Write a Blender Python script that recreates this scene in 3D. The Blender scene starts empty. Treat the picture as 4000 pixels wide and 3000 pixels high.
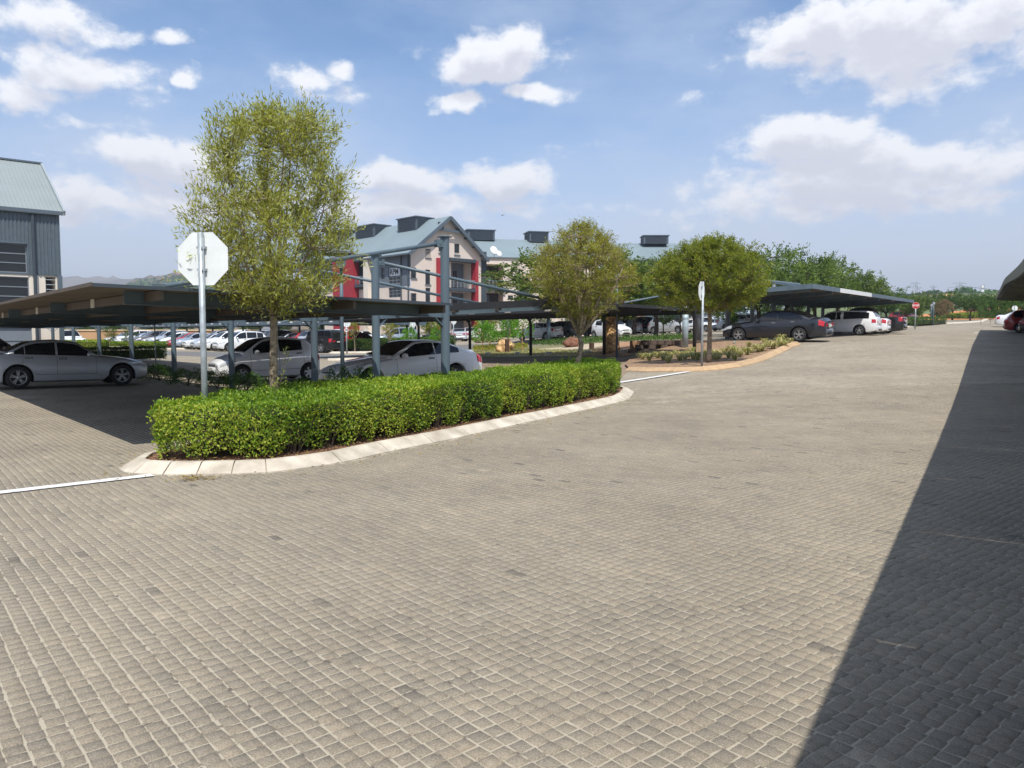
import bpy, bmesh, math, random
import numpy as np
from mathutils import Vector, Matrix

SC = bpy.context.scene
COL = SC.collection
R = math.radians
random.seed(7); RNG = np.random.default_rng(11)

# ------------------------------------------------------------------ camera, light, sky, exposure
EYE = 1.6; PITCH = R(3.72); FOC = 3000.0
cam = bpy.data.cameras.new('camera'); camo = bpy.data.objects.new('camera', cam); COL.objects.link(camo)
cam.sensor_width = 36; cam.lens = 27.0; cam.clip_end = 9000; cam.clip_start = 0.05
camo.location = (0, 0, EYE); camo.rotation_euler = (R(90) - PITCH, 0, R(0.25) * 0)
SC.camera = camo
SUNV = Vector((0.08, -0.60, 1.0)).normalized()          # towards the sun
SUN_EL = math.asin(SUNV.z)
sun = bpy.data.lights.new('sun', 'SUN'); suno = bpy.data.objects.new('sun', sun); COL.objects.link(suno)
sun.energy = 4.9; sun.angle = R(0.53); sun.color = (1.0, 0.955, 0.88)
suno.rotation_euler = (-SUNV).to_track_quat('-Z', 'Y').to_euler()
suno.location = (0, -30, 60)
SC.view_settings.view_transform = 'Standard'; SC.view_settings.look = 'None'
SC.view_settings.exposure = 0.12; SC.view_settings.gamma = 1.0
SC.render.engine = 'CYCLES'

def px2ang(px, py):
    u = (px - 2000) / FOC; v = (py - 1500) / FOC
    d = Vector((u, math.cos(PITCH) - v * math.sin(PITCH), -(v * math.cos(PITCH) + math.sin(PITCH)))).normalized()
    return math.atan2(d.x, d.y), math.asin(d.z)

def build_world():
    w = bpy.data.worlds.new('World'); SC.world = w; w.use_nodes = True
    nt = w.node_tree; N = nt.nodes; L = nt.links; N.clear()
    out = N.new('ShaderNodeOutputWorld'); bg = N.new('ShaderNodeBackground'); L.new(bg.outputs[0], out.inputs[0])
    bg.inputs[1].default_value = 0.148
    sky = N.new('ShaderNodeTexSky'); sky.sky_type = 'NISHITA'; sky.sun_disc = False
    sky.sun_elevation = SUN_EL; sky.sun_rotation = math.atan2(SUNV.x, SUNV.y)
    sky.altitude = 1400; sky.air_density = 1.0; sky.dust_density = 0.7; sky.ozone_density = 2.2
    tc = N.new('ShaderNodeTexCoord'); sp = N.new('ShaderNodeSeparateXYZ'); L.new(tc.outputs['Generated'], sp.inputs[0])
    def M(op, a, b=None, c=None, clamp=False):
        n = N.new('ShaderNodeMath'); n.operation = op; n.use_clamp = clamp
        for i, s in enumerate((a, b, c)):
            if s is None: continue
            if isinstance(s, (int, float)): n.inputs[i].default_value = s
            else: L.new(s, n.inputs[i])
        return n.outputs[0]
    az = M('ARCTAN2', sp.outputs[0], sp.outputs[1]); el = M('ARCSINE', sp.outputs[2])
    def comb(a, b):
        n = N.new('ShaderNodeCombineXYZ'); L.new(a, n.inputs[0]); L.new(b, n.inputs[1]); return n.outputs[0]
    def noise(vec, scale, det, rough=0.5, sc=(1, 1, 1), off=(0, 0, 0)):
        mp = N.new('ShaderNodeMapping'); mp.inputs['Scale'].default_value = sc; mp.inputs['Location'].default_value = off
        L.new(vec, mp.inputs[0]); n = N.new('ShaderNodeTexNoise'); n.inputs['Scale'].default_value = scale
        n.inputs['Detail'].default_value = det; n.inputs['Roughness'].default_value = rough
        L.new(mp.outputs[0], n.inputs['Vector']); return n
    def smooth(x, a, b):
        n = N.new('ShaderNodeMapRange'); n.interpolation_type = 'SMOOTHSTEP'
        L.new(x, n.inputs[0]); n.inputs[1].default_value = a; n.inputs[2].default_value = b; return n.outputs[0]
    # clouds: (px, py, half width px, half height px, strength)
    CL = [(200, 60, 290, 70, .8), (400, 110, 170, 45, .8), (650, 145, 100, 32, .75), (130, 190, 110, 50, .75), (330, 270, 210, 60, .95), (420, 320, 200, 40, .6),
          (715, 300, 60, 30, .8), (30, 330, 160, 60, .7), (640, 630, 220, 70, 1.3), (700, 575, 90, 35, 1.0), (300, 780, 330, 50, .9), (600, 820, 420, 45, .7),
          (1180, 290, 110, 50, .8), (1310, 250, 75, 35, .7), (1920, 210, 200, 85, 1.15), (2080, 350, 140, 45, .9), (1990, 160, 100, 50, .9),
          (1810, 405, 80, 50, .95), (1560, 700, 190, 65, 1.0), (1960, 710, 190, 65, 1.1), (1620, 800, 330, 60, .8), (1400, 380, 110, 30, .4),
          (3250, 110, 330, 90, 1.0), (3600, 150, 420, 150, 1.0), (3050, 210, 190, 60, .8), (3150, 570, 230, 75, 1.3), (3500, 600, 330, 80, 1.0),
          (3350, 700, 520, 90, 1.0), (3850, 660, 280, 90, .9), (3050, 760, 230, 70, .8), (3150, 860, 190, 35, .6), (250, 830, 260, 60, .75), (700, 780, 420, 80, .8), (1480, 840, 420, 60, .75), (2000, 800, 260, 50, .6), (3350, 790, 620, 80, .8), (2250, 560, 240, 60, .35), (2700, 380, 90, 30, .45), (1250, 340, 160, 45, .45), (500, 380, 330, 40, .4), (380, 470, 260, 30, .5), (2500, 820, 250, 35, .45), (3900, 60, 260, 130, .8)]
    def field(azs, els):
        vec = comb(azs, els)
        wn = noise(vec, 9.0, 5, .55); wv = N.new('ShaderNodeVectorMath'); wv.operation = 'SUBTRACT'
        L.new(wn.outputs['Color'], wv.inputs[0]); wv.inputs[1].default_value = (.5, .5, .5)
        ws = N.new('ShaderNodeVectorMath'); ws.operation = 'MULTIPLY_ADD'; L.new(wv.outputs[0], ws.inputs[0])
        ws.inputs[1].default_value = (.14, .07, 0); L.new(vec, ws.inputs[2])
        acc = None
        for (px, py, hw, hh, st) in CL:
            a0, e0 = px2ang(px, py); ra = hw / FOC * math.cos(a0) * 1.15; re = hh / FOC * 1.08
            n = N.new('ShaderNodeVectorMath'); n.operation = 'SUBTRACT'; L.new(ws.outputs[0], n.inputs[0]); n.inputs[1].default_value = (a0, e0, 0)
            m = N.new('ShaderNodeVectorMath'); m.operation = 'MULTIPLY'; L.new(n.outputs[0], m.inputs[0]); m.inputs[1].default_value = (1 / ra, 1 / re, 0)
            d = N.new('ShaderNodeVectorMath'); d.operation = 'DOT_PRODUCT'; L.new(m.outputs[0], d.inputs[0]); L.new(m.outputs[0], d.inputs[1])
            g = M('MULTIPLY', M('EXPONENT', M('MULTIPLY', d.outputs['Value'], -0.9)), st)
            acc = g if acc is None else M('MAXIMUM', acc, g)
        # elsewhere in the sky: scattered clouds of the same kind
        gen = noise(vec, 3.0, 3, .5, sc=(1, 2.2, 1), off=(4.0, 1.0, 0))
        outside = M('MAXIMUM', smooth(M('ABSOLUTE', az), 0.62, 0.8), smooth(el, 0.50, 0.66))
        acc = M('MAXIMUM', acc, M('MULTIPLY', M('MULTIPLY', smooth(gen.outputs['Fac'], .47, .66), .95), outside))
        fn = noise(vec, 26.0, 7, .62, sc=(1, 1.5, 1))
        fn2 = noise(vec, 8.0, 4, .5, sc=(1, 1.6, 1))
        t = M('ADD', acc, M('MULTIPLY', M('SUBTRACT', fn.outputs['Fac'], .5), 1.15))
        return M('ADD', t, M('MULTIPLY', M('SUBTRACT', fn2.outputs['Fac'], .5), .55)), fn2
    f1, fn2 = field(az, el)
    f2, _ = field(az, M('ADD', el, 0.022))
    mask = smooth(f1, .28, .76)
    under = smooth(f2, .35, 1.0)
    # thin veil of high cloud
    veil = noise(comb(az, el), 2.2, 6, .6, sc=(1, 2.5, 1), off=(1.3, 0.2, 0))
    veilm = M('MULTIPLY', smooth(veil.outputs['Fac'], .34, .74), .50)
    def rgb(c):
        n = N.new('ShaderNodeRGB'); n.outputs[0].default_value = (*c, 1); return n.outputs[0]
    def mix(f, a, b):
        n = N.new('ShaderNodeMix'); n.data_type = 'RGBA'
        if isinstance(f, (int, float)): n.inputs[0].default_value = f
        else: L.new(f, n.inputs[0])
        L.new(a, n.inputs[6]); L.new(b, n.inputs[7]); return n.outputs[2]
    veilc = rgb((4.5, 5.1, 6.1)); hazec = rgb((4.6, 4.65, 5.1))
    lit = rgb((6.9, 6.95, 7.1)); shade = rgb((4.75, 4.8, 5.35))
    c0 = mix(1.0, sky.outputs[0], sky.outputs[0])
    tint = N.new('ShaderNodeMix'); tint.data_type = 'RGBA'; tint.blend_type = 'MULTIPLY'; tint.inputs[0].default_value = 1
    L.new(sky.outputs[0], tint.inputs[6]); tint.inputs[7].default_value = (.88, 1.03, 1.10, 1)
    c1 = mix(veilm, tint.outputs[2], veilc)
    hz = smooth(M('ABSOLUTE', el), 0.34, -0.02)
    c2 = mix(M('MULTIPLY', hz, .92), c1, hazec)
    cc = mix(M('MULTIPLY', under, .95), lit, shade)
    cc = mix(M('MULTIPLY', hz, .38), cc, hazec)
    c3 = mix(M('MULTIPLY', mask, .93), c2, cc)
    L.new(c3, bg.inputs[0])
build_world()

# ------------------------------------------------------------------ terrain height and placing helpers
_CP = np.array([(-30,0,0),(-30,-20,0),(0,-20,0),(25,-12,0),(-10,8,0),(0,8,0),(0,3,0),(5,6,0),(-4,3,0),(11,10,.12),(-13,22,0),(-8,25,-.05),(-5,14,0),(-2,19,0),(2.8,18.5,.02),(-2,11,0),
 (-30,30,-.03),(6.2,25.3,.46),(12,34,1.08),(13.5,36,1.22),(8.6,38,1.12),(8.3,34.0,.60),(5.6,32,.50),(7.6,32.2,.52),(4.5,38,.48),(1,42,.38),(-2.5,46,.27),(-6,50,.2),(-11,60,.12),(-30,60,.05),(-18,77,.35),(-50,90,.3),(-30,110,.5),
 (2.6,70,1.2),(-5,90,.8),(14.4,90,1.55),(12,55,1.35),(31,59,1.75),(39,65,1.88),(36,71,2.15),(20,45,1.48),(25,53,1.62),(35,54,1.6),(51,90,2.9),(68,110,3.7),(20,14,.3),(28,32,.95),(12,20,.42),(24,40,1.25),
 (0,150,1.2),(-70,150,.5),(110,180,4.5),(120,60,3),(60,30,1.6),(-100,50,0),(-60,10,0),(60,-10,.5),(45,140,3.2),(-17,45,0.0),(-40,45,0)], float)
def _phi(r): return np.where(r > 1e-9, r * r * np.log(np.maximum(r, 1e-9)), 0.0)
def _fit():
    P = _CP[:, :2]; n = len(P)
    K = _phi(np.linalg.norm(P[:, None] - P[None], axis=2)) + np.eye(n) * 12.0
    A = np.zeros((n + 3, n + 3)); A[:n, :n] = K; A[:n, n] = 1; A[:n, n + 1:] = P; A[n, :n] = 1; A[n + 1:, :n] = P.T
    return np.linalg.solve(A, np.concatenate([_CP[:, 2], np.zeros(3)]))
_W = _fit()
def Hn(xy):
    xy = np.atleast_2d(np.asarray(xy, float)).copy()
    rr = np.linalg.norm(xy, axis=1); k = np.where(rr > 175, 175 / np.maximum(rr, 1e-6), 1.0)
    q = xy * k[:, None]
    q[:, 1] = np.maximum(q[:, 1], -22)
    out = np.zeros(len(q))
    for i in range(0, len(q), 20000):
        s = q[i:i + 20000]
        out[i:i + 20000] = _phi(np.linalg.norm(s[:, None] - _CP[None, :, :2], axis=2)) @ _W[:len(_CP)] + _W[len(_CP)] + s @ _W[len(_CP) + 1:]
    return out
def H(x, y): return float(Hn([(x, y)])[0])
def X_at(px, Y, z=1.0):
    dep = Y * math.cos(PITCH) + (EYE - z) * math.sin(PITCH)
    return (px - 2000) / FOC * dep
def Z_at(py, Y):                         # height at distance Y of a point seen at row py
    v = (py - 1500) / FOC
    return EYE - Y * (v * math.cos(PITCH) + math.sin(PITCH)) / (math.cos(PITCH) - v * math.sin(PITCH))
def on(px, Y):
    z = 0.0
    for _ in range(3):
        x = X_at(px, Y, z); z = H(x, Y)
    return Vector((x, Y, z))
def gnd(px, py, dz=0.0, ymax=140):             # the ground point seen at a pixel
    u = (px - 2000) / FOC; v = (py - 1500) / FOC
    d = Vector((u, math.cos(PITCH) - v * math.sin(PITCH), -(v * math.cos(PITCH) + math.sin(PITCH))))
    t = np.concatenate([np.linspace(1.5, 40, 500), np.linspace(40.2, ymax, 500)])
    pts = np.stack([d.x * t, d.y * t], 1); g = Hn(pts) + dz - (EYE + d.z * t)
    i = np.argmax(g >= 0) if (g >= 0).any() else int(np.argmax(g))
    tt = t[i]
    if i > 0 and g[i] >= 0:
        a, b = g[i - 1], g[i]; tt = t[i - 1] + (t[i] - t[i - 1]) * (-a) / (b - a + 1e-12)
    return Vector((d.x * tt, d.y * tt, EYE + d.z * tt))

# ------------------------------------------------------------------ objects
def tag(o, label=None, cat=None, group=None, kind=None):
    if label: o['label'] = label
    if cat: o['category'] = cat
    if group: o['group'] = group
    if kind: o['kind'] = kind
    return o
def thing(name, label, cat, loc=(0, 0, 0), rz=0.0, group=None):
    o = bpy.data.objects.new(name, None); COL.objects.link(o); o.empty_display_size = .2
    o.location = loc; o.rotation_euler = (0, 0, rz); return tag(o, label, cat, group)
def copy_tree(o, parent=None):
    c = o.copy(); COL.objects.link(c)
    if parent: c.parent = parent
    for ch in o.children: copy_tree(ch, c)
    return c
def link(name, me, parent=None, loc=None):
    o = bpy.data.objects.new(name, me); COL.objects.link(o)
    if parent: o.parent = parent
    if loc is not None: o.location = loc
    return o

class MB:
    def __init__(s): s.v = []; s.f = []; s.m = []
    def add(s, vs, fs, mi=0):
        b = len(s.v); s.v += [tuple(p) for p in vs]; s.f += [tuple(b + i for i in f) for f in fs]; s.m += [mi] * len(fs); return s
    def box(s, c, size, rz=0.0, mi=0, M=None):
        hx, hy, hz = size[0] / 2, size[1] / 2, size[2] / 2
        vs = [Vector((x, y, z)) for z in (-hz, hz) for y in (-hy, hy) for x in (-hx, hx)]
        if M is None: M = Matrix.Rotation(rz, 3, 'Z') if rz else None
        vs = [(M @ v if M is not None else v) + Vector(c) for v in vs]
        return s.add(vs, [(0, 2, 3, 1), (4, 5, 7, 6), (0, 1, 5, 4), (2, 6, 7, 3), (0, 4, 6, 2), (1, 3, 7, 5)], mi)
    def beam(s, p0, p1, w, h, mi=0):           # rectangular bar between two points, h upright
        p0 = Vector(p0); p1 = Vector(p1); d = (p1 - p0); L = d.length; d.normalize()
        side = d.cross(Vector((0, 0, 1)))
        if side.length < 1e-4: side = Vector((1, 0, 0))
        side.normalize(); up = side.cross(d).normalized()
        M = Matrix((d, side, up)).transposed()
        return s.box((p0 + p1) / 2, (L, w, h), M=M, mi=mi)
    def tube(s, pts, rad, n=10, mi=0, cap=True):
        pts = [Vector(p) for p in pts]
        if not hasattr(rad, '__len__'): rad = [rad] * len(pts)
        rings = []; prev = None
        for i, p in enumerate(pts):
            t = (pts[min(i + 1, len(pts) - 1)] - pts[max(i - 1, 0)]).normalized()
            if prev is None:
                a = Vector((1, 0, 0)) if abs(t.x) < .9 else Vector((0, 1, 0)); prev = a
            u = (prev - t * prev.dot(t)).normalized(); w = t.cross(u); prev = u
            rings.append([p + (u * math.cos(2 * math.pi * k / n) + w * math.sin(2 * math.pi * k / n)) * rad[i] for k in range(n)])
        vs = [q for r in rings for q in r]; fs = []
        for i in range(len(pts) - 1):
            for k in range(n):
                a = i * n + k; b = i * n + (k + 1) % n; fs.append((a, b, b + n, a + n))
        if cap: fs.append(tuple(range(n - 1, -1, -1))); fs.append(tuple((len(pts) - 1) * n + k for k in range(n)))
        return s.add(vs, fs, mi)
    def lathe(s, prof, n=20, c=(0, 0, 0), axis='z', mi=0, close=False):
        vs = []
        for (r, h) in prof:
            for k in range(n):
                a = 2 * math.pi * k / n; x, y = r * math.cos(a), r * math.sin(a)
                vs.append((c[0] + x, c[1] + y, c[2] + h) if axis == 'z' else (c[0] + x, c[1] + h, c[2] + y))
        fs = []
        m = len(prof)
        for i in range(m - 1 + (1 if close else 0)):
            for k in range(n):
                a = i * n + k; b = i * n + (k + 1) % n; a2 = ((i + 1) % m) * n + k; b2 = ((i + 1) % m) * n + (k + 1) % n
                fs.append((a, b, b2, a2) if axis == 'z' else (a, a2, b2, b))
        return s.add(vs, fs, mi)
    def prism(s, poly, z0, z1, mi=0):
        n = len(poly); vs = [(p[0], p[1], z0) for p in poly] + [(p[0], p[1], z1) for p in poly]
        fs = [tuple(range(n - 1, -1, -1)), tuple(range(n, 2 * n))] + [(i, (i + 1) % n, (i + 1) % n + n, i + n) for i in range(n)]
        return s.add(vs, fs, mi)
    def mesh(s, name, mats, smooth=False):
        me = bpy.data.meshes.new(name); me.from_pydata(s.v, [], s.f)
        for m in (mats if isinstance(mats, (list, tuple)) else [mats]): me.materials.append(m)
        me.polygons.foreach_set('material_index', s.m)
        if smooth: me.polygons.foreach_set('use_smooth', [True] * len(s.f))
        me.update(); return me
    def build(s, name, mats, parent=None, smooth=False, loc=None):
        return link(name, s.mesh(name, mats, smooth), parent, loc)

def quads_mesh(name, V, mat, tone=None, smooth=False):        # V: (n,4,3) separate quads
    n = len(V); me = bpy.data.meshes.new(name)
    me.vertices.add(n * 4); me.vertices.foreach_set('co', np.ascontiguousarray(V, dtype=np.float32).ravel())
    me.loops.add(n * 4); me.loops.foreach_set('vertex_index', np.arange(n * 4, dtype=np.int32))
    me.polygons.add(n); me.polygons.foreach_set('loop_start', np.arange(0, n * 4, 4, dtype=np.int32))
    me.materials.append(mat)
    if smooth: me.polygons.foreach_set('use_smooth', [True] * n)
    if tone is not None:
        a = me.attributes.new('tone', 'FLOAT', 'FACE'); a.data.foreach_set('value', np.asarray(tone, np.float32))
    me.update(calc_edges=True); return me
def poly_mesh(name, V, F, mat, tone=None):                     # V (n,3), F (m,4) int
    me = bpy.data.meshes.new(name)
    me.vertices.add(len(V)); me.vertices.foreach_set('co', np.ascontiguousarray(V, dtype=np.float32).ravel())
    me.loops.add(F.size); me.loops.foreach_set('vertex_index', np.ascontiguousarray(F, dtype=np.int32).ravel())
    me.polygons.add(len(F)); me.polygons.foreach_set('loop_start', np.arange(0, F.size, F.shape[1], dtype=np.int32))
    me.materials.append(mat)
    if tone is not None:
        a = me.attributes.new('tone', 'FLOAT', 'FACE'); a.data.foreach_set('value', np.asarray(tone, np.float32))
    me.update(calc_edges=True); return me
def fix_uv(o): return o

# ------------------------------------------------------------------ materials
MATS = {}
def srgb(r, g, b):
    f = lambda c: (c / 255 / 12.92) if c / 255 <= .04045 else ((c / 255 + .055) / 1.055) ** 2.4
    return (f(r), f(g), f(b))
def pm(name, col, rough=.6, metal=0.0, var=.12, scale=4.0, bump=0.0, bscale=40.0, spec=.5, coat=0.0, col2=None, det=4, streak=False, coords='Object'):
    if name in MATS: return MATS[name]
    m = bpy.data.materials.new(name); m.use_nodes = True; nt = m.node_tree; N = nt.nodes; L = nt.links
    b = N['Principled BSDF']; b.inputs['Roughness'].default_value = rough; b.inputs['Metallic'].default_value = metal
    b.inputs['Specular IOR Level'].default_value = spec; b.inputs['Coat Weight'].default_value = coat; b.inputs['Coat Roughness'].default_value = .04
    tc = N.new('ShaderNodeTexCoord'); mp = N.new('ShaderNodeMapping'); L.new(tc.outputs[coords], mp.inputs[0])
    if streak: mp.inputs['Scale'].default_value = (1, 1, .12)
    n = N.new('ShaderNodeTexNoise'); n.inputs['Scale'].default_value = scale; n.inputs['Detail'].default_value = det; L.new(mp.outputs[0], n.inputs['Vector'])
    r = N.new('ShaderNodeValToRGB'); L.new(n.outputs['Fac'], r.inputs[0])
    lo = [c * (1 - var) for c in col]; hi = [min(1, c * (1 + var)) for c in (col2 or col)]
    r.color_ramp.elements[0].position = .3; r.color_ramp.elements[1].position = .7
    r.color_ramp.elements[0].color = (*lo, 1); r.color_ramp.elements[1].color = (*hi, 1)
    L.new(r.outputs[0], b.inputs['Base Color'])
    if bump:
        n2 = N.new('ShaderNodeTexNoise'); n2.inputs['Scale'].default_value = bscale; n2.inputs['Detail'].default_value = 5; L.new(tc.outputs[coords], n2.inputs['Vector'])
        bp = N.new('ShaderNodeBump'); bp.inputs['Strength'].default_value = bump; bp.inputs['Distance'].default_value = .02
        L.new(n2.outputs['Fac'], bp.inputs['Height']); L.new(bp.outputs[0], b.inputs['Normal'])
    MATS[name] = m; return m
def leafmat(name, cols, rough=.5, trans=.35):
    if name in MATS: return MATS[name]
    m = bpy.data.materials.new(name); m.use_nodes = True; nt = m.node_tree; N = nt.nodes; L = nt.links
    b = N['Principled BSDF']; b.inputs['Roughness'].default_value = rough; b.inputs['Specular IOR Level'].default_value = .3
    a = N.new('ShaderNodeAttribute'); a.attribute_name = 'tone'
    oi = N.new('ShaderNodeObjectInfo')
    r = N.new('ShaderNodeValToRGB'); L.new(a.outputs['Fac'], r.inputs[0])
    e = r.color_ramp.elements; n = len(cols)
    e[0].position = 0; e[0].color = (*cols[0], 1); e[1].position = 1; e[1].color = (*cols[-1], 1)
    for i in range(1, n - 1):
        q = e.new(i / (n - 1)); q.color = (*cols[i], 1)
    L.new(r.outputs[0], b.inputs['Base Color'])
    tr = N.new('ShaderNodeBsdfTranslucent'); hs = N.new('ShaderNodeHueSaturation'); hs.inputs['Saturation'].default_value = 1.1; hs.inputs['Value'].default_value = 1.5
    L.new(r.outputs[0], hs.inputs['Color']); L.new(hs.outputs[0], tr.inputs[0])
    mx = N.new('ShaderNodeMixShader'); mx.inputs[0].default_value = trans
    L.new(b.outputs[0], mx.inputs[1]); L.new(tr.outputs[0], mx.inputs[2]); L.new(mx.outputs[0], N['Material Output'].inputs[0])
    MATS[name] = m; return m
def glassy(name, col=(.012, .014, .016), rough=.04):
    if name in MATS: return MATS[name]
    m = bpy.data.materials.new(name); m.use_nodes = True; b = m.node_tree.nodes['Principled BSDF']
    b.inputs['Base Color'].default_value = (*col, 1); b.inputs['Roughness'].default_value = rough; b.inputs['Specular IOR Level'].default_value = .55
    MATS[name] = m; return m

GALV = pm('galvanised_steel', (.36, .40, .42), .48, .35, .22, 9, .1, 60)
STEEL = pm('blue_grey_painted_steel', srgb(88, 104, 114), .5, .0, .16, 2.5, .05, 40, streak=True)
STEELD = pm('dark_grey_painted_steel', srgb(58, 68, 76), .55, .0, .14, 3)
BLACKST = pm('black_painted_steel', (.022, .022, .025), .55, 0, .2, 3)
SHEET = pm('weathered_roof_sheet', srgb(120, 118, 112), .55, .2, .2, 1.2)
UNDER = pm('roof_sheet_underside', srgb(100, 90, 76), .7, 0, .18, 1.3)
TIMBER = pm('brown_purlin_steel', srgb(86, 76, 66), .7, 0, .2, 2)
WHITEP = pm('white_paint', (.74, .75, .74), .55, 0, .05, 3)
SIGNBACK = pm('bare_white_sign_back', (.72, .75, .74), .42, .0, .05, 5)
CONC = pm('kerb_concrete', srgb(176, 165, 148), .85, 0, .14, 3.2, .25, 60, col2=srgb(198, 189, 174))
CONCR = pm('earth_stained_kerb_concrete', srgb(180, 152, 118), .85, 0, .14, 4, .25, 60)
SOIL = pm('red_brown_bark_mulch', srgb(88, 56, 42), .95, 0, .45, 22, .8, 30, col2=srgb(128, 92, 70))
EARTH = pm('reddish_bare_earth', srgb(146, 108, 78), .95, 0, .25, 3, .5, 14, col2=srgb(168, 132, 100))
BARK = pm('grey_brown_bark', srgb(112, 96, 78), .9, 0, .35, 14, .9, 35, col2=srgb(150, 134, 112))
BARKD = pm('dark_bark', srgb(70, 58, 48), .9, 0, .3, 14, .6, 35)
BARKO = pm('flaking_orange_bark', srgb(150, 110, 70), .9, 0, .4, 5, .9, 16, col2=srgb(196, 160, 110))
GLASS = glassy('dark_window_glass')
CARGLASS = glassy('tinted_car_glass', (.01, .011, .013), .03)
TYRE = pm('tyre_rubber', (.016, .016, .017), .8, 0, .1, 8)
TRIM = pm('black_plastic_trim', (.02, .02, .022), .55, 0, .1, 6)
WELL = pm('wheel_arch_lining', (.008, .008, .009), .95, 0, 0, 4)
ALLOY = pm('silver_alloy', (.48, .49, .50), .32, .75, .06, 8)
ALLOYD = pm('dark_alloy', (.30, .31, .33), .35, .7, .06, 8)
LAMP = pm('clear_lamp_lens', (.55, .58, .6), .12, .2, .15, 14, coat=.8)
TAIL = pm('red_lamp_lens', (.45, .012, .02), .18, 0, .2, 12, coat=.6)
PLATE = pm('number_plate_white', (.62, .62, .58), .5, 0, .05, 9)
def paint(name, col, metal=.25, rough=.35): return pm('car_paint_' + name, col, rough, metal, .02, 2, coat=.9)
PW = paint('white', (.80, .81, .82), 0, .3); PS = paint('silver', (.52, .56, .61), .35); PG = paint('grey', (.14, .15, .16), .4)
PB = paint('black', (.012, .013, .015), .2); PR = paint('red', (.42, .015, .02), .1); PBL = paint('blue', (.012, .04, .26), .3)
PDB = paint('dark_blue_grey', (.016, .019, .026), .3); PSB = paint('silver_blue', (.36, .42, .50), .35, .3); PBR = paint('grey_brown', (.13, .11, .10), .3)
PDR = paint('dark_red', (.22, .02, .02), .3); PLG = paint('light_grey', (.42, .43, .43), .1, .4)

def text_mesh(name, s, size, mat, parent, loc, rot, extrude=.002, align='CENTER', bold=.0):
    cu = bpy.data.curves.new(name, 'FONT'); cu.body = s; cu.size = size; cu.extrude = extrude; cu.align_x = align; cu.align_y = 'CENTER'; cu.offset = bold
    t = bpy.data.objects.new('tmp_text', cu); COL.objects.link(t)
    me = bpy.data.meshes.new_from_object(t.evaluated_get(bpy.context.evaluated_depsgraph_get()))
    bpy.data.objects.remove(t); bpy.data.curves.remove(cu); me.name = name; me.materials.clear(); me.materials.append(mat)
    o = link(name, me, parent); o.location = loc; o.rotation_euler = rot; return o
# ------------------------------------------------------------------ directions of the parking grid
CA = math.atan2(.648, .762); cD = Vector((math.cos(CA), math.sin(CA), 0)); rD = Vector((-math.sin(CA), math.cos(CA), 0))
L1 = Vector((X_at(1740, 14.2), 14.2, 0))
def row(s, t=0.0, z=None):                      # point on the first carport's column line
    p = L1 + rD * s + cD * t
    return Vector((p.x, p.y, H(p.x, p.y) if z is None else z))
rC = Vector((.58, .81, 0)).normalized(); nC = Vector((-.81, .58, 0)).normalized()

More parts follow.
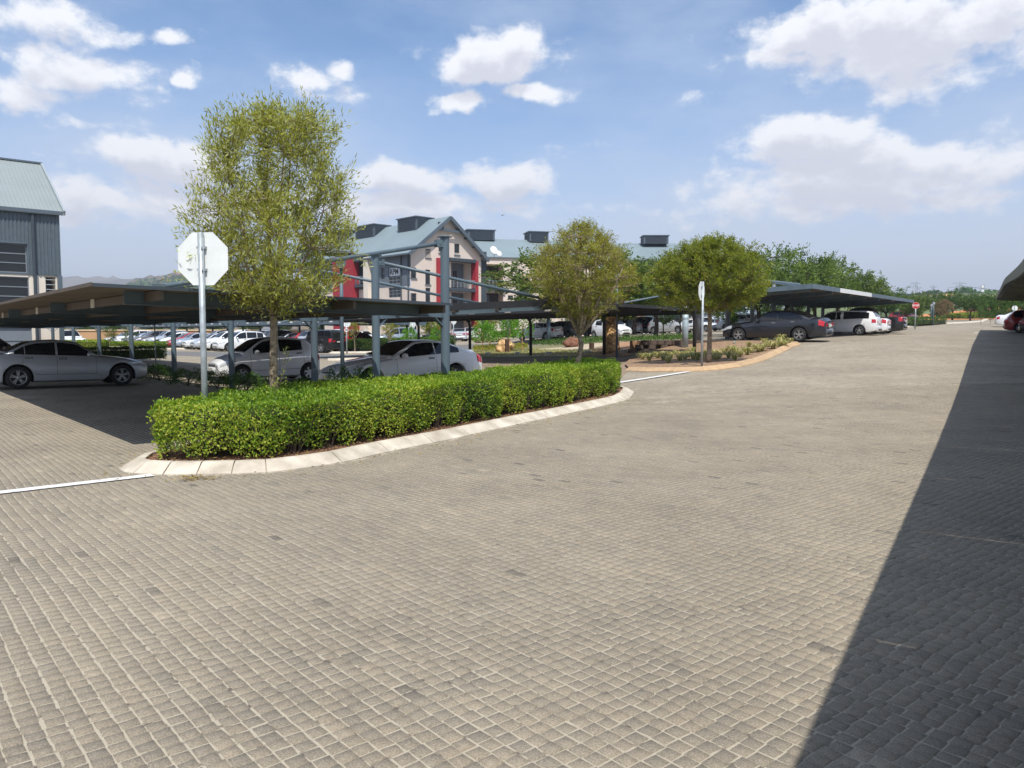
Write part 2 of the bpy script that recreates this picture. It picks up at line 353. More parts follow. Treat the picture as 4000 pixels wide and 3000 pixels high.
def brick_mat(name, lo, hi, mortar, ang, bw=.078, bh=.078, msz=.007, dist_mix=True):
    m = bpy.data.materials.new(name); m.use_nodes = True; nt = m.node_tree; N = nt.nodes; L = nt.links
    b = N['Principled BSDF']; b.inputs['Roughness'].default_value = .9; b.inputs['Specular IOR Level'].default_value = .25
    tc = N.new('ShaderNodeTexCoord'); mp = N.new('ShaderNodeMapping'); L.new(tc.outputs['Object'], mp.inputs[0]); mp.inputs['Rotation'].default_value = (0, 0, -ang)
    nd = N.new('ShaderNodeTexNoise'); nd.inputs['Scale'].default_value = .35; nd.inputs['Detail'].default_value = 3; L.new(tc.outputs['Object'], nd.inputs['Vector'])
    wob = N.new('ShaderNodeVectorMath'); wob.operation = 'MULTIPLY_ADD'; L.new(nd.outputs['Color'], wob.inputs[0]); wob.inputs[1].default_value = (.12, .12, 0); L.new(mp.outputs[0], wob.inputs[2])
    br = N.new('ShaderNodeTexBrick'); L.new(wob.outputs[0], br.inputs[0]); br.inputs['Scale'].default_value = 1
    br.inputs['Brick Width'].default_value = bw; br.inputs['Row Height'].default_value = bh; br.inputs['Mortar Size'].default_value = msz; br.inputs['Mortar Smooth'].default_value = .3
    br.inputs['Color1'].default_value = (*lo, 1); br.inputs['Color2'].default_value = (*hi, 1); br.inputs['Mortar'].default_value = (*mortar, 1); br.offset = .5
    n1 = N.new('ShaderNodeTexNoise'); n1.inputs['Scale'].default_value = .5; n1.inputs['Detail'].default_value = 6; n1.inputs['Roughness'].default_value = .65; L.new(tc.outputs['Object'], n1.inputs['Vector'])
    rr = N.new('ShaderNodeValToRGB'); L.new(n1.outputs['Fac'], rr.inputs[0]); rr.color_ramp.elements[0].position = .32; rr.color_ramp.elements[0].color = (.78, .75, .72, 1); rr.color_ramp.elements[1].position = .7; rr.color_ramp.elements[1].color = (1.12, 1.1, 1.06, 1)
    # small patches of darker blocks and dirt, stretched across the rows
    n2 = N.new('ShaderNodeTexNoise'); n2.inputs['Scale'].default_value = 4.5; n2.inputs['Detail'].default_value = 6; n2.inputs['Roughness'].default_value = .7; L.new(mp.outputs[0], n2.inputs['Vector'])
    r2 = N.new('ShaderNodeValToRGB'); L.new(n2.outputs['Fac'], r2.inputs[0]); r2.color_ramp.elements[0].position = .30; r2.color_ramp.elements[0].color = (.55, .54, .53, 1); r2.color_ramp.elements[1].position = .46; r2.color_ramp.elements[1].color = (1, 1, 1, 1)
    mx = N.new('ShaderNodeMix'); mx.data_type = 'RGBA'; mx.blend_type = 'MULTIPLY'; mx.inputs[0].default_value = 1; L.new(br.outputs[0], mx.inputs[6]); L.new(rr.outputs[0], mx.inputs[7])
    mx2 = N.new('ShaderNodeMix'); mx2.data_type = 'RGBA'; mx2.blend_type = 'MULTIPLY'; mx2.inputs[0].default_value = 1; L.new(mx.outputs[2], mx2.inputs[6]); L.new(r2.outputs[0], mx2.inputs[7])
    L.new(mx2.outputs[2], b.inputs['Base Color'])
    bp = N.new('ShaderNodeBump'); bp.inputs['Strength'].default_value = .6; bp.inputs['Distance'].default_value = .01; bp.invert = True
    L.new(br.outputs['Fac'], bp.inputs['Height']); L.new(bp.outputs[0], b.inputs['Normal'])
    return m
PV_LO = (.240, .215, .176); PV_HI = (.325, .288, .232); PV_MO = (.46, .405, .315)
MPAV = brick_mat('far_block_paving', PV_LO, PV_HI, PV_MO, CA)
MPAVR = brick_mat('red_dusted_block_paving', (.26, .19, .145), (.31, .235, .18), (.34, .27, .2), CA)
MROAD = pm('grey_asphalt', (.15, .145, .14), .9, 0, .12, 1.2, .3, 40)
def grassmat(name, a, b_, sc=6):
    return pm(name, a, .95, 0, .22, sc, .9, 25, col2=b_)
MGRASS = grassmat('patchy_lawn', (.10, .12, .045), (.23, .20, .10))
MDRY = grassmat('dry_veld', (.16, .15, .07), (.24, .20, .11), 1.2)
MSAND = pm('pale_gravel_path', (.44, .36, .25), .95, 0, .12, 4, .3, 40)

def sheet(name, pts, off, mat, parent=None, step=1.0, kind='structure', zfun=None):
    bm = bmesh.new(); vs = [bm.verts.new((p[0], p[1], 0)) for p in pts]; f = bm.faces.new(vs)
    bmesh.ops.triangulate(bm, faces=[f])
    xs = [p[0] for p in pts]; ys = [p[1] for p in pts]
    for ax, lo, hi in ((0, min(xs), max(xs)), (1, min(ys), max(ys))):
        t = math.ceil(lo / step) * step
        while t < hi:
            co = Vector((t, 0, 0)) if ax == 0 else Vector((0, t, 0)); no = Vector((1, 0, 0)) if ax == 0 else Vector((0, 1, 0))
            bmesh.ops.bisect_plane(bm, geom=bm.verts[:] + bm.edges[:] + bm.faces[:], plane_co=co, plane_no=no)
            t += step
    bm.verts.ensure_lookup_table()
    xy = np.array([(v.co.x, v.co.y) for v in bm.verts]); z = Hn(xy)
    for v, zz in zip(bm.verts, z): v.co.z = zz + off
    bmesh.ops.recalc_face_normals(bm, faces=bm.faces)
    if sum(f.normal.z for f in bm.faces) < 0: bmesh.ops.reverse_faces(bm, faces=bm.faces)
    me = bpy.data.meshes.new(name); bm.to_mesh(me); bm.free(); me.materials.append(mat)
    o = link(name, me, parent)
    if kind: o['kind'] = kind
    return o

# the ground: one polar sheet out to the horizon, just under everything laid on it
def build_ground():
    rad = np.concatenate([np.linspace(0, 170, 60), np.geomspace(180, 3000, 24)]); na = 120
    V = []; 
    for r in rad:
        a = np.linspace(0, 2 * np.pi, na, endpoint=False); V.append(np.stack([r * np.cos(a), r * np.sin(a)], 1))
    V = np.concatenate(V); z = Hn(V) - .12
    rr = np.linalg.norm(V, axis=1); z = np.where(rr > 175, z * np.clip(1 - (rr - 175) / 1500, .1, 1), z)
    P = np.column_stack([V, z]); F = []
    for i in range(len(rad) - 1):
        for k in range(na):
            a = i * na + k; b = i * na + (k + 1) % na; F.append((a, a + na, b + na, b))
    me = poly_mesh('ground', P, np.array(F), MDRY); return tag(link('ground', me), kind='structure')
build_ground()
pav = sheet('paving', [(-75, -12), (75, -12), (75, 60), (78, 118), (30, 116), (-60, 116), (-75, 100)], 0.0, MPAV, step=2.0)

# ------------------------------------------------------------------ near block paving, piece by piece
def inside(poly, P):
    x, y = P[:, 0], P[:, 1]; ins = np.zeros(len(P), bool); j = len(poly) - 1
    for i in range(len(poly)):
        xi, yi = poly[i][:2]; xj, yj = poly[j][:2]
        c = ((yi > y) != (yj > y)) & (x < (xj - xi) * (y - yi) / (yj - yi + 1e-12) + xi); ins ^= c; j = i
    return ins
KERB1_PX = [(465, 1840), (487, 1850), (538, 1857), (658, 1860), (823, 1858), (924, 1856), (1076, 1849), (1215, 1830), (1342, 1811), (1500, 1773), (1562, 1760), (1751, 1722), (1908, 1687), (2045, 1656), (2164, 1631), (2263, 1609), (2358, 1588), (2440, 1568), (2462, 1555)]
K1 = [gnd(x, y) for x, y in KERB1_PX]
K1_BACK = [Vector((3.15, 19.75, 0)), Vector((2.95, 21.2, 0)), Vector((2.2, 22.2, 0)), Vector((1.0, 21.4, 0)), Vector((-.55, 17.6, 0)), Vector((-1.2, 15.0, 0)), Vector((-2.2, 14.0, 0)), Vector((-3.5, 12.9, 0)), Vector((-4.35, 11.3, 0)), Vector((-4.68, 10.1, 0)), Vector((-4.74, 9.4, 0))]
K2_PX = [(2440, 1449), (2500, 1452), (2552, 1452), (2650, 1452), (2746, 1450), (2820, 1444), (2895, 1434), (2975, 1413), (3039, 1386), (3100, 1355), (3130, 1346)]
K2 = [gnd(x, y) for x, y in K2_PX]
K2_BACK = [gnd(3105, 1339), gnd(2900, 1337), gnd(2700, 1343), gnd(2560, 1372), gnd(2455, 1402), gnd(2425, 1430)]

MPB = None
def paver_mat():
    m = bpy.data.materials.new('concrete_block_paver'); m.use_nodes = True; nt = m.node_tree; N = nt.nodes; L = nt.links
    b = N['Principled BSDF']; b.inputs['Roughness'].default_value = .88; b.inputs['Specular IOR Level'].default_value = .25
    a = N.new('ShaderNodeAttribute'); a.attribute_name = 'tone'
    g = N.new('ShaderNodeNewGeometry')
    r = N.new('ShaderNodeValToRGB'); L.new(a.outputs['Fac'], r.inputs[0]); e = r.color_ramp.elements
    e[0].position = 0; e[0].color = (.15, .14, .125, 1); e[1].position = 1; e[1].color = (.40, .352, .28, 1)
    for p, c in ((.12, (.205, .186, .158)), (.3, (.262, .238, .198)), (.55, (.298, .266, .216)), (.8, (.325, .284, .224))):
        q = e.new(p); q.color = (*c, 1)
    n = N.new('ShaderNodeTexNoise'); n.inputs['Scale'].default_value = 160; n.inputs['Detail'].default_value = 4; n.inputs['Roughness'].default_value = .75; L.new(g.outputs['Position'], n.inputs['Vector'])
    rr = N.new('ShaderNodeValToRGB'); L.new(n.outputs['Fac'], rr.inputs[0]); rr.color_ramp.elements[0].position = .3; rr.color_ramp.elements[0].color = (.50, .49, .47, 1); rr.color_ramp.elements[1].position = .70; rr.color_ramp.elements[1].color = (1.48, 1.46, 1.42, 1)
    n3 = N.new('ShaderNodeTexNoise'); n3.inputs['Scale'].default_value = .55; n3.inputs['Detail'].default_value = 6; n3.inputs['Roughness'].default_value = .65; L.new(g.outputs['Position'], n3.inputs['Vector'])
    r3 = N.new('ShaderNodeValToRGB'); L.new(n3.outputs['Fac'], r3.inputs[0]); r3.color_ramp.elements[0].position = .3; r3.color_ramp.elements[0].color = (.78, .77, .76, 1); r3.color_ramp.elements[1].position = .7; r3.color_ramp.elements[1].color = (1.1, 1.08, 1.05, 1)
    mx = N.new('ShaderNodeMix'); mx.data_type = 'RGBA'; mx.blend_type = 'MULTIPLY'; mx.inputs[0].default_value = 1; L.new(r.outputs[0], mx.inputs[6]); L.new(rr.outputs[0], mx.inputs[7])
    m2 = N.new('ShaderNodeMix'); m2.data_type = 'RGBA'; m2.blend_type = 'MULTIPLY'; m2.inputs[0].default_value = 1; L.new(mx.outputs[2], m2.inputs[6]); L.new(r3.outputs[0], m2.inputs[7])
    L.new(m2.outputs[2], b.inputs['Base Color'])
    bp = N.new('ShaderNodeBump'); bp.inputs['Strength'].default_value = .7; bp.inputs['Distance'].default_value = .006; L.new(n.outputs['Fac'], bp.inputs['Height']); L.new(bp.outputs[0], b.inputs['Normal'])
    return m
MPB = paver_mat()
def joint_mat():
    m = pm('joint_sand', (.375, .333, .258), .95, 0, .08, 14, .4, 60); nt = m.node_tree; N = nt.nodes
    ramp = [n for n in N if n.type == 'VALTORGB'][0]; ramp.color_ramp.elements[0].color = (.12, .10, .08, 1); ramp.color_ramp.elements[0].position = .33; ramp.color_ramp.elements[1].position = .43
    [n for n in N if n.type == 'TEX_NOISE'][0].inputs['Scale'].default_value = 13
    [n for n in N if n.type == 'TEX_NOISE'][0].inputs['Detail'].default_value = 8
    return m
MJOINT = joint_mat()
PAVE_MAX = 19.0
PW_, PL_ = .078, .156                             # block pitch across and along the rows
def block_geo(seed, bev=.0028, h=.0065):
    """one block: two raised pads with bevelled, slightly wavy edges and a shallow groove between them"""
    rg = np.random.default_rng(seed); V = []; F = []
    for s in (-1, 1):
        hx, hy = PW_ / 2 - .0034, PL_ / 4 - .0032
        cy = s * PL_ / 4
        base = np.array([(-hx, -hy), (hx, -hy), (hx, hy), (-hx, hy)]) + rg.normal(0, .0020, (4, 2)); b = len(V)
        for (x, y) in base: V.append((x, y + cy, .001))
        for (x, y) in base: V.append((x * (1 - bev / hx), y * (1 - bev / hy) + cy, h + rg.normal(0, .0008)))
        F += [(b + 4, b + 5, b + 6, b + 7), (b, b + 1, b + 5, b + 4), (b + 1, b + 2, b + 6, b + 5), (b + 2, b + 3, b + 7, b + 6), (b + 3, b, b + 4, b + 7)]
    return np.array(V, float), np.array(F, int)
def build_pavers():
    # rows run along rD, columns are stacked along cD
    us = []; n = 0; ctr = []; 
    cmin, cmax = -20, 22
    for i in range(int(cmin / PW_), int(cmax / PW_)):
        u = i * PW_; off = (random.choice((0, .5)) * PL_) + random.gauss(0, .008)
        for k in range(int(-16 / PL_), int(24 / PL_)):
            ctr.append((u + random.gauss(0, .0016), k * PL_ + off + random.gauss(0, .002)))
    ctr = np.array(ctr)
    # long gentle waves in the rows, as laid by hand
    wob = .018 * np.sin(ctr[:, 1] * .55 + .3) + .012 * np.sin(ctr[:, 1] * 1.3 + ctr[:, 0] * .2)
    P = np.outer(ctr[:, 0] + wob, [cD.x, cD.y]) + np.outer(ctr[:, 1] + .014 * np.sin(ctr[:, 0] * .8), [rD.x, rD.y])
    k = (P[:, 1] > 1.7) & (P[:, 1] < PAVE_MAX) & (np.abs(P[:, 0]) < P[:, 1] * .74 + .7)
    P = P[k]
    P = P[~inside([(p.x, p.y) for p in (K1 + K1_BACK)], P)]
    Z = Hn(P); tone = np.clip(RNG.normal(.56, .115, len(P)), .15, 1)
    # dark odd blocks, in loose clusters
    dk = RNG.random(len(P)) < .006; tone[dk] = RNG.uniform(0, .15, dk.sum())
    nz = np.sin(P[:, 0] * 1.7 + 1) * np.sin(P[:, 1] * 1.1) ; tone = np.clip(tone + nz * .05, 0, 1)
    geo = [block_geo(s) for s in range(10)]
    vis = (np.abs(P[:, 0]) < P[:, 1] * .67)
    d = np.hypot(P[:, 0], P[:, 1]); d = np.where(vis & (P[:, 1] > 2.55), d, 1e6); order = np.argsort(d)
    near, rest = order[:300], order[300:]
    ang = math.atan2(rD.y, rD.x) - math.pi / 2
    meshes = {}
    for i in near:
        gi = random.randrange(10); tq = round(float(tone[i]) * 8) / 8
        if (gi, tq) not in meshes:
            V, F = geo[gi]; meshes[(gi, tq)] = poly_mesh('paver', V, F, MPB, np.full(len(F), tq))
        o = link('paver', meshes[(gi, tq)], pav, (P[i, 0], P[i, 1], Z[i] + .0045 + random.gauss(0, .0008)))
        o.rotation_euler = (random.gauss(0, .006), random.gauss(0, .006), ang + random.gauss(0, .012))
    Vs = []; Fs = []; Ts = []; base = 0
    for gi in range(10):
        idx = rest[gi::10]; V, F = geo[gi]; n = len(idx)
        a = ang + RNG.normal(0, .012, n); ca, sa = np.cos(a), np.sin(a)
        tx, ty = RNG.normal(0, .006, (2, n))
        X = V[None, :, 0] * ca[:, None] - V[None, :, 1] * sa[:, None]; Y = V[None, :, 0] * sa[:, None] + V[None, :, 1] * ca[:, None]
        Zz = V[None, :, 2] + tx[:, None] * V[None, :, 0] + ty[:, None] * V[None, :, 1]
        A = np.stack([X + P[idx, 0][:, None], Y + P[idx, 1][:, None], Zz + (Z[idx] + .0045)[:, None]], 2).reshape(-1, 3)
        Vs.append(A); Fs.append((F[None] + (np.arange(n) * len(V))[:, None, None] + base).reshape(-1, 4)); Ts.append(np.repeat(tone[idx], len(F))); base += len(A)
    me = poly_mesh('paver_field', np.concatenate(Vs), np.concatenate(Fs), MPB, np.concatenate(Ts))
    o = link('paver_field', me, pav); o['kind'] = 'stuff'
    sheet('joint_sand_bed', [(-2.2, 1.5), (2.2, 1.5), (14.8, PAVE_MAX), (-14.8, PAVE_MAX)],   .0078, MJOINT, pav, step=1.0, kind=None)
build_pavers()

# ------------------------------------------------------------------ kerbs and planting beds
def path_resample(pts, step):
    out = []; d = 0; L = [0]
    for a, b in zip(pts[:-1], pts[1:]): L.append(L[-1] + (Vector((b[0], b[1], 0)) - Vector((a[0], a[1], 0))).length)
    L = np.array(L); xs = np.array([p[0] for p in pts]); ys = np.array([p[1] for p in pts])
    return L[-1], lambda s: Vector((np.interp(s, L, xs), np.interp(s, L, ys), 0))
def kerb_run(parent, pts, width=.30, h=.13, piece=1.0, mat=None, gap=.009, side=1, minpiece=None, tight=None):
    """pieces laid along the outer edge pts; side=+1: bed lies to the left of travel"""
    LT, at = path_resample(pts, .1); s = 0
    while s < LT - .05:
        pl = piece
        if tight and any(a <= s < b for a, b in tight): pl = .38
        e = min(s + pl, LT); ns = max(2, int((e - s) / .25) + 1); mb = MB(); rings = []
        g = gap * random.uniform(.8, 2.2)
        for j in range(ns + 1):
            q = s + g / 2 + (e - s - g) * j / ns
            p = at(q); t = (at(min(q + .15, LT)) - at(max(q - .15, 0))).normalized(); nn = Vector((-t.y, t.x, 0)) * side
            jz = random.gauss(0, .0015) if j in (0, ns) else 0
            z0 = H(p.x, p.y)
            prof = [(0.0, -.06), (0.0, .022), (width * .62, h - .008), (width * .72, h), (width, h), (width, -.06)]
            rings.append([Vector((p.x + nn.x * a, p.y + nn.y * a, z0 + b + jz)) for a, b in prof])
        vs = [q for r_ in rings for q in r_]; n = 6; fs = []
        for j in range(len(rings) - 1):
            for k in range(n - 1):
                a = j * n + k; fs.append((a, a + 1, a + 1 + n, a + n) if side < 0 else (a, a + n, a + 1 + n, a + 1))
        fs.append(tuple(range(n))); fs.append(tuple((len(rings) - 1) * n + k for k in range(n - 1, -1, -1)))
        mb.add(vs, fs); o = mb.build('kerb_stone', mat, parent)
        s = e
def offset_poly(pts, d):                         # inward offset of a counter-clockwise ring (approximate)
    n = len(pts); out = []
    for i in range(n):
        a, b, c = pts[i - 1], pts[i], pts[(i + 1) % n]
        t1 = Vector((b[0] - a[0], b[1] - a[1], 0)); t2 = Vector((c[0] - b[0], c[1] - b[1], 0))
        if t1.length < 1e-6 or t2.length < 1e-6: out.append(Vector((b[0], b[1], 0))); continue
        t = (t1.normalized() + t2.normalized()); 
        if t.length < 1e-6: t = t1
        t.normalize(); out.append(Vector((b[0] - t.y * d, b[1] + t.x * d, 0)))
    return out
def ccw(pts):
    a = sum(p[0] * q[1] - q[0] * p[1] for p, q in zip(pts, pts[1:] + pts[:1])); return pts if a > 0 else pts[::-1]
ring1 = K1 + K1_BACK                             # already counter-clockwise
bed1 = sheet('planting_bed', [(p.x, p.y) for p in offset_poly(ring1, .2)], .095, SOIL, step=.5)
kerb_run(bed1, K1 + K1_BACK + [K1[0]], .27, .13, 1.0, CONC, side=1, tight=[(0, 1.6), (9.6, 12.5)])
BED2 = pm('brown_bed_soil', srgb(104, 80, 60), .95, 0, .35, 14, .8, 30, col2=srgb(160, 132, 104))
ring2 = K2 + K2_BACK
bed2 = sheet('planting_bed', [(p.x, p.y) for p in offset_poly(ring2, .15)], .1, BED2, step=.5)
kerb_run(bed2, K2, .30, .14, 1.0, CONCR, side=1)
# gaps between kerb stones filled with mortar: one low strip under the stones
def strip(name, pts, a, b, z, mat, parent):
    mb = MB(); LT, at = path_resample(pts, .2); n = int(LT / .3); vs = []
    for j in range(n + 1):
        q = LT * j / n; p = at(q); t = (at(min(q + .1, LT)) - at(max(q - .1, 0))).normalized(); nn = Vector((-t.y, t.x, 0)); g = H(p.x, p.y)
        vs += [(p.x + nn.x * a, p.y + nn.y * a, g + z[0]), (p.x + nn.x * b, p.y + nn.y * b, g + z[1])]
    mb.add(vs, [(2 * j, 2 * j + 2, 2 * j + 3, 2 * j + 1) for j in range(n)]); return mb.build(name, mat, parent)
strip('kerb_mortar', K1 + K1_BACK[:2], .012, .20, (.012, .105), pm('kerb_mortar', (.40, .34, .25), .95, 0, .25, 12), bed1)

# painted lines
def line(name, a, b, w, label):
    d = (b - a).normalized(); n = Vector((-d.y, d.x, 0)) * w / 2
    steps = max(2, int((b - a).length / .5)); mb = MB(); vs = []
    for i in range(steps + 1):
        p = a + (b - a) * i / steps
        for q in (p - n, p + n): vs.append((q.x, q.y, H(q.x, q.y) + .0225))
    mb.add(vs, [(2 * i, 2 * i + 1, 2 * i + 3, 2 * i + 2)[::-1] for i in range(steps)])
    return mb.build(name, MLINE, pav)
MLINE = pm('worn_white_road_paint', (.66, .65, .62), .75, 0, .2, 22, .4, 60, col2=(.72, .72, .71), det=8)
a_, b_ = gnd(-60, 1938), gnd(596, 1862)
line('painted_line', a_, b_, .17, None)
a_, b_ = gnd(2408, 1498), gnd(2690, 1454)
line('painted_line', a_, b_, .22, None)
# far overlays
def psheet(name, px, off, mat, step=1.5, parent=None): 
    return sheet(name, [gnd(x, y) for x, y in px], off, mat, parent, step)
psheet('reddish_paving', [(1880, 1478), (2420, 1478), (2470, 1440), (2720, 1378), (2500, 1376), (1750, 1392), (1500, 1420), (1650, 1480)], .006, MPAVR)
psheet('access_road', [(560, 1370), (1250, 1382), (1560, 1389), (1720, 1372), (2040, 1350), (2330, 1333), (2300, 1326), (1700, 1352), (1720, 1366), (1600, 1409), (1300, 1402), (760, 1392), (520, 1382)][::-1], .006, MROAD)
psheet('lawn', [(1560, 1400), (2080, 1400), (2480, 1393), (2560, 1366), (2640, 1337), (2330, 1336), (2040, 1353), (1730, 1374)], .02, MGRASS)
psheet('soil_bank', [(2240, 1394), (2455, 1393), (2530, 1350), (2720, 1336), (2700, 1329), (2420, 1338), (2330, 1364)], .035, EARTH)
psheet('gravel_path', [(2085, 1366), (2200, 1357), (2300, 1345), (2370, 1337), (2360, 1352), (2290, 1368), (2180, 1370)], .03, MSAND)
psheet('gravel_path', [(1890, 1396), (2230, 1392), (2440, 1388), (2330, 1380), (2100, 1386)], .03, MSAND)
# ------------------------------------------------------------------ cars (local: +x nose, +y left, origin mid wheelbase on the ground)
def sm(xs, ys, x, w=.06):
    a = np.interp(x - w, xs, ys); b = np.interp(x, xs, ys); c = np.interp(x + w, xs, ys); d = np.interp(x - w / 2, xs, ys); e = np.interp(x + w / 2, xs, ys)
    return (a + b * 2 + c + d + e) / 6
SPEC = {
 # distances from the nose; top = centre line of bonnet/boot, belt = shoulder; gh = screen base, roof front, roof rear, rear screen base
 'sedan': dict(L=4.52, W=1.80, H=1.42, fo=.78, wb=2.76, r=.325, top=[(0, .68), (.14, .77), (.5, .85), (1.3, .94), (1.6, .96), (3.6, 1.03), (4.2, 1.05), (4.42, 1.02), (4.52, .9)], belt=[(0, .62), (.2, .73), (.9, .83), (1.5, .89), (3.4, .96), (4.2, .99), (4.52, .88)],
               gh=(1.42, 2.18, 3.1, 3.85), roof=[(2.0, 1.36), (2.5, 1.42), (3.0, 1.395), (3.3, 1.34)], wins=[(1.62, 2.52), (2.58, 3.35), (3.37, 3.62)], seams=(1.5, 2.55, 3.42)),
 'coupe': dict(L=4.70, W=1.82, H=1.40, fo=.82, wb=2.76, r=.33, top=[(0, .60), (.25, .75), (.7, .85), (1.3, .94), (1.7, .97), (3.9, 1.05), (4.4, 1.08), (4.6, 1.05), (4.70, .88)], belt=[(0, .55), (.3, .68), (.9, .80), (1.5, .88), (3.4, .98), (4.3, 1.0), (4.70, .85)],
               gh=(1.50, 2.45, 3.1, 4.15), roof=[(2.3, 1.37), (2.7, 1.40), (3.1, 1.38), (3.5, 1.31)], wins=[(1.75, 2.90), (2.94, 3.75)], seams=(1.62, 2.92)),
 'saloon': dict(L=4.88, W=1.85, H=1.46, fo=.85, wb=2.87, r=.335, top=[(0, .64), (.25, .80), (.7, .90), (1.3, .97), (1.7, 1.0), (3.8, 1.07), (4.5, 1.10), (4.75, 1.07), (4.88, .90)], belt=[(0, .58), (.3, .74), (.9, .84), (1.5, .92), (3.4, 1.0), (4.5, 1.03), (4.88, .86)],
               gh=(1.50, 2.35, 3.2, 4.20), roof=[(2.2, 1.42), (2.7, 1.46), (3.2, 1.44), (3.6, 1.37)], wins=[(1.72, 2.68), (2.74, 3.5), (3.52, 3.85)], seams=(1.6, 2.71, 3.6)),
 'hatch': dict(L=3.58, W=1.60, H=1.52, fo=.72, wb=2.38, r=.29, top=[(0, .66), (.18, .80), (.5, .93), (.95, 1.02), (1.2, 1.04), (3.3, 1.08), (3.5, 1.02), (3.58, .86)], belt=[(0, .60), (.25, .76), (.7, .88), (1.2, .94), (2.8, 1.04), (3.4, 1.02), (3.58, .85)],
               gh=(.80, 1.62, 2.95, 3.44), roof=[(1.45, 1.44), (1.9, 1.52), (2.6, 1.51), (3.05, 1.45)], wins=[(1.12, 1.98), (2.04, 2.86)], seams=(1.02, 2.01, 2.9)),
 'hatch_big': dict(L=4.15, W=1.74, H=1.50, fo=.82, wb=2.58, r=.315, top=[(0, .66), (.2, .80), (.6, .92), (1.1, 1.0), (1.4, 1.02), (3.8, 1.08), (4.05, 1.0), (4.15, .86)], belt=[(0, .60), (.3, .74), (.8, .86), (1.4, .93), (3.2, 1.03), (3.9, 1.02), (4.15, .86)],
               gh=(1.08, 1.92, 3.35, 4.0), roof=[(1.75, 1.42), (2.2, 1.5), (3.0, 1.48), (3.45, 1.42)], wins=[(1.38, 2.25), (2.31, 3.1), (3.14, 3.5)], seams=(1.3, 2.28, 3.1)),
 'suv': dict(L=4.50, W=1.84, H=1.70, fo=.86, wb=2.67, r=.355, top=[(0, .78), (.2, .95), (.7, 1.04), (1.2, 1.09), (1.5, 1.11), (4.0, 1.16), (4.35, 1.1), (4.50, .95)], belt=[(0, .70), (.3, .86), (.8, .95), (1.4, 1.02), (3.4, 1.1), (4.2, 1.1), (4.50, .92)],
               gh=(1.22, 2.0, 3.8, 4.35), roof=[(1.85, 1.6), (2.3, 1.7), (3.3, 1.69), (3.9, 1.63)], wins=[(1.52, 2.42), (2.48, 3.35), (3.4, 3.95)], seams=(1.45, 2.45, 3.35)),
 'bakkie': dict(L=4.46, W=1.68, H=1.50, fo=.76, wb=2.72, r=.30, top=[(0, .62), (.2, .76), (.6, .86), (1.1, .94), (1.4, .97), (4.2, 1.02), (4.40, 1.0), (4.46, .95)], belt=[(0, .58), (.3, .70), (.8, .80), (1.4, .88), (3.4, .98), (4.3, .98), (4.46, .94)],
               gh=(1.02, 1.80, 4.05, 4.42), roof=[(1.65, 1.42), (2.0, 1.48), (3.0, 1.50), (3.8, 1.47), (4.2, 1.40)], wins=[(1.30, 2.1), (2.14, 2.38), (2.55, 4.0)], seams=(1.22, 2.12)),
 'pickup': dict(L=5.2, W=1.84, H=1.78, fo=.88, wb=3.1, r=.37, top=[(0, .86), (.2, 1.0), (.7, 1.08), (1.2, 1.12), (1.5, 1.14), (3.4, 1.14), (3.6, 1.12), (5.1, 1.12), (5.2, 1.08)], belt=[(0, .76), (.3, .9), (.8, 1.0), (1.4, 1.06), (3.4, 1.1), (5.1, 1.1), (5.2, 1.06)],
               gh=(1.32, 2.0, 3.2, 3.5), roof=[(1.85, 1.7), (2.2, 1.78), (2.9, 1.78), (3.25, 1.74)], wins=[(1.6, 2.4), (2.46, 3.15)], seams=(1.5, 2.43, 3.2)),
 'jeep': dict(L=4.2, W=1.84, H=1.82, fo=.6, wb=2.45, r=.41, top=[(0, 1.0), (.1, 1.12), (.7, 1.15), (1.2, 1.17), (1.5, 1.18), (4.0, 1.18), (4.15, 1.16), (4.2, 1.1)], belt=[(0, .95), (.3, 1.06), (.8, 1.1), (1.4, 1.12), (3.4, 1.14), (4.1, 1.14), (4.2, 1.08)],
               gh=(1.38, 1.66, 3.95, 4.14), roof=[(1.5, 1.74), (1.8, 1.82), (3.0, 1.83), (4.0, 1.81)], wins=[(1.6, 2.5), (2.58, 3.35), (3.42, 4.0)], seams=(1.5, 2.54, 3.4)),
}
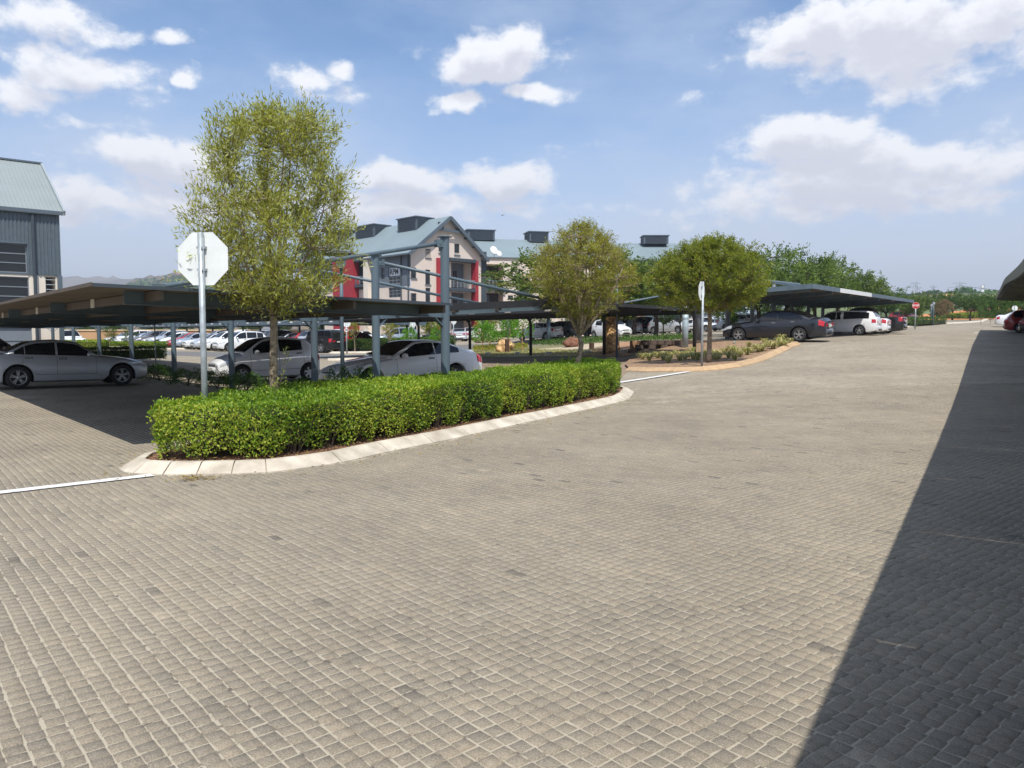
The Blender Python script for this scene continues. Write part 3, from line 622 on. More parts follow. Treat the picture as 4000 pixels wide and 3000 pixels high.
class Body:
    def __init__(s, k):
        S = SPEC[k]; s.S = S; s.k = k; s.L = S['L']; s.W = S['W'] / 2; s.xo = S['fo'] + S['wb'] / 2     # nose at x=+xo
        s.r = S['r']; s.w1, s.w2 = S['fo'], S['fo'] + S['wb']
    def arch(s, d):
        R_ = s.r + .065
        for w in (s.w1, s.w2):
            if abs(d - w) < R_: return s.r + math.sqrt(R_ * R_ - (d - w) ** 2)
        return 0
    def hw(s, d):                                   # half width at distance d from nose
        f = min(d, s.L - d); q = min(1, max(0, f) / (.75 if d < s.L / 2 else .6))
        lo = .80 if s.k not in ('jeep', 'pickup', 'bakkie') else .90
        return s.W * (lo + (1 - lo) * math.sin(q * math.pi / 2) ** .8) * (1 - (.05 if d < .02 or d > s.L - .02 else 0))
    def ring(s, d):
        S = s.S; tp = float(sm(*zip(*S['top']), d)); bl = float(sm(*zip(*S['belt']), d)); bl = min(bl, tp - .012)
        w = s.hw(d); zb = .17 + .10 * max(0, 1 - min(d, s.L - d) / .5); a = s.arch(d)
        h = bl - zb
        P = [(0, zb + .02), (w * .84, max(zb, a)), (w * .955, max(zb + .05, a)), (w * .995, max(zb + .26 * h, a + .003)), (w, max(zb + .45 * h, a + .012)), (w * .992, zb + .70 * h), (w * .968, zb + .9 * h), (w * .93, bl), (w * .86, min(tp - .004, bl + .02)), (w * .52, tp - .002), (0, tp + .012)]
        for i in range(5, 8): P[i] = (P[i][0], max(P[i][1], a + .02 + .01 * i))
        return P
    def xs(s):
        e = [0, .03, .09, .18, .3, .42]; b = []
        for w in (s.w1, s.w2): b += [w + (s.r + .065) * q for q in (-1.0001, -.985, -.93, -.8, -.6, -.4, -.2, 0, .2, .4, .6, .8, .93, .985, 1.0001)]
        m = list(np.arange(.5, s.L - .4, .16)); t = [s.L - q for q in e]
        a = sorted(set(round(x, 4) for x in e + b + m + t)); o = [a[0]]
        for x in a[1:]:
            if x - o[-1] > .0004: o.append(x)
        return o
    def pt(s, d, t):                                # point on the body side, t = ring index as float (left side)
        P = s.ring(d); i = min(int(t), len(P) - 2); f = t - i; y = P[i][0] * (1 - f) + P[i + 1][0] * f; z = P[i][1] * (1 - f) + P[i + 1][1] * f
        return Vector((s.xo - d, y, z))
    # greenhouse
    def gz(s, d):
        a, b, c, e = s.S['gh']; tp = float(sm(*zip(*s.S['top']), d))
        rf = [(a, float(np.interp(a, *zip(*s.S['top']))) + .0)] + list(s.S['roof']) + [(e, float(np.interp(e, *zip(*s.S['top']))) + .0)]
        z = float(sm(*zip(*rf), d, .09)); return max(z, tp - .01)
    def gbelt(s, d): return float(sm(*zip(*s.S['belt']), d)) + .0
    def gy(s, d, z):                                # side half-width of greenhouse at height z
        a, b, c, e = s.S['gh']; zb = s.gbelt(d); q = (z - zb) / (s.S['H'] - zb)
        end = min((d - a) / .5, (e - d) / .5, 1); end = max(0, end)
        tum = .23 if s.k not in ('jeep', 'suv', 'pickup') else .13
        return s.W * (.935 - .05 * (1 - math.sin(end * math.pi / 2)) - tum * max(0, q) ** 1.15)
    def gring(s, d):
        z = s.gz(d); zb = s.gbelt(d) - .01; z1 = max(zb + .01, z - .055)
        return [(s.gy(d, zb), zb), (s.gy(d, (zb + z1) / 2), (zb + z1) / 2), (s.gy(d, z1), z1), (s.gy(d, z1) * .93, z - .016), (s.gy(d, z1) * .55, z + .006), (0, z + .016)]
    def gtop(s, d, u):                              # roof / screen surface, u in -1..1 across
        P = s.gring(d)[2:]; q = abs(u) * P[0][0]
        ys = [p[0] for p in P][::-1]; zs = [p[1] for p in P][::-1]
        return Vector((s.xo - d, math.copysign(q, u), float(np.interp(q, ys, zs))))
    def gside(s, d, v, m0=.035, m1=.075):
        zb = s.gbelt(d) + m0; zt = max(zb + .004, s.gz(d) - m1); z = zb + (zt - zb) * v
        return Vector((s.xo - d, s.gy(d, z), z))
def grid_patch(mb, fn, us, vs, off, flip=False, mi=0, thick=0):
    P = [[fn(u, v) for v in vs] for u in us]; n, m = len(us), len(vs); Q = []
    for i in range(n):
        for j in range(m):
            a = P[min(i + 1, n - 1)][j] - P[max(i - 1, 0)][j]; b = P[i][min(j + 1, m - 1)] - P[i][max(j - 1, 0)]
            nn = a.cross(b); 
            if nn.length < 1e-9: nn = Vector((0, 0, 1))
            nn.normalize(); c = P[i][j]; 
            ref = Vector((c.x * .35, c.y, c.z - .6))
            if nn.dot(ref) < 0: nn = -nn
            Q.append(c + nn * off)
    fs = [(i * m + j, (i + 1) * m + j, (i + 1) * m + j + 1, i * m + j + 1) for i in range(n - 1) for j in range(m - 1)]
    if flip: fs = [f[::-1] for f in fs]
    mb.add(Q, fs, mi)
def sym(mb_fn):
    return mb_fn
def wheel_meshes(r, style):
    w = .20; mb = MB(); rr = r * .66
    mb.lathe([(rr, -w / 2 + .02), (r * .93, -w / 2), (r * .985, -w / 2 + .03), (r, -w / 2 + .06), (r, w / 2 - .06), (r * .985, w / 2 - .03), (r * .93, w / 2), (rr, w / 2 - .01)], 28, axis='y')
    ty = mb.mesh('tyre', TYRE, True)
    mb = MB(); y1 = w / 2 - .012
    mb.lathe([(rr * 1.01, y1 - .004), (rr * 1.0, y1 + .006), (rr * .95, y1 + .004), (rr * .93, y1 - .03), (rr * .9, y1 - .12)], 28, axis='y', mi=0)
    mb.lathe([(rr * .92, y1 - .1), (.001, y1 - .1)], 20, axis='y', mi=1)
    mb.lathe([(.19 * rr + .01, y1 - .05), (.19 * rr, y1 - .004), (.1 * rr, y1 + .004), (.001, y1 + .004)], 12, axis='y', mi=0)
    ns = {'five': 5, 'double': 5, 'seven': 7, 'six': 6}[style]
    for k in range(ns):
        a = 2 * math.pi * (k + .25) / ns
        for da in ((-.16, .16) if style == 'double' else (0,)):
            wd = .026 if style == 'double' else (.05 if ns < 7 else .034)
            a1 = a + da * .6; a2 = a + da
            p0 = Vector((math.cos(a1) * rr * .14, y1 - .012, math.sin(a1) * rr * .14)); p1 = Vector((math.cos(a2) * rr * .96, y1 - .008, math.sin(a2) * rr * .96))
            dr = (p1 - p0).normalized(); up = Vector((0, 1, 0)); sd = dr.cross(up)
            vs = []
            for p, hw in ((p0, wd * .9), (p1, wd * .62)):
                vs += [p - sd * hw - up * .02, p + sd * hw - up * .02, p + sd * hw * .8 + up * .008, p - sd * hw * .8 + up * .008]
            mb.add(vs, [(0, 1, 5, 4), (1, 2, 6, 5), (2, 3, 7, 6), (3, 0, 4, 7), (0, 3, 2, 1), (4, 5, 6, 7)], 0)
    return ty, mb.mesh('rim', [ALLOY, BLACKST], False)
def make_car(kind, name, label, cat, style='five', detail=True):
    B = Body(kind); S = B.S; root = thing(name, label, cat); xs = B.xs()
    mb = MB(); vs = []; n = 11; rings = []
    for d in xs:
        P = B.ring(d); full = [(B.xo - d, y, z) for y, z in P] + [(B.xo - d, -y, z) for y, z in P[-2:0:-1]]; rings.append(full)
    m = len(rings[0])
    for r_ in rings: vs += r_
    fs = []; mi = []
    for i in range(len(rings) - 1):
        for k in range(m):
            a = i * m + k; b = i * m + (k + 1) % m; fs.append((a, b, b + m, a + m)); mi.append(1 if k in (0, m - 1) else 0)
    b0 = len(mb.v); mb.v += vs; mb.f += fs; mb.m += mi
    for i, rv in ((0, False), (len(rings) - 1, True)):
        f = tuple(b0 + i * m + k for k in range(m)); mb.f.append(f[::-1] if not rv else f); mb.m.append(0)
    # roof shell on top
    a, b, c, e = S['gh']; ds = list(np.linspace(a + .01, e - .01, 34)); b1 = len(mb.v)
    for d in ds:
        G = B.gring(d); mb.v += [(B.xo - d, y, z) for y, z in G] + [(B.xo - d, -y, z) for y, z in G[-2::-1]]
    gm = 11
    for i in range(len(ds) - 1):
        for k in range(gm - 1):
            q = b1 + i * gm + k; mb.f.append((q, q + 1, q + 1 + gm, q + gm)); mb.m.append(0)
    for i, rv in ((0, False), (len(ds) - 1, True)):
        f = tuple(b1 + i * gm + k for k in range(gm)); mb.f.append(f[::-1] if not rv else f); mb.m.append(0)
    me = mb.mesh('body', [PW, WELL], True)
    body = link('body', me, root)
    try: me.set_sharp_from_angle(angle=R(38))
    except Exception: pass
    # wheel wells
    # glazing
    g = MB(); us = np.linspace(a + .07, b - .02, 9); grid_patch(g, lambda d, u: B.gtop(d, u), us, np.linspace(-.9, .9, 9), .007); g.build('windscreen', CARGLASS, root, True)
    g = MB(); us = np.linspace(c + .10, e - .06, 8); grid_patch(g, lambda d, u: B.gtop(d, u), us, np.linspace(-.86, .86, 9), .007); g.build('rear_window', CARGLASS, root, True)
    for sgn in (1, -1):
        for (x1, x2) in S['wins']:
            g = MB(); grid_patch(g, lambda d, v: B.gside(d, v), np.linspace(x1, x2, 9), np.linspace(0, 1, 5), .006)
            if sgn < 0: g.v = [(p[0], -p[1], p[2]) for p in g.v]; g.f = [f[::-1] for f in g.f]
            g.build('side_window', CARGLASS, root, True)
        if detail:
            g = MB(); t = .012
            for d in S['seams']:
                grid_patch(g, lambda u, v: B.pt(d + u, v), [-.004, .004], np.linspace(3.2, 7.0, 7), .0025)
            grid_patch(g, lambda u, v: B.pt(u, v), np.linspace(S['seams'][0], S['seams'][-1], 12), [3.2, 3.27], .0025)
            if sgn < 0: g.v = [(p[0], -p[1], p[2]) for p in g.v]
            g.build('door_gap', TRIM, root)
            for d in S['seams'][1:]:
                p = B.pt(d - .16, 6.2); h = MB(); h.box((p.x, sgn * (p.y + .012), p.z), (.17, .03, .024)); h.box((p.x, sgn * (p.y + .004), p.z), (.2, .01, .05), mi=1); h.build('door_handle', [PLG, TRIM] if kind != 'x' else PLG, root)
            p = B.gside(S['wins'][0][0] + .08, .05); h = MB()
            h.lathe([(.001, -.085), (.055, -.08), (.075, -.03), (.078, .03), (.06, .08), (.001, .09)], 12, (p.x - .02 + .03, sgn * (p.y + .13), p.z + .04), 'y'); h.v = [(q[0], q[1], q[2]) for q in h.v]
            h.box((p.x + .02, sgn * (p.y + .03), p.z - .01), (.05, .1, .025)); h.build('wing_mirror', body.material_slots[0].material, root, True)
        # lamps
        def lp(nm, mat, us, ts):
            g = MB(); grid_patch(g, lambda d, t: B.pt(d, t), us, ts, .006)
            if sgn < 0: g.v = [(p[0], -p[1], p[2]) for p in g.v]; g.f = [f[::-1] for f in g.f]
            return g.build(nm, mat, root, True)
        lp('headlight', LAMP, np.linspace(.035, .52 if kind not in ('jeep', 'pickup') else .2, 7), np.linspace(5.3, 7.2, 5))
        L = B.L; tall = kind in ('hatch', 'hatch_big', 'suv')
        lp('tail_light', TAIL, np.linspace(L - (.30 if not tall else .22), L - .012, 6), np.linspace(5.0 if not tall else 5.0, 7.6, 5))
        # light clusters continue on the flat faces
        for nm, mat, d, sx in (('headlight', LAMP, 0, 1), ('tail_light', TAIL, L, -1)):
            P = B.ring(d); w = P[5][0]; g = MB(); g.box((B.xo - d + sx * .006, sgn * w * .76, (P[6][1] + P[5][1]) / 2 + .01), (.03, w * .36, .10 if d == 0 else .13)); g.build(nm, mat, root)
    # rounded bumpers
    for d, sx, nm in ((0, 1, 'front_bumper'), (B.L, -1, 'rear_bumper')):
        P = B.ring(d); w = P[3][0]; g = MB(); vs = []; nn = 13; prof = [(0, .24), (.045, .28), (.06, .36), (.06, .46), (.04, .53), (0, .56)]
        for k in range(nn):
            u = -1 + 2 * k / (nn - 1)
            for (o, z) in prof: vs.append((B.xo - d + sx * (o * math.cos(u * 1.25) + .0 - (1 - math.cos(u * .9)) * .05), u * w * 1.0, z + (0 if S['H'] < 1.6 else .08)))
        q = len(prof); fs = [(k * q + j, k * q + j + 1, (k + 1) * q + j + 1, (k + 1) * q + j) for k in range(nn - 1) for j in range(q - 1)]
        if sx < 0: fs = [f[::-1] for f in fs]
        g.add(vs, fs); o = g.build(nm, PW, root, True)
        gg = MB(); gg.box((B.xo - d + sx * .068, 0, .33 + (0 if S['H'] < 1.6 else .08)), (.02, w * 1.15, .10)); gg.build('air_intake', TRIM, root)
        pl = MB(); pl.box((B.xo - d + sx * (.07 if d == 0 else .03), 0, .47 if d == 0 else P[5][1] + .02), (.02, .50, .11)); pl.build('number_plate', PLATE, root)
    P = B.ring(0); g = MB(); w = P[5][0]
    for k in range(4): g.box((B.xo + .012, 0, P[5][1] + .0 + k * .03), (.02, w * .95, .012), mi=1)
    g.box((B.xo + .004, 0, P[5][1] + .05), (.02, w * 1.0, .14)); g.build('grille', [TRIM, ALLOY], root)
    # underside and axles as one dark tray so no daylight shows through the arches
    g = MB(); g.box((B.xo - B.L / 2, 0, .30), (B.L - .7, S['W'] * .62, .2)); g.build('underbody', WELL, root)
    ty, rim = wheel_meshes(B.r, style)
    for d in (B.w1, B.w2):
        for sgn in (1, -1):
            t = link('wheel', ty, root, (B.xo - d, sgn * (B.W - .115), B.r)); 
            if sgn < 0: t.rotation_euler = (0, 0, math.pi)
            link('rim', rim, t)
    return root
def finish(root, p, yaw, pt, label=None, group=None):
    root.location = p; e = .9
    # follow the slope of the ground
    h = Vector((math.cos(yaw), math.sin(yaw), 0)); l = Vector((-h.y, h.x, 0))
    zf = H(p[0] + h.x * e, p[1] + h.y * e) - H(p[0] - h.x * e, p[1] - h.y * e); zl = H(p[0] + l.x * e, p[1] + l.y * e) - H(p[0] - l.x * e, p[1] - l.y * e)
    root.rotation_euler = (math.atan2(zl, 2 * e), -math.atan2(zf, 2 * e), yaw)
    for ch in root.children:
        if ch.name.split('.')[0] in ('body', 'front_bumper', 'rear_bumper', 'wing_mirror'):
            s = ch.material_slots[0]; s.link = 'OBJECT'; s.material = pt
    if label: root['label'] = label
    if group: root['group'] = group
def at3(x, y): return Vector((x, y, H(x, y) + .02))
ANG_C = CA; ANG_CN = CA + math.pi; ANG_R = CA + math.pi / 2; ANG_RN = CA - math.pi / 2
ANG_NC = math.atan2(nC.y, nC.x)
PRO = {}
def car(kind, p, yaw, pt, name, label, cat='car', group=None, style='five'):
    if kind not in PRO:
        o = make_car(kind, name, label, cat, style); PRO[kind] = o
    else:
        o = copy_tree(PRO[kind]); o.name = name; o['category'] = cat
        if 'group' in o: del o['group']
    finish(o, p, yaw, pt, label, group); return o
# the cars close to the camera
car('sedan', at3(-13.8, 23.75), ANG_C, PS, 'sedan_car', 'silver four-door sedan under the near carport on the left, nose to the shrubs', style='double')
car('hatch', at3(-8.5, 26.7), ANG_CN, PW, 'hatchback_car', 'small white hatchback parked nose-left behind the slender tree trunk', style='six')
car('coupe', at3(-3.25, 22.0), ANG_CN, PW, 'coupe_car', 'white two-door coupe with arched roof behind the hedge and thick posts', style='five')
car('suv', at3(-19.2, 27.8), ANG_C, PBR, 'parked_car', 'grey-brown car at the left edge of the photo, partly behind the silver sedan')
car('saloon', at3(12.75, 37.5), ANG_NC, PDB, 'sedan_car', 'dark blue-grey sedan under the right carport, tail in the sun', style='double')
bp_ = Vector((12.7, 37.4, 0))
def cslot(s): q = bp_ + rC * s; return at3(q.x, q.y)
car('bakkie', cslot(13.3), ANG_NC, PW, 'pickup_truck', 'small white pickup with a dark-windowed canopy beside the dark sedan', 'pickup truck', style='five')
q = cslot(16.4); car('sedan', q, ANG_NC, PW, 'sedan_car', 'white sedan with its tail in the sun beyond the white pickup')
q = cslot(19.9); car('pickup', q, ANG_NC, PB, 'pickup_truck', 'dark double-cab pickup, last vehicle under the right carport', 'pickup truck')
# right edge
AR = math.atan2(-.526, .85)
for (tx, Y, kind, pt, lab) in ((3978, 50, 'hatch_big', PB, 'black car tail at the right edge of the photo, in the shade'), (3926, 57, 'suv', PDR, 'dark red hatchback tail under the far right carport'),
        (3925, 61.5, 'suv', PW, 'white tall wagon just behind the dark red hatchback'), (3896, 72, 'saloon', PW, 'white sedan tail farthest along the right carport')):
    L = SPEC[kind]['L']; x = X_at(tx, Y, 2.2); cx, cy = x + math.cos(AR) * (L / 2), Y + math.sin(AR) * (L / 2)
    car(kind, at3(cx, cy), AR, pt, 'parked_car', lab, group='cars along the right edge')
# middle distance, behind the second carport
MID = [('hatch_big', 2108, 66, ANG_R + .2, PW, 'white hatchback, first of three tails beyond the boulder'), ('hatch_big', 2190, 67.5, ANG_R + .2, PG, 'grey hatchback between the white and the black hatchback'),
       ('suv', 2262, 69, ANG_R + .2, PB, 'black tall hatchback, third of three tails beyond the boulder'), ('hatch', 2385, 62, ANG_RN - .15, PW, 'small white hatchback facing right behind the flaking tree trunk'),
       ('hatch', 2440, 76, ANG_R + .3, PS, 'pale silver hatchback tail behind the small white hatchback'), ('suv', 2488, 78, ANG_R + .3, PDB, 'dark blue hatchback tail left of the low brown building steps'),
       ('hatch_big', 2622, 68, ANG_RN + .05, PLG, 'light grey hatchback facing right, left of the pale galvanised column'), ('sedan', 2735, 84, ANG_RN, PW, 'white sedan between the pale column and the stop sign post'),
       ('sedan', 2820, 88, ANG_RN, PS, 'silver sedan seen between the carport columns'), ('suv', 2790, 96, ANG_RN, PW, 'white van-like wagon farthest behind the columns'),
       ('pickup', 2905, 80, ANG_RN, PS, 'silver pickup ahead of the dark sedan nose'), ('sedan', 2560, 88, ANG_RN, PDB, 'dark sedan behind the wire fence'),
       ('sedan', 1792, 84, ANG_R - .6, PS, 'silver sedan tail right of the thick front post'), ('hatch_big', 1838, 84, ANG_R - .55, PLG, 'silver hatchback beside the silver sedan tail'),
       ('suv', 1545, 74, ANG_CN - .35, PSB, 'silver-blue wagon facing left behind the clipped hedge'), ('sedan', 1690, 88, ANG_CN - .2, PB, 'black car low behind the bright shrub'),
       ('hatch_big', 1385, 80, ANG_R + .5, PW, 'white hatchback tail right of the fifteen speed sign'), ('hatch_big', 1350, 78, ANG_R + .5, PBL, 'blue hatchback half behind the young tree'),
       ('hatch_big', 1290, 72, ANG_R + .35, PBL, 'bright blue hatchback beside the black jeep'), ('suv', 1318, 90, ANG_R + .5, PW, 'white car roof showing behind the blue hatchback'),
       ('hatch', 3530, 92, ANG_NC + 2.6, PR, 'bright red small car far behind the stop sign hedge')]
for (k, px, Y, yaw, pt, lab) in MID:
    p = on(px, Y); car(k, at3(p.x, p.y), yaw, pt, 'parked_car', lab, group='cars in the far parking area')
# black jeep in the gap of the hedge
p = on(1240, 63); car('jeep', at3(p.x, p.y), ANG_R + .35, PB, 'jeep_car', 'tall black open-topped jeep in the gap between two clipped hedges', 'jeep')
# rows in the left lot
ROWA = [('suv', PW, 'white wagon nearest the gap in the hedge'), ('suv', PW, 'second white wagon from the gap in the hedge'), ('hatch_big', PS, 'silver hatchback left of the two white wagons'), ('sedan', PW, 'white sedan right of the red hatchback'),
        ('hatch_big', PSB, 'pale blue-silver hatchback right of the red one'), ('hatch_big', PR, 'bright red hatchback in the left parking row'), ('hatch', PW, 'small white hatchback left of the red one'), ('suv', PS, 'silver wagon with white cars either side'),
        ('sedan', PW, 'white sedan with a low bonnet in the left row'), ('suv', PBR, 'dark brown wagon in the left row'), ('hatch_big', PS, 'silver hatchback left of the dark brown wagon'), ('sedan', PSB, 'blue-silver sedan in the left row'),
        ('suv', PW, 'white wagon two cars left of the brown one'), ('hatch_big', PG, 'grey hatchback towards the left end of the row'), ('sedan', PW, 'white sedan near the left end of the row')]
for k, (kd, pt, lab) in enumerate(ROWA):
    p = Vector((-24.0, 67.5, 0)) + rD * (2.75 * k) + cD * random.uniform(-.25, .25)
    car(kd, at3(p.x, p.y), ANG_CN + random.uniform(-.02, .02), pt, 'parked_car', lab, group='cars in the left parking row')
p = on(262, 74); car('pickup', at3(p.x, p.y), ANG_CN + 1.9, PW, 'pickup_truck', 'white double-cab pickup side-on at the left end of the lot', 'pickup truck')
FL = Vector((-19.7, 72, 0))
ROWB = [(-8.4, 'hatch_big', PR, 'red hatchback tail beside the slender tree trunk'), (-4.5, 'sedan', PG, 'dark grey sedan under the cross-braced carport'), (-1.6, 'suv', PS, 'silver wagon tail left of the red tail lights'),
        (1.2, 'hatch_big', PR, 'red hatchback second from the slender tree'), (4.1, 'sedan', PS, 'silver sedan tail lit through the carport'), (7.0, 'suv', PG, 'grey wagon tail under the cross-braced carport'), (10, 'hatch_big', PW, 'white hatchback tail by the tall sign pole'),
        (13, 'hatch_big', PLG, 'light grey hatchback tail right of the sign pole'), (16, 'sedan', PB, 'black sedan tail left of the sign pole'), (22, 'suv', PS, 'silver wagon deep under the cross-braced carport'), (26, 'sedan', PDB, 'dark sedan deep under the cross-braced carport')]
for s, kd, pt, lab in ROWB:
    p = FL + rD * s + cD * 1.4; car(kd, at3(p.x, p.y), ANG_C, pt, 'parked_car', lab, group='cars under the cross-braced carport')
for (px, Y, kd, pt, lab) in ((1045, 118, 'suv', PS, 'silver wagon tail parked beyond the carport on dry grass'), (1105, 116, 'suv', PS, 'second silver wagon beyond the carport, near the tree trunk'), (950, 120, 'pickup', PW, 'white pickup parked beyond the lot on dry grass')):
    p = on(px, Y); car(kd, at3(p.x, p.y), R(80), pt, 'parked_car', lab, 'car', group='cars beyond the left lot')
# ------------------------------------------------------------------ vegetation
G_HEDGE = leafmat('hedge_leaves', [(.05, .10, .015), (.12, .23, .02), (.22, .34, .03), (.34, .42, .045), (.46, .48, .08)], trans=.35)
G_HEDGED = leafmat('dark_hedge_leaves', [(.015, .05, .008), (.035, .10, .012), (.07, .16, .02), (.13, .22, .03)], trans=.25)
G_WILLOW = leafmat('olive_leaves', [(.11, .11, .02), (.24, .24, .035), (.35, .37, .06), (.45, .48, .12), (.55, .57, .28)], trans=.42)
G_OLIVE2 = leafmat('yellow_green_leaves', [(.11, .10, .02), (.23, .23, .03), (.34, .34, .045), (.45, .44, .08)], trans=.38)
G_TREE3 = leafmat('dark_olive_leaves', [(.06, .09, .012), (.15, .20, .022), (.26, .30, .03), (.38, .36, .05)], trans=.38)
G_ACACIA = leafmat('bright_green_leaves', [(.03, .06, .012), (.075, .13, .02), (.14, .21, .035), (.22, .28, .06)], trans=.3)
G_MID = leafmat('mid_green_leaves', [(.02, .05, .01), (.045, .10, .015), (.08, .16, .02), (.13, .21, .03)], trans=.25)
G_BRIGHT = leafmat('lime_green_leaves', [(.06, .17, .01), (.12, .30, .02), (.2, .38, .03)], trans=.35)
G_DRYLEAF = leafmat('brown_dry_leaves', [(.16, .11, .05), (.24, .17, .08), (.30, .22, .12)], trans=.2)
G_STRAP = leafmat('variegated_strap_leaves', [(.16, .20, .05), (.34, .36, .11), (.50, .46, .20), (.60, .52, .28)], trans=.3)
G_LITTER = leafmat('fallen_yellow_leaves', [(.25, .18, .04), (.38, .29, .07), (.2, .12, .05)], trans=.1)

def leaf_quads(P, D, ln, wd, rng, fold=.25, NH=None):
    n = len(P); D = D / (np.linalg.norm(D, axis=1, keepdims=True) + 1e-9)
    r = rng.normal(size=(n, 3)) if NH is None else NH; S = np.cross(D, r); S /= (np.linalg.norm(S, axis=1, keepdims=True) + 1e-9); U = np.cross(S, D)
    ln = (ln * rng.uniform(.7, 1.3, n))[:, None]; wd = (wd * rng.uniform(.75, 1.25, n))[:, None]
    mid = P + D * ln * .5
    return np.stack([P, mid + S * wd * .5 + U * wd * fold, P + D * ln, mid - S * wd * .5 + U * wd * fold], 1)
def leafcloud(name, P, D, ln, wd, mat, parent, tone=None, seed=0, NH=None):
    rng = np.random.default_rng(seed); 
    if tone is None: tone = rng.uniform(0, 1, len(P))
    return link(name, quads_mesh(name, leaf_quads(P, D, ln, wd, rng, .25, NH), mat, tone), parent)

def tree_mesh(seed, h, z0, prof, tr, nlimb=6, ntw=14, nsub=5, leaves=9000, ln=.08, wd=.018, up=.35, lean=(0, 0), asym=None, bend=.08, rough=.16, sig=.13, fork=.8, layers=0, barkr=1.0, cluster=True):
    """returns (trunk MB, leaf pos, leaf dir, tone). prof: list of (t, radius) from crown base to top"""
    rg = np.random.default_rng(seed); top = h; cz = top - z0
    ts = [p[0] for p in prof]; rs = [p[1] for p in prof]
    off = np.array(asym or (0, 0), float)
    ph = rg.uniform(0, 6.28, 6)
    def rad(t, a): return np.interp(t, ts, rs) * (1 + rough * np.sin(2 * a + ph[0] + 3 * t) + rough * .7 * np.sin(3 * a + ph[1] - 5 * t) + rough * .6 * np.sin(5 * a + ph[2] + 9 * t))
    mb = MB(); base = np.zeros(3); fk = np.array([lean[0], lean[1], z0 * fork])
    npt = 7; pts = []
    for i in range(npt):
        q = i / (npt - 1); w = bend * math.sin(q * 3.0 + ph[3]) * (1 if 0 < i < npt - 1 else .3)
        pts.append(base + (fk - base) * q + np.array([w * math.cos(ph[4]), w * math.sin(ph[4]), 0]) * z0 * .5)
    mb.tube(pts, [tr * (1.25 if i == 0 else 1.05 - .3 * i / npt) for i in range(npt)], 10); start = np.array(pts[-1])
    LP = []; LD = []; TN = []
    tips = []
    for i in range(nlimb):
        a = 2 * math.pi * (i + rg.uniform(-.3, .3)) / nlimb; t = rg.uniform(.35, .95) if i % 2 else rg.uniform(.55, .97)
        R_ = float(rad(t, a)) * (rg.uniform(.35, .7)); end = np.array([lean[0] + off[0] * t + R_ * math.cos(a), lean[1] + off[1] * t + R_ * math.sin(a), z0 + cz * t])
        ctrl = start + (end - start) * .4 + np.array([R_ * math.cos(a) * .35, R_ * math.sin(a) * .35, cz * .04]); L = []
        for j in range(8):
            q = j / 7; L.append(start * (1 - q) ** 2 + ctrl * 2 * q * (1 - q) + end * q * q + rg.normal(0, .012 * h / 5, 3) * (j > 0))
        mb.tube(L, [tr * .55 * (1 - .82 * j / 7) * barkr for j in range(8)], 7); tips.append(np.array(L))
    allsp = np.concatenate(tips + [np.array(pts[-2:])])
    ends = []
    tries = 0
    while len(ends) < ntw * nlimb and tries < 20000:
        tries += 1
        t = rg.uniform(0.0, 1.0); a = rg.uniform(0, 6.283); R0 = float(rad(t, a)); 
        rr = R0 * math.sqrt(rg.uniform(.05, 1.0)) * .93
        if rg.random() > (R0 / max(rs)) ** 1.2 + .15: continue
        z = z0 + cz * t
        if layers:
            k = math.floor(t * layers); z = z0 + cz * (k + .5) / layers + rg.normal(0, cz * .035) + rr * .06
        ends.append(np.array([lean[0] + off[0] * t + rr * math.cos(a), lean[1] + off[1] * t + rr * math.sin(a), z]))
    for e in ends:
        cand = allsp[allsp[:, 2] < e[2] + .02 * h]
        if len(cand) == 0: cand = allsp
        d = np.linalg.norm(cand - e, axis=1) + np.abs(cand[:, 2] - e[2]) * .2; s = cand[np.argmin(d + rg.uniform(0, .25, len(d)) * cz * .3)]
        mid = (s + e) / 2 + np.array([0, 0, -.05 * cz]) * rg.uniform(-.2, 1) + rg.normal(0, .02 * h / 5, 3)
        mb.tube([s, mid, e], [tr * .14 * barkr, tr * .09 * barkr, tr * .035 * barkr], 4, cap=False)
        for _ in range(nsub):
            q = rg.uniform(.35, 1); b = (s * (1 - q) ** 2 + mid * 2 * q * (1 - q) + e * q * q)
            dr = (e - s); dr /= np.linalg.norm(dr) + 1e-9; dr = dr * .6 + rg.normal(0, .6, 3) + np.array([0, 0, up]); dr /= np.linalg.norm(dr)
            l = sig * rg.uniform(1.2, 3.0); tt = b + dr * l
            mb.tube([b, tt], [tr * .04 * barkr, tr * .015 * barkr], 3, cap=False); 
            nn = max(3, int(leaves / (len(ends) * nsub)))
            k = rg.uniform(.1, 1.1, nn)[:, None]; pp = b + (tt - b) * k + rg.normal(0, sig * .28, (nn, 3)); LP.append(pp)
            ld = dr * .7 + rg.normal(0, .55, (nn, 3)) + np.array([0, 0, up * .6]); LD.append(ld)
            TN.append(np.clip(rg.normal(.5, .22, nn) + rg.normal(0, .15), 0, 1))
    return mb, np.concatenate(LP), np.concatenate(LD), np.concatenate(TN), ln, wd
def plant_tree(name, label, p, T, bark, leaf, rz=0.0, scale=1.0, group=None, cat='tree'):
    mb, LP, LD, TN, ln, wd = T; root = thing(name, label, cat, p, rz, group); root.scale = (scale,) * 3
    mb.build('trunk', bark, root, True); leafcloud('crown', LP, LD, ln, wd, leaf, root, TN, 5); return root

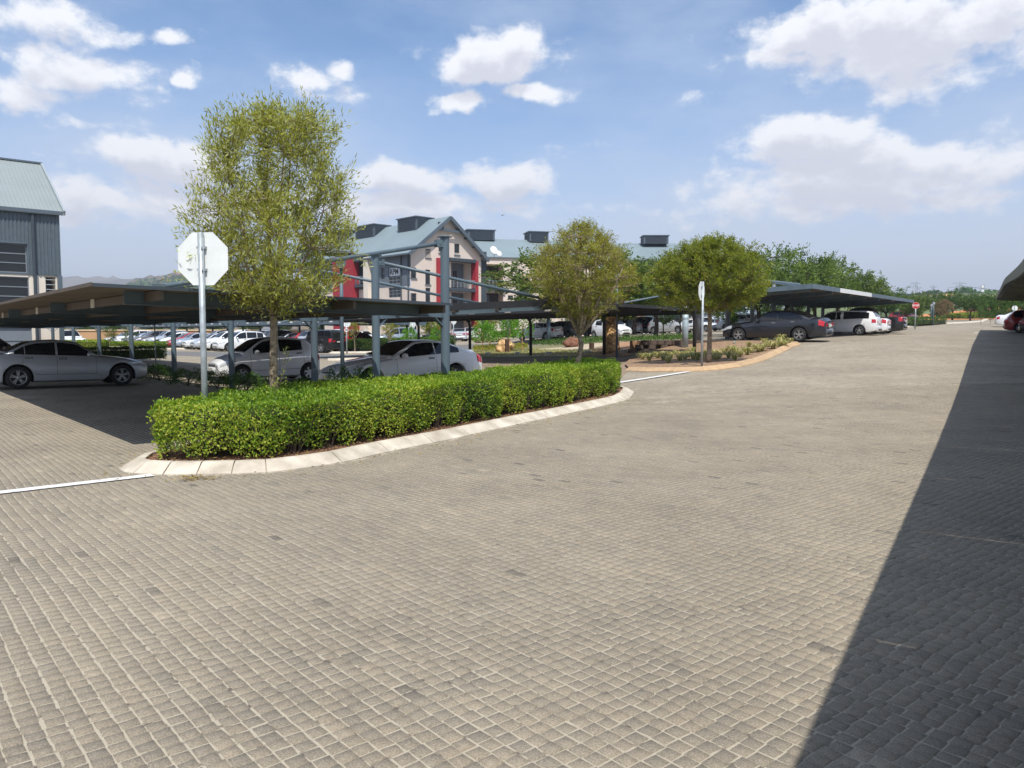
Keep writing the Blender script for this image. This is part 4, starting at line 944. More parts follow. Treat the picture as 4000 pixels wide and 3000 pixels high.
# --- the long hedge on the near island: leaves in a shell round a clipped block, thin stems below
def hedge(name, label, poly, h, leafmat_, n, ln, wd, parent_cat='hedge', z0=.1, base_gap=.16, seed=3, stems=0, bulge=.075, tonebias=0.0, hfun=None, group=None, core=True):
    rg = np.random.default_rng(seed); poly = ccw([Vector((p[0], p[1], 0)) for p in poly]); cx = sum(p.x for p in poly) / len(poly); cy = sum(p.y for p in poly) / len(poly)
    root = thing(name, label, parent_cat, (cx, cy, H(cx, cy)), 0, group); o = np.array([cx, cy, H(cx, cy)])
    LT, at = path_resample(poly + [poly[0]], .1)
    area = 0
    for a, b in zip(poly, poly[1:] + poly[:1]): area += a.x * b.y - b.x * a.y
    area = abs(area) / 2; side = LT * h; ns = int(n * side * 1.25 / (side * 1.25 + area)); nt = n - ns
    LT2, _ = LT, None
    S = rg.uniform(0, LT, ns); 
    xs = np.array([p[0] for p in poly + [poly[0]]]); ys = np.array([p[1] for p in poly + [poly[0]]]); L = np.concatenate([[0], np.cumsum(np.hypot(np.diff(xs), np.diff(ys)))])
    px, py = np.interp(S, L, xs), np.interp(S, L, ys); px2, py2 = np.interp((S + .05) % LT, L, xs), np.interp((S + .05) % LT, L, ys)
    tx, ty = px2 - px, py2 - py; tl = np.hypot(tx, ty) + 1e-9; nx, ny = ty / tl, -tx / tl       # outward
    v = rg.uniform(0, 1, ns) ** .85
    # separate bushes show as soft scallops; bottoms open up
    sc = .72 + .28 * np.sin(S * 6.283 / .62 + np.sin(S * 2.1) * 2.3 + np.sin(S * 7.7) * .6)
    hh = (hfun(px, py) if hfun else np.full(ns, h)) * (1 + .03 * np.sin(S * 3.3) + .02 * np.sin(S * 9.1))
    zb = base_gap * (1.0 - .95 * sc) * 1.0
    inn = np.abs(rg.normal(0, .055, ns)) + (1 - v) ** 2 * .10 * (1.3 - sc) + (1 - sc) * .03 * (1 - v)
    b = bulge * np.sin(S * 2.2) + bulge * .5 * np.sin(S * 5.1) + rg.normal(0, .012, ns)
    rnd = np.clip((v - .8) / .2, 0, 1) ** 2 * .09
    d = b - inn - rnd
    P1 = np.stack([px + nx * d, py + ny * d, z0 + zb + (hh - zb) * v], 1)
    keep = rg.random(ns) < np.clip(.35 + v * 1.3 + sc * .3, 0, 1); P1 = P1[keep]; 
    N1 = np.stack([nx, ny, np.full(ns, .55)], 1)[keep] + rg.normal(0, .42, (keep.sum(), 3)); D1 = np.stack([nx * .35, ny * .35, np.full(ns, .6)], 1)[keep] + rg.normal(0, .6, (keep.sum(), 3))
    t1 = np.clip(rg.normal(.64, .26, keep.sum()) - .22 * (np.sin(S[keep] * 3.1 + 4 * v[keep]) > .8) + .10 * np.sin(S[keep] * 1.9 + 1) - .28 * (np.sin(S[keep] * .9 + 2.2) > .86), 0, 1)
    bb = np.array([(p.x, p.y) for p in poly]); lo, hi = bb.min(0), bb.max(0); Q = []
    while sum(map(len, Q)) < nt:
        q = rg.uniform(lo, hi, (nt * 2, 2)); Q.append(q[inside([tuple(x) for x in bb], q)])
    Q = np.concatenate(Q)[:nt]; hq = hfun(Q[:, 0], Q[:, 1]) if hfun else np.full(nt, h)
    zt = hq + .035 * np.sin(Q[:, 0] * 4.1) * np.sin(Q[:, 1] * 3.7) + .02 * np.sin(Q[:, 0] * 9 + Q[:, 1] * 7) - np.abs(rg.normal(0, .035, nt)) + (rg.random(nt) < .05) * rg.uniform(0, .08, nt)
    P2 = np.stack([Q[:, 0], Q[:, 1], z0 + zt], 1); D2 = np.array([0, 0, .45]) + rg.normal(0, .6, (nt, 3)); N2 = np.array([0, -.15, 1.0]) + rg.normal(0, .42, (nt, 3)); t2 = np.clip(rg.normal(.42, .2, nt) + .12 * np.sin(Q[:, 0] * 1.1 + Q[:, 1] * .8), 0, 1)
    P = np.concatenate([P1, P2]); P[:, 2] += Hn(P[:, :2]); P -= o; D = np.concatenate([D1, D2]); T = np.clip(np.concatenate([t1, t2]) + tonebias, 0, 1)
    leafcloud('foliage', P, D, ln, wd, leafmat_, root, T, seed, np.concatenate([N1, N2]))
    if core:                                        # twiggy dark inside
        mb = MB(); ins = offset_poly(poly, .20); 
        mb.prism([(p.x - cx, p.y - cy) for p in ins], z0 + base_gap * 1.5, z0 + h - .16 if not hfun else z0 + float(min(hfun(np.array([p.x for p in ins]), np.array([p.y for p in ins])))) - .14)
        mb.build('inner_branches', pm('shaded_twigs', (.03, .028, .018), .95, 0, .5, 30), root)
    if stems:
        mb = MB()
        for _ in range(stems):
            s = round(rg.uniform(0, LT) / .62) * .62 + rg.normal(0, .05); p = at(s % LT); q = at((s + .05) % LT); t = (q - p).normalized(); nn = Vector((t.y, -t.x, 0))
            b0 = p - nn * rg.uniform(.12, .22); g = H(b0.x, b0.y) - o[2]
            e = b0 + nn * rg.uniform(-.08, .16) + t * rg.normal(0, .09)
            mb.tube([(b0.x - cx, b0.y - cy, g + z0 - .02), (e.x - cx, e.y - cy, g + z0 + rg.uniform(.22, .45))], [.0035, .002], 3, cap=False)
        mb.build('stems', BARKD, root)
    return root
off1 = offset_poly(ring1, .42)
HP = [p for p in off1]
# pull in the near left tip, where soil shows in front of the hedge
HPOLY = [Vector((-4.28, 9.1, 0))] + [p for p in HP[3:16]] + [Vector((2.75, 19.2, 0)), Vector((2.7, 20.3, 0)), Vector((2.2, 21.5, 0)), Vector((1.3, 20.9, 0)), Vector((-.25, 17.3, 0)), Vector((-.95, 14.9, 0)), Vector((-2.05, 13.6, 0)), Vector((-3.3, 12.3, 0)), Vector((-4.08, 10.7, 0))]
def hf(x, y): return .66 + .10 * np.clip((y - 9.5) / 4.5, 0, 1) - .06 * np.clip((y - 17) / 3, 0, 1)
hedge('hedge', 'long bright green clipped hedge filling the pale-kerbed island in front', HPOLY, .72, G_HEDGE, 125000, .042, .021, hfun=hf, stems=1100, z0=.10)
# tall shoots sticking out of the hedge top
def shoot(px, Y, h, n, label):
    p = on(px, Y); rg = np.random.default_rng(int(px)); root = thing('hedge_shoot', label, 'shoot', (p.x, p.y, p.z + .7), 0, 'long shoots above the hedge'); mb = MB(); mb.tube([(0, 0, 0), (rg.normal(0, .02), 0, h)], [.005, .002], 4); mb.build('stem', BARK, root)
    z = rg.uniform(.1, 1, n) * h; P = np.stack([rg.normal(0, .008, n), rg.normal(0, .008, n), z], 1); D = rg.normal(0, .7, (n, 3)) + [0, 0, .7]; leafcloud('leaves', P, D, .06, .022, G_HEDGE, root, None, 3)
for i, (px, Y, hh) in enumerate(((2008, 17.6, .24), (2088, 18.0, .30), (2192, 19.3, .36), (2222, 19.4, .3))):
    shoot(px, Y, hh, 26, ['shoot standing up from the middle of the long hedge', 'taller leafy shoot left of the second tree trunk', 'thin tall shoot close to the second tree trunk', 'thin shoot nearest the second tree trunk'][i])

# --- leaf litter by the kerb
def litter(name, label, c, r, n, seed):
    rg = np.random.default_rng(seed); P = np.stack([rg.normal(0, r[0], n), rg.normal(0, r[1], n), rg.uniform(.018, .045, n)], 1); D = rg.normal(0, 1, (n, 3)); D[:, 2] *= .12
    o = leafcloud(name, P, D, .055, .012, G_LITTER, None, None, seed); o.location = c; tag(o, label, 'leaf litter'); return o
p = gnd(765, 1877); litter('fallen_leaves', 'small heap of dry yellow leaves on the paving below the kerb', p, (.10, .045), 90, 4)
# soil litter inside the near bed
rg = np.random.default_rng(9); q = rg.uniform([-5.2, 8.2], [3.2, 19], (60000, 2)); k = inside([(a.x, a.y) for a in offset_poly(ring1, .33)], q) & ~inside([(a.x, a.y) for a in offset_poly(ccw(HPOLY), .25)], q); q = q[k][:5200]
P = np.column_stack([q, Hn(q) + .105 + rg.uniform(0, .015, len(q))]); D = rg.normal(0, 1, (len(q), 3)); D[:, 2] *= .25
o = leafcloud('bark_chips', P, D, .035, .014, pm('bark_chip', (.10, .055, .035), .95, 0, .5, 30, col2=(.22, .13, .08)), bed1, None, 3); o['kind'] = 'stuff'
q = rg.uniform([-5.2, 8.2], [3.2, 19], (60000, 2)); k = inside([(a.x, a.y) for a in offset_poly(ring1, .33)], q) & ~inside([(a.x, a.y) for a in offset_poly(ccw(HPOLY), .2)], q); q = q[k][:700]
P = np.column_stack([q, Hn(q) + .115 + rg.uniform(0, .015, len(q))]); D = rg.normal(0, 1, (len(q), 3)); D[:, 2] *= .2
o = leafcloud('fallen_leaves', P, D, .045, .012, G_LITTER, bed1, None, 6); o['kind'] = 'stuff'

q = rg.uniform([-6, 7.0], [4, 19], (40000, 2)); d1_ = inside([(a.x, a.y) for a in offset_poly(ring1, -.5)], q) & ~inside([(a.x, a.y) for a in offset_poly(ring1, .02)], q); q = q[d1_][:260]
P = np.column_stack([q, Hn(q) + .022 + rg.uniform(0, .01, len(q))]); D = rg.normal(0, 1, (len(q), 3)); D[:, 2] *= .1
o = leafcloud('fallen_leaves', P, D, .05, .013, G_LITTER, bed1, None, 8); o['kind'] = 'stuff'
# --- three feature trees
def tpos(px, Y, dz=.1): p = on(px, Y); return Vector((p.x, p.y, p.z + dz))
T1 = tree_mesh(21, 4.66, 1.86, [(0, .5), (.06, 1.12), (.18, 1.35), (.35, 1.38), (.5, 1.2), (.7, 1.08), (.92, 1.02), (1, .75)], .072, nlimb=9, ntw=32, nsub=9, leaves=36000, ln=.088, wd=.016, up=.55, lean=(-.06, .0), asym=(.08, 0), bend=.06, rough=.10, sig=.13, fork=.95, barkr=.75)
t = plant_tree('slender_tree', 'slender olive-leaved tree rising from the hedge behind the blank sign', tpos(1092, 11.25), T1, BARK, G_WILLOW); t.scale = (.92, .95, 1)
mb = MB(); mb.tube([(.0, -.07, .66), (.12, -.1, .95), (.17, -.1, 1.25)], [.008, .005, .002], 4); mb.tube([(-.05, -.07, .1), (-.1, -.09, .5)], [.006, .002], 4); o = mb.build('side_shoot', BARK, t)
rg = np.random.default_rng(3); P = np.concatenate([np.stack([rg.normal(.10, .03, 40) + (z := rg.uniform(0, .6, 40)) * .12, rg.normal(-.1, .03, 40), .72 + z], 1), np.stack([rg.normal(-.08, .015, 26), rg.normal(-.08, .02, 26), rg.uniform(.12, .55, 26)], 1), np.stack([rg.normal(-.03, .06, 40), rg.normal(-.1, .02, 40), rg.normal(.78, .05, 40)], 1)])
leafcloud('side_shoot_leaves', P, rg.normal(0, .6, (len(P), 3)) + [0, 0, .5], .06, .018, G_WILLOW, t, np.clip(rg.normal(.75, .1, len(P)), 0, 1), 3)
T2 = tree_mesh(33, 4.15, 1.85, [(0, .2), (.08, .75), (.22, 1.3), (.42, 1.62), (.6, 1.55), (.78, 1.1), (.92, .6), (1, .25)], .07, nlimb=12, ntw=38, nsub=8, leaves=46000, ln=.06, wd=.014, up=.45, lean=(.05, 0), asym=(.1, 0), bend=.14, rough=.12, sig=.09, fork=.78, barkr=1.2)
plant_tree('round_tree', 'rounded yellow-green tree with bare lower twigs at the hedge end', tpos(2250, 19.0), T2, BARK, G_OLIVE2)
T3 = tree_mesh(44, 4.3, 1.85, [(0, .9), (.12, 1.8), (.35, 2.15), (.6, 2.05), (.8, 1.6), (.93, 1.0), (1, .4)], .09, nlimb=10, ntw=44, nsub=8, leaves=75000, ln=.085, wd=.026, up=.3, lean=(.0, 0), bend=.08, rough=.09, sig=.13, fork=.95)
plant_tree('round_tree', 'broad dense dark-olive tree above the grey stop sign post', tpos(2768, 27.3), T3, BARK, G_TREE3)
# --- background trees: a few models, many individuals
TB = {}
TB['spread'] = tree_mesh(51, 5.6, 2.0, [(0, 1.2), (.2, 3.0), (.5, 3.9), (.8, 3.0), (1, 1.6)], .24, nlimb=8, ntw=15, nsub=5, leaves=19000, ln=.16, wd=.07, up=.05, rough=.2, sig=.24, layers=5, fork=.9, barkr=.55, asym=(-.9, 0))
TB['spread2'] = tree_mesh(52, 5.0, 1.8, [(0, 1.3), (.25, 2.6), (.55, 3.0), (.85, 2.0), (1, 1.0)], .15, nlimb=7, ntw=15, nsub=5, leaves=12000, ln=.17, wd=.075, up=.1, rough=.26, sig=.26, layers=6, fork=.9, barkr=.8)
TB['round'] = tree_mesh(53, 4.4, 1.6, [(0, .7), (.2, 1.6), (.5, 1.9), (.8, 1.4), (1, .5)], .09, nlimb=6, ntw=14, nsub=5, leaves=6500, ln=.14, wd=.06, up=.2, rough=.2, sig=.2)
TB['young'] = tree_mesh(54, 3.2, 1.3, [(0, .3), (.3, .9), (.6, 1.0), (1, .3)], .05, nlimb=5, ntw=9, nsub=4, leaves=1800, ln=.11, wd=.045, up=.2, rough=.2, sig=.16)
TB['lump'] = tree_mesh(55, 6.0, 1.0, [(0, 1.8), (.2, 3.0), (.5, 3.3), (.8, 2.5), (1, 1.0)], .2, nlimb=7, ntw=14, nsub=4, leaves=8000, ln=.26, wd=.13, up=.1, rough=.2, sig=.35)
TM = {}
def bg_tree(kind, name, label, px, Y, s, bark=BARK, leaf=None, rz=None, group=None, top=None, dz=0):
    key = (kind, leaf.name, bark.name); p = on(px, Y); rz = random.uniform(0, 6.28) if rz is None else rz
    hgt = {'spread': 5.6, 'spread2': 5.0, 'round': 4.4, 'young': 3.2, 'lump': 6.0}[kind]
    if top is not None: s = (Z_at(top, Y) - p.z) / hgt
    if key not in TM:
        mb, LP, LD, TN, ln, wd = TB[kind]; TM[key] = (mb.mesh('trunk', bark, True), quads_mesh('crown', leaf_quads(LP, LD, ln, wd, np.random.default_rng(4)), leaf, TN))
    root = thing(name, label, 'tree', (p.x, p.y, p.z + dz), rz, group); root.scale = (s, s, s)
    link('trunk', TM[key][0], root); link('crown', TM[key][1], root); return root
bg_tree('spread', 'flaking_bark_tree', 'spreading bright green tree with flaking orange trunk beyond the carport', 2390, 39, 1, BARKO, G_ACACIA, rz=0, top=968).scale = (1.5, 1.0, .86)
RT = [('spread2', 2960, 50, 975, 'green feathery tree just right of the dark olive tree'), ('spread2', 3070, 55, 962, 'tall green tree with ragged top behind the right carport'), ('spread2', 3180, 62, 998, 'green tree behind the middle of the right carport roof'),
      ('spread2', 3270, 66, 1010, 'green tree with an upright shoot behind the right carport'), ('spread2', 3370, 74, 1060, 'green tree above the pale strip of carport edging'), ('spread2', 3460, 82, 1108, 'light green tree near the far end of the right carport'),
      ('spread2', 3540, 90, 1135, 'last green tree of the row behind the right carport'), ('spread2', 2860, 56, 1010, 'green tree between the dark olive tree and the carport')]
for k, px, Y, top, lab in RT: bg_tree(k, 'green_tree', lab, px, Y, 1, BARKD, G_ACACIA if px != 3460 else G_MID, group='row of green trees behind the right carport', top=top + 22)
OT = [('spread2', 2560, 56, 1020, G_ACACIA, 'leafy green tree between the two feature trees'), ('spread2', 2480, 70, 1060, G_MID, 'dull green tree far behind the lamp post'), ('round', 2655, 60, 1150, G_MID, 'low green tree behind the pale column'), ('round', 2590, 62, 1170, G_MID, 'green tree with pale trunk beyond the block wall'),
      ('round', 2850, 46, 1150, G_MID, 'thin-stemmed tree behind the stop sign'), ('round', 3010, 62, 1150, G_MID, 'shaded tree under the right carport roof line'), ('round', 3120, 66, 1150, G_MID, 'second shaded tree under the right carport roof line'),
      ('round', 2120, 84, 1215, G_MID, 'dark green tree above the white hatchback'), ('round', 2225, 86, 1215, G_MID, 'dark green tree above the black hatchback'), ('round', 1985, 92, 1215, G_MID, 'small-leaved tree behind the lamp with white head'),
      ('round', 1905, 88, 1212, G_TREE3, 'olive tree left of the white-headed lamp'), ('round', 1680, 82, 1222, G_TREE3, 'olive tree before the cream building, left of the thick post'), ('round', 1560, 84, 1228, G_TREE3, 'broad low olive tree over the wagon'),
      ('young', 1385, 62, 1225, G_OLIVE2, 'young yellow-green tree beside the speed sign'), ('young', 430, 66, 1260, G_MID, 'young tree with thin trunk in the left lot'), ('young', 1520, 60, 1250, G_OLIVE2, 'young thin tree behind the clipped hedge'),
      ('young', 505, 64, 1285, G_MID, 'sapling beside the white low-nosed sedan')]
for k, px, Y, top, lf, lab in OT: bg_tree(k, 'garden_tree', lab, px, Y, 1, BARK if k == 'young' else BARKD, lf, group='trees between the parked cars', top=top)
# far band on the right and the middle
FT = [(3600, 118, 1148), (3660, 125, 1150), (3720, 112, 1142), (3560, 108, 1160), (3790, 100, 1150), (3850, 108, 1158), (3900, 120, 1150), (3950, 112, 1165), (3995, 118, 1150), (4060, 120, 1140), (3835, 140, 1150)]
for i, (px, Y, top) in enumerate(FT):
    bg_tree('lump' if i % 2 else 'spread2', 'far_tree', ['far green tree beside the right stop sign', 'far green tree left of the yellow warehouse', 'large leafy far tree before the yellow warehouse', 'far tree just behind the red stop sign', 'far tree in front of the orange earth bank', 'far tree left of the parked white van', 'far tree under the tip of the right carport roof', 'far tree above the blank octagon sign', 'far tree at the right edge of the photo', 'far tree beyond the right edge', 'far tree behind the warehouse end'][i], px, Y, 1, BARKD, G_MID if i % 3 else G_ACACIA, top=top, group='far trees on the right')
bg_tree('round', 'dry_tree', 'brown dry-leaved tree in the far right tree band', 3683, 92, 1, BARK, G_DRYLEAF, top=1172)
for i, (px, Y, top, lab) in enumerate(((3832, 80, 1200, 'slim young tree on the far kerbed island'), (3868, 78, 1215, 'second slim young tree on the far kerbed island'), (3930, 95, 1195, 'young tree in front of the blank octagon sign'))): bg_tree('young', 'young_tree', lab, px, Y, 1, BARK, G_MID, top=top, group='young trees at the far junction')
for i, (px, Y, top) in enumerate([(200 + 130 * k, 150 + 12 * (k % 3), 1238 - 6 * (k % 2)) for k in range(10)]):
    bg_tree('lump', 'far_tree', 'far tree %s in the band beyond the left lot' % ['leftmost', 'second from the left', 'third from the left', 'fourth from the left', 'left of the sign pole', 'right of the sign pole', 'just left of the slender tree', 'just right of the slender tree', 'second from the right', 'rightmost'][i], px, Y, 1, BARKD, G_MID, top=top, group='far trees beyond the left lot')
# dark distant wood on the skyline, right
def wood(name, label, pxs, Y, tops, n, ln, lf, seed):
    rg = np.random.default_rng(seed); px = rg.uniform(pxs[0], pxs[-1], n); tp = np.interp(px, pxs, tops); YY = Y + rg.uniform(-12, 12, n) * Y / 150
    X = (px - 2000) / FOC * YY; zt = EYE + (1305 - tp) / FOC * YY; g = Hn(np.stack([X, YY], 1)); g[:] = np.minimum(g, zt - 1)
    z = g + (zt - g) * np.sqrt(rg.uniform(0, 1, n)); P = np.stack([X, YY, z], 1); D = rg.normal(0, 1, (n, 3)); o = leafcloud(name, P, D, ln, ln * .8, lf, None, None, seed); return tag(o, label, 'trees', kind='stuff')
wood('distant_wood', 'dark distant wood on the skyline at the right', [3500, 3580, 3640, 3700, 3735, 3752, 3790, 3812, 3840, 3870, 3900, 3925, 3960, 4000, 4100], 420, [1155, 1150, 1142, 1150, 1132, 1126, 1134, 1146, 1138, 1140, 1150, 1120, 1112, 1104, 1100], 15000, 1.6, G_HEDGED, 5)
# low shrubs and groundcover
def shrubs(name, label, px, Y, w, h, leaf, n=500, ln=.07, wd=.03, group=None, dz=.08, depth=None, cat='shrub'):
    p = on(px, Y); rg = np.random.default_rng(int(px * 7 + Y)); d = depth or w
    a = rg.uniform(0, 6.283, n); r = np.sqrt(rg.uniform(.2, 1, n)); z = rg.uniform(0, 1, n); rr = np.sqrt(np.clip(1 - (z * .9) ** 2, 0, 1))
    P = np.stack([r * rr * np.cos(a) * w / 2, r * rr * np.sin(a) * d / 2, z * h * (1 + .15 * np.sin(3 * a + px))], 1); D = P / (np.array([w / 2, d / 2, h])) + rg.normal(0, .6, (n, 3))
    root = thing(name, label, cat, (p.x, p.y, p.z + dz), 0, group); leafcloud('foliage', P, D, ln, wd, leaf, root, None, 2)
    mb = MB(); 
    for _ in range(9): mb.tube([(0, 0, -.05), (rg.normal(0, w * .2), rg.normal(0, d * .2), h * .75)], [.012, .004], 4)
    mb.build('stems', BARKD, root); return root
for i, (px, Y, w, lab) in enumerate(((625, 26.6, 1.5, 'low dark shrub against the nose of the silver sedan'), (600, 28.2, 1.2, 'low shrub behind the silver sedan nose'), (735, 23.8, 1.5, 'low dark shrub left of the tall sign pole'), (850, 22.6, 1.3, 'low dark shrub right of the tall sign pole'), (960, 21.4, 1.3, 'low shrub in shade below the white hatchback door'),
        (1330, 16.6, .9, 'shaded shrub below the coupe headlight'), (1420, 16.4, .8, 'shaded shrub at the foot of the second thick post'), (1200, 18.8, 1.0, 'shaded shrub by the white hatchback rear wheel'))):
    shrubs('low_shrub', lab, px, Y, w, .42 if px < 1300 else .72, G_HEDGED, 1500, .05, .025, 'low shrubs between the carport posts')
for i, (px, Y, h, lab) in enumerate(((1885, 50, 1.9, 'bright green sapling left of the boulder'), (1912, 54, 1.7, 'second bright sapling left of the boulder'), (1992, 50, 2.2, 'bright sapling behind the boulder'), (2040, 48, 2.4, 'tallest bright green shrub right of the boulder'), (1718, 57, 1.9, 'bright green sapling left of the thick front post'), (1600, 58, 1.7, 'small bright sapling beside the octagon sign'))):
    s = shrubs('bright_sapling', lab, px, Y, 1.5, h * .62, G_BRIGHT, 900, .13, .06, 'bright green saplings on the lawn', dz=h * .38)
    mb = MB(); mb.tube([(0, 0, -h * .4), (0, 0, h * .3)], [.035, .02], 6); mb.build('trunk', BARKO, s)
rg = np.random.default_rng(5)
def groundcover(name, label, pxpoly, n, h, ln, lf, tb=None):
    pts = [gnd(*q) for q in pxpoly]; bb = np.array([(p.x, p.y) for p in pts]); q = rg.uniform(bb.min(0), bb.max(0), (n * 4, 2)); q = q[inside([tuple(b) for b in bb], q)][:n]
    k = len(q); z = Hn(q) + .02 + rg.uniform(0, 1, k) * h * (.6 + .4 * np.sin(q[:, 0] * 3) * np.sin(q[:, 1] * 2)); P = np.column_stack([q, z]); D = rg.normal(0, .6, (k, 3)) + [0, 0, .8]
    o = leafcloud(name, P, D, ln, ln * .4, lf, None, None, 3); return tag(o, label, 'ground cover', kind='stuff')
groundcover('ground_cover', 'band of low green and yellow ground cover behind the lawn', [(2075, 1350), (2075, 1338), (2330, 1326), (2560, 1322), (2740, 1318), (2740, 1330), (2520, 1334), (2390, 1340), (2170, 1352)], 9000, .35, .12, G_MID)
groundcover('ground_cover', 'yellowish ground cover at the left end of the lawn', [(1850, 1372), (1990, 1368), (2060, 1362), (2060, 1354), (1850, 1360)], 3500, .3, .12, G_OLIVE2)
groundcover('dry_grass', 'patchy dry grass around the boulder', [(1760, 1392), (2080, 1394), (2380, 1386), (2330, 1372), (2080, 1366), (1800, 1372)], 9000, .07, .07, G_STRAP)
# strap-leaved clumps in the second bed
def clump(label, px, py, s, seed, lf=G_STRAP):
    rg = np.random.default_rng(seed); p = gnd(px, py); n = int(80); V = []
    for _ in range(n):
        a = rg.uniform(0, 6.283); o = np.array([math.cos(a), math.sin(a), 0]); L = rg.uniform(.16, .32) * s; w = .010 * s * rg.uniform(.8, 1.3); sd = np.array([-o[1], o[0], 0]) * w; r0 = o * rg.uniform(0, .05)
        a1 = r0 + o * L * .35 + np.array([0, 0, L * .75]); a2 = r0 + o * L * .95 + np.array([0, 0, L * rg.uniform(.3, .9)])
        V.append([r0 - sd * .6, r0 + sd * .6, a1 + sd, a1 - sd]); V.append([a1 - sd, a1 + sd, a2 + sd * .1, a2 - sd * .1])
    root = thing('strap_leaf_plant', label, 'plant', (p.x, p.y, p.z + .09), 0, 'strap-leaved plants in the second bed'); link('leaves', quads_mesh('leaves', np.array(V), lf, np.repeat(rg.uniform(0, 1, n), 2)), root)
CLP = [(2510, 1422), (2535, 1428), (2565, 1410), (2590, 1424), (2620, 1416), (2640, 1402), (2655, 1428), (2690, 1414), (2700, 1400), (2722, 1425), (2790, 1408), (2800, 1425), (2830, 1402), (2845, 1418), (2870, 1400), (2890, 1412), (2905, 1392), (2935, 1396), (2950, 1380), (2975, 1388), (3000, 1372), (3020, 1380), (3045, 1362), (3065, 1370), (3085, 1355), (2760, 1415), (2610, 1436), (2870, 1426), (2925, 1372), (2985, 1358)]
for _ in range(22): CLP.append((random.randint(2500, 3060), 0))
CLP = [(x, y) if y else (x, int(np.interp(x, [2500, 2820, 2975, 3060], [1430, 1422, 1394, 1366])) - random.randint(0, 22)) for x, y in CLP]
CLP.sort(); ORD = 'first second third fourth fifth sixth seventh eighth ninth tenth eleventh twelfth thirteenth fourteenth fifteenth sixteenth seventeenth eighteenth nineteenth twentieth twenty-first twenty-second twenty-third twenty-fourth twenty-fifth twenty-sixth twenty-seventh'.split()
for i, (a, b) in enumerate(CLP):
    n = len(CLP); lab = ('%s strap-leaved clump from the left end of the second bed' % ORD[i]) if i < n // 2 else ('%s strap-leaved clump from the right tip of the second bed' % ORD[n - 1 - i])
    clump(lab, a, b - 8, random.uniform(.95, 1.4), i + 60)
# hedges in the distance
def box_hedge(label, pxa, pya, pxb, pyb, depth, h, lf, n, ln=.09, seed=1, group='clipped hedges across the access road'):
    a = gnd(pxa, pya); b = gnd(pxb, pyb); d = (b - a).normalized(); nn = Vector((-d.y, d.x, 0)) * depth
    if nn.y < 0: nn = -nn
    hedge('clipped_hedge', label, [a, b, b + nn, a + nn], h, lf, n, ln, ln * .5, seed=seed, z0=.1, base_gap=.06, bulge=.03, group=group)
box_hedge('clipped hedge behind the access road, right of the jeep gap', 1272, 1373, 1725, 1366, 2.2, .85, G_MID, 22000, .09, 2)
box_hedge('clipped hedge left of the jeep gap', 690, 1356, 960, 1355, 2.5, .85, G_MID, 16000, .09, 3)
box_hedge('lime green hedge in front of the left parking row', 395, 1360, 680, 1360, 1.8, .5, G_HEDGE, 13000, .09, 4)
box_hedge('yellow-green hedge beyond the silver sedan roof', 205, 1366, 385, 1366, 2.4, .75, G_HEDGE, 9000, .09, 6)
box_hedge('sunlit hedge along the grey building foot', -20, 1372, 195, 1370, 3, 1.1, G_HEDGE, 10000, .1, 7)
box_hedge('low hedge behind the carport posts, near side of the road', 335, 1424, 655, 1411, 1.3, .75, G_MID, 15000, .07, 8, group='clipped hedges by the carport')
box_hedge('dark hedge in front of the far wagon and black car', 1500, 1336, 1690, 1336, 1.5, 1.0, G_MID, 4500, .1, 9)
box_hedge('low hedge beyond the far stop sign', 3540, 1279, 3700, 1266, 4, .7, G_MID, 9000, .12, 10, group='hedges at the far junction')
box_hedge('low hedge on the far kerbed island', 3755, 1250, 3860, 1247, 3, .8, G_HEDGE, 5000, .14, 11, group='hedges at the far junction')
box_hedge('dark hedge below the orange earth bank', 3860, 1239, 3935, 1239, 3, 1.1, G_MID, 5000, .16, 12, group='hedges at the far junction')
box_hedge('hedge behind the white hatchback and bright shrub', 1895, 1324, 2110, 1322, 2, .9, G_MID, 7000, .1, 13)
# ------------------------------------------------------------------ carports
def s_for_px(px, t=0.0):                        # position along the column line that projects to a pixel column
    lo, hi = -1.0, 80.0
    f = lambda s: (lambda p: 2000 + FOC * p.x / (p.y * math.cos(PITCH) + .05))(L1 + rD * s + cD * t) - px
    for _ in range(50):
        m = (lo + hi) / 2
        if f(m) > 0: lo = m
        else: hi = m
    return (lo + hi) / 2
def t_for_px(px, s, sgn):
    b = L1 + rD * s; k = (px - 2000) / FOC; # (b.x + c.x t) = k (b.y + c.y t)
    return (k * (b.y * math.cos(PITCH) + .05) - b.x) / (cD.x - k * cD.y * math.cos(PITCH))
def rib_sheet(name, y0, y1, x0, x1, zf, mats, parent, rib=.19, th=.028):
    """ribbed roof sheet; ribs run along x, zf(x,y) gives its height"""
    n = max(1, int((y1 - y0) / rib)); st = (y1 - y0) / n; prof = []
    for i in range(n):
        a = y0 + i * st; prof += [(a, 0), (a + st * .55, 0), (a + st * .65, th), (a + st * .9, th)]
    prof.append((y1, 0)); xs = [x0, x1]; mb = MB(); vs = []
    for x in xs:
        for (y, dz) in prof: vs.append((x, y, zf(x, y) + dz))
    m = len(prof); vs2 = [(a, b, c - .006) for a, b, c in vs]
    F = [(j, j + 1, j + 1 + m, j + m) for j in range(m - 1)]
    if x1 < x0: F = [f[::-1] for f in F]
    mb.add(vs, [f[::-1] for f in F] if False else F, 0); mb.add(vs2, [f[::-1] for f in F], 1)
    return mb.build(name, mats, parent)
def ibeam(mb, p0, p1, w, h, mi=0):
    p0 = Vector(p0); p1 = Vector(p1); u = Vector((0, 0, h / 2 - .006))
    mb.beam(p0 + u, p1 + u, w, .012, mi); mb.beam(p0 - u, p1 - u, w, .012, mi); mb.beam(p0, p1, .012, h - .026, mi)

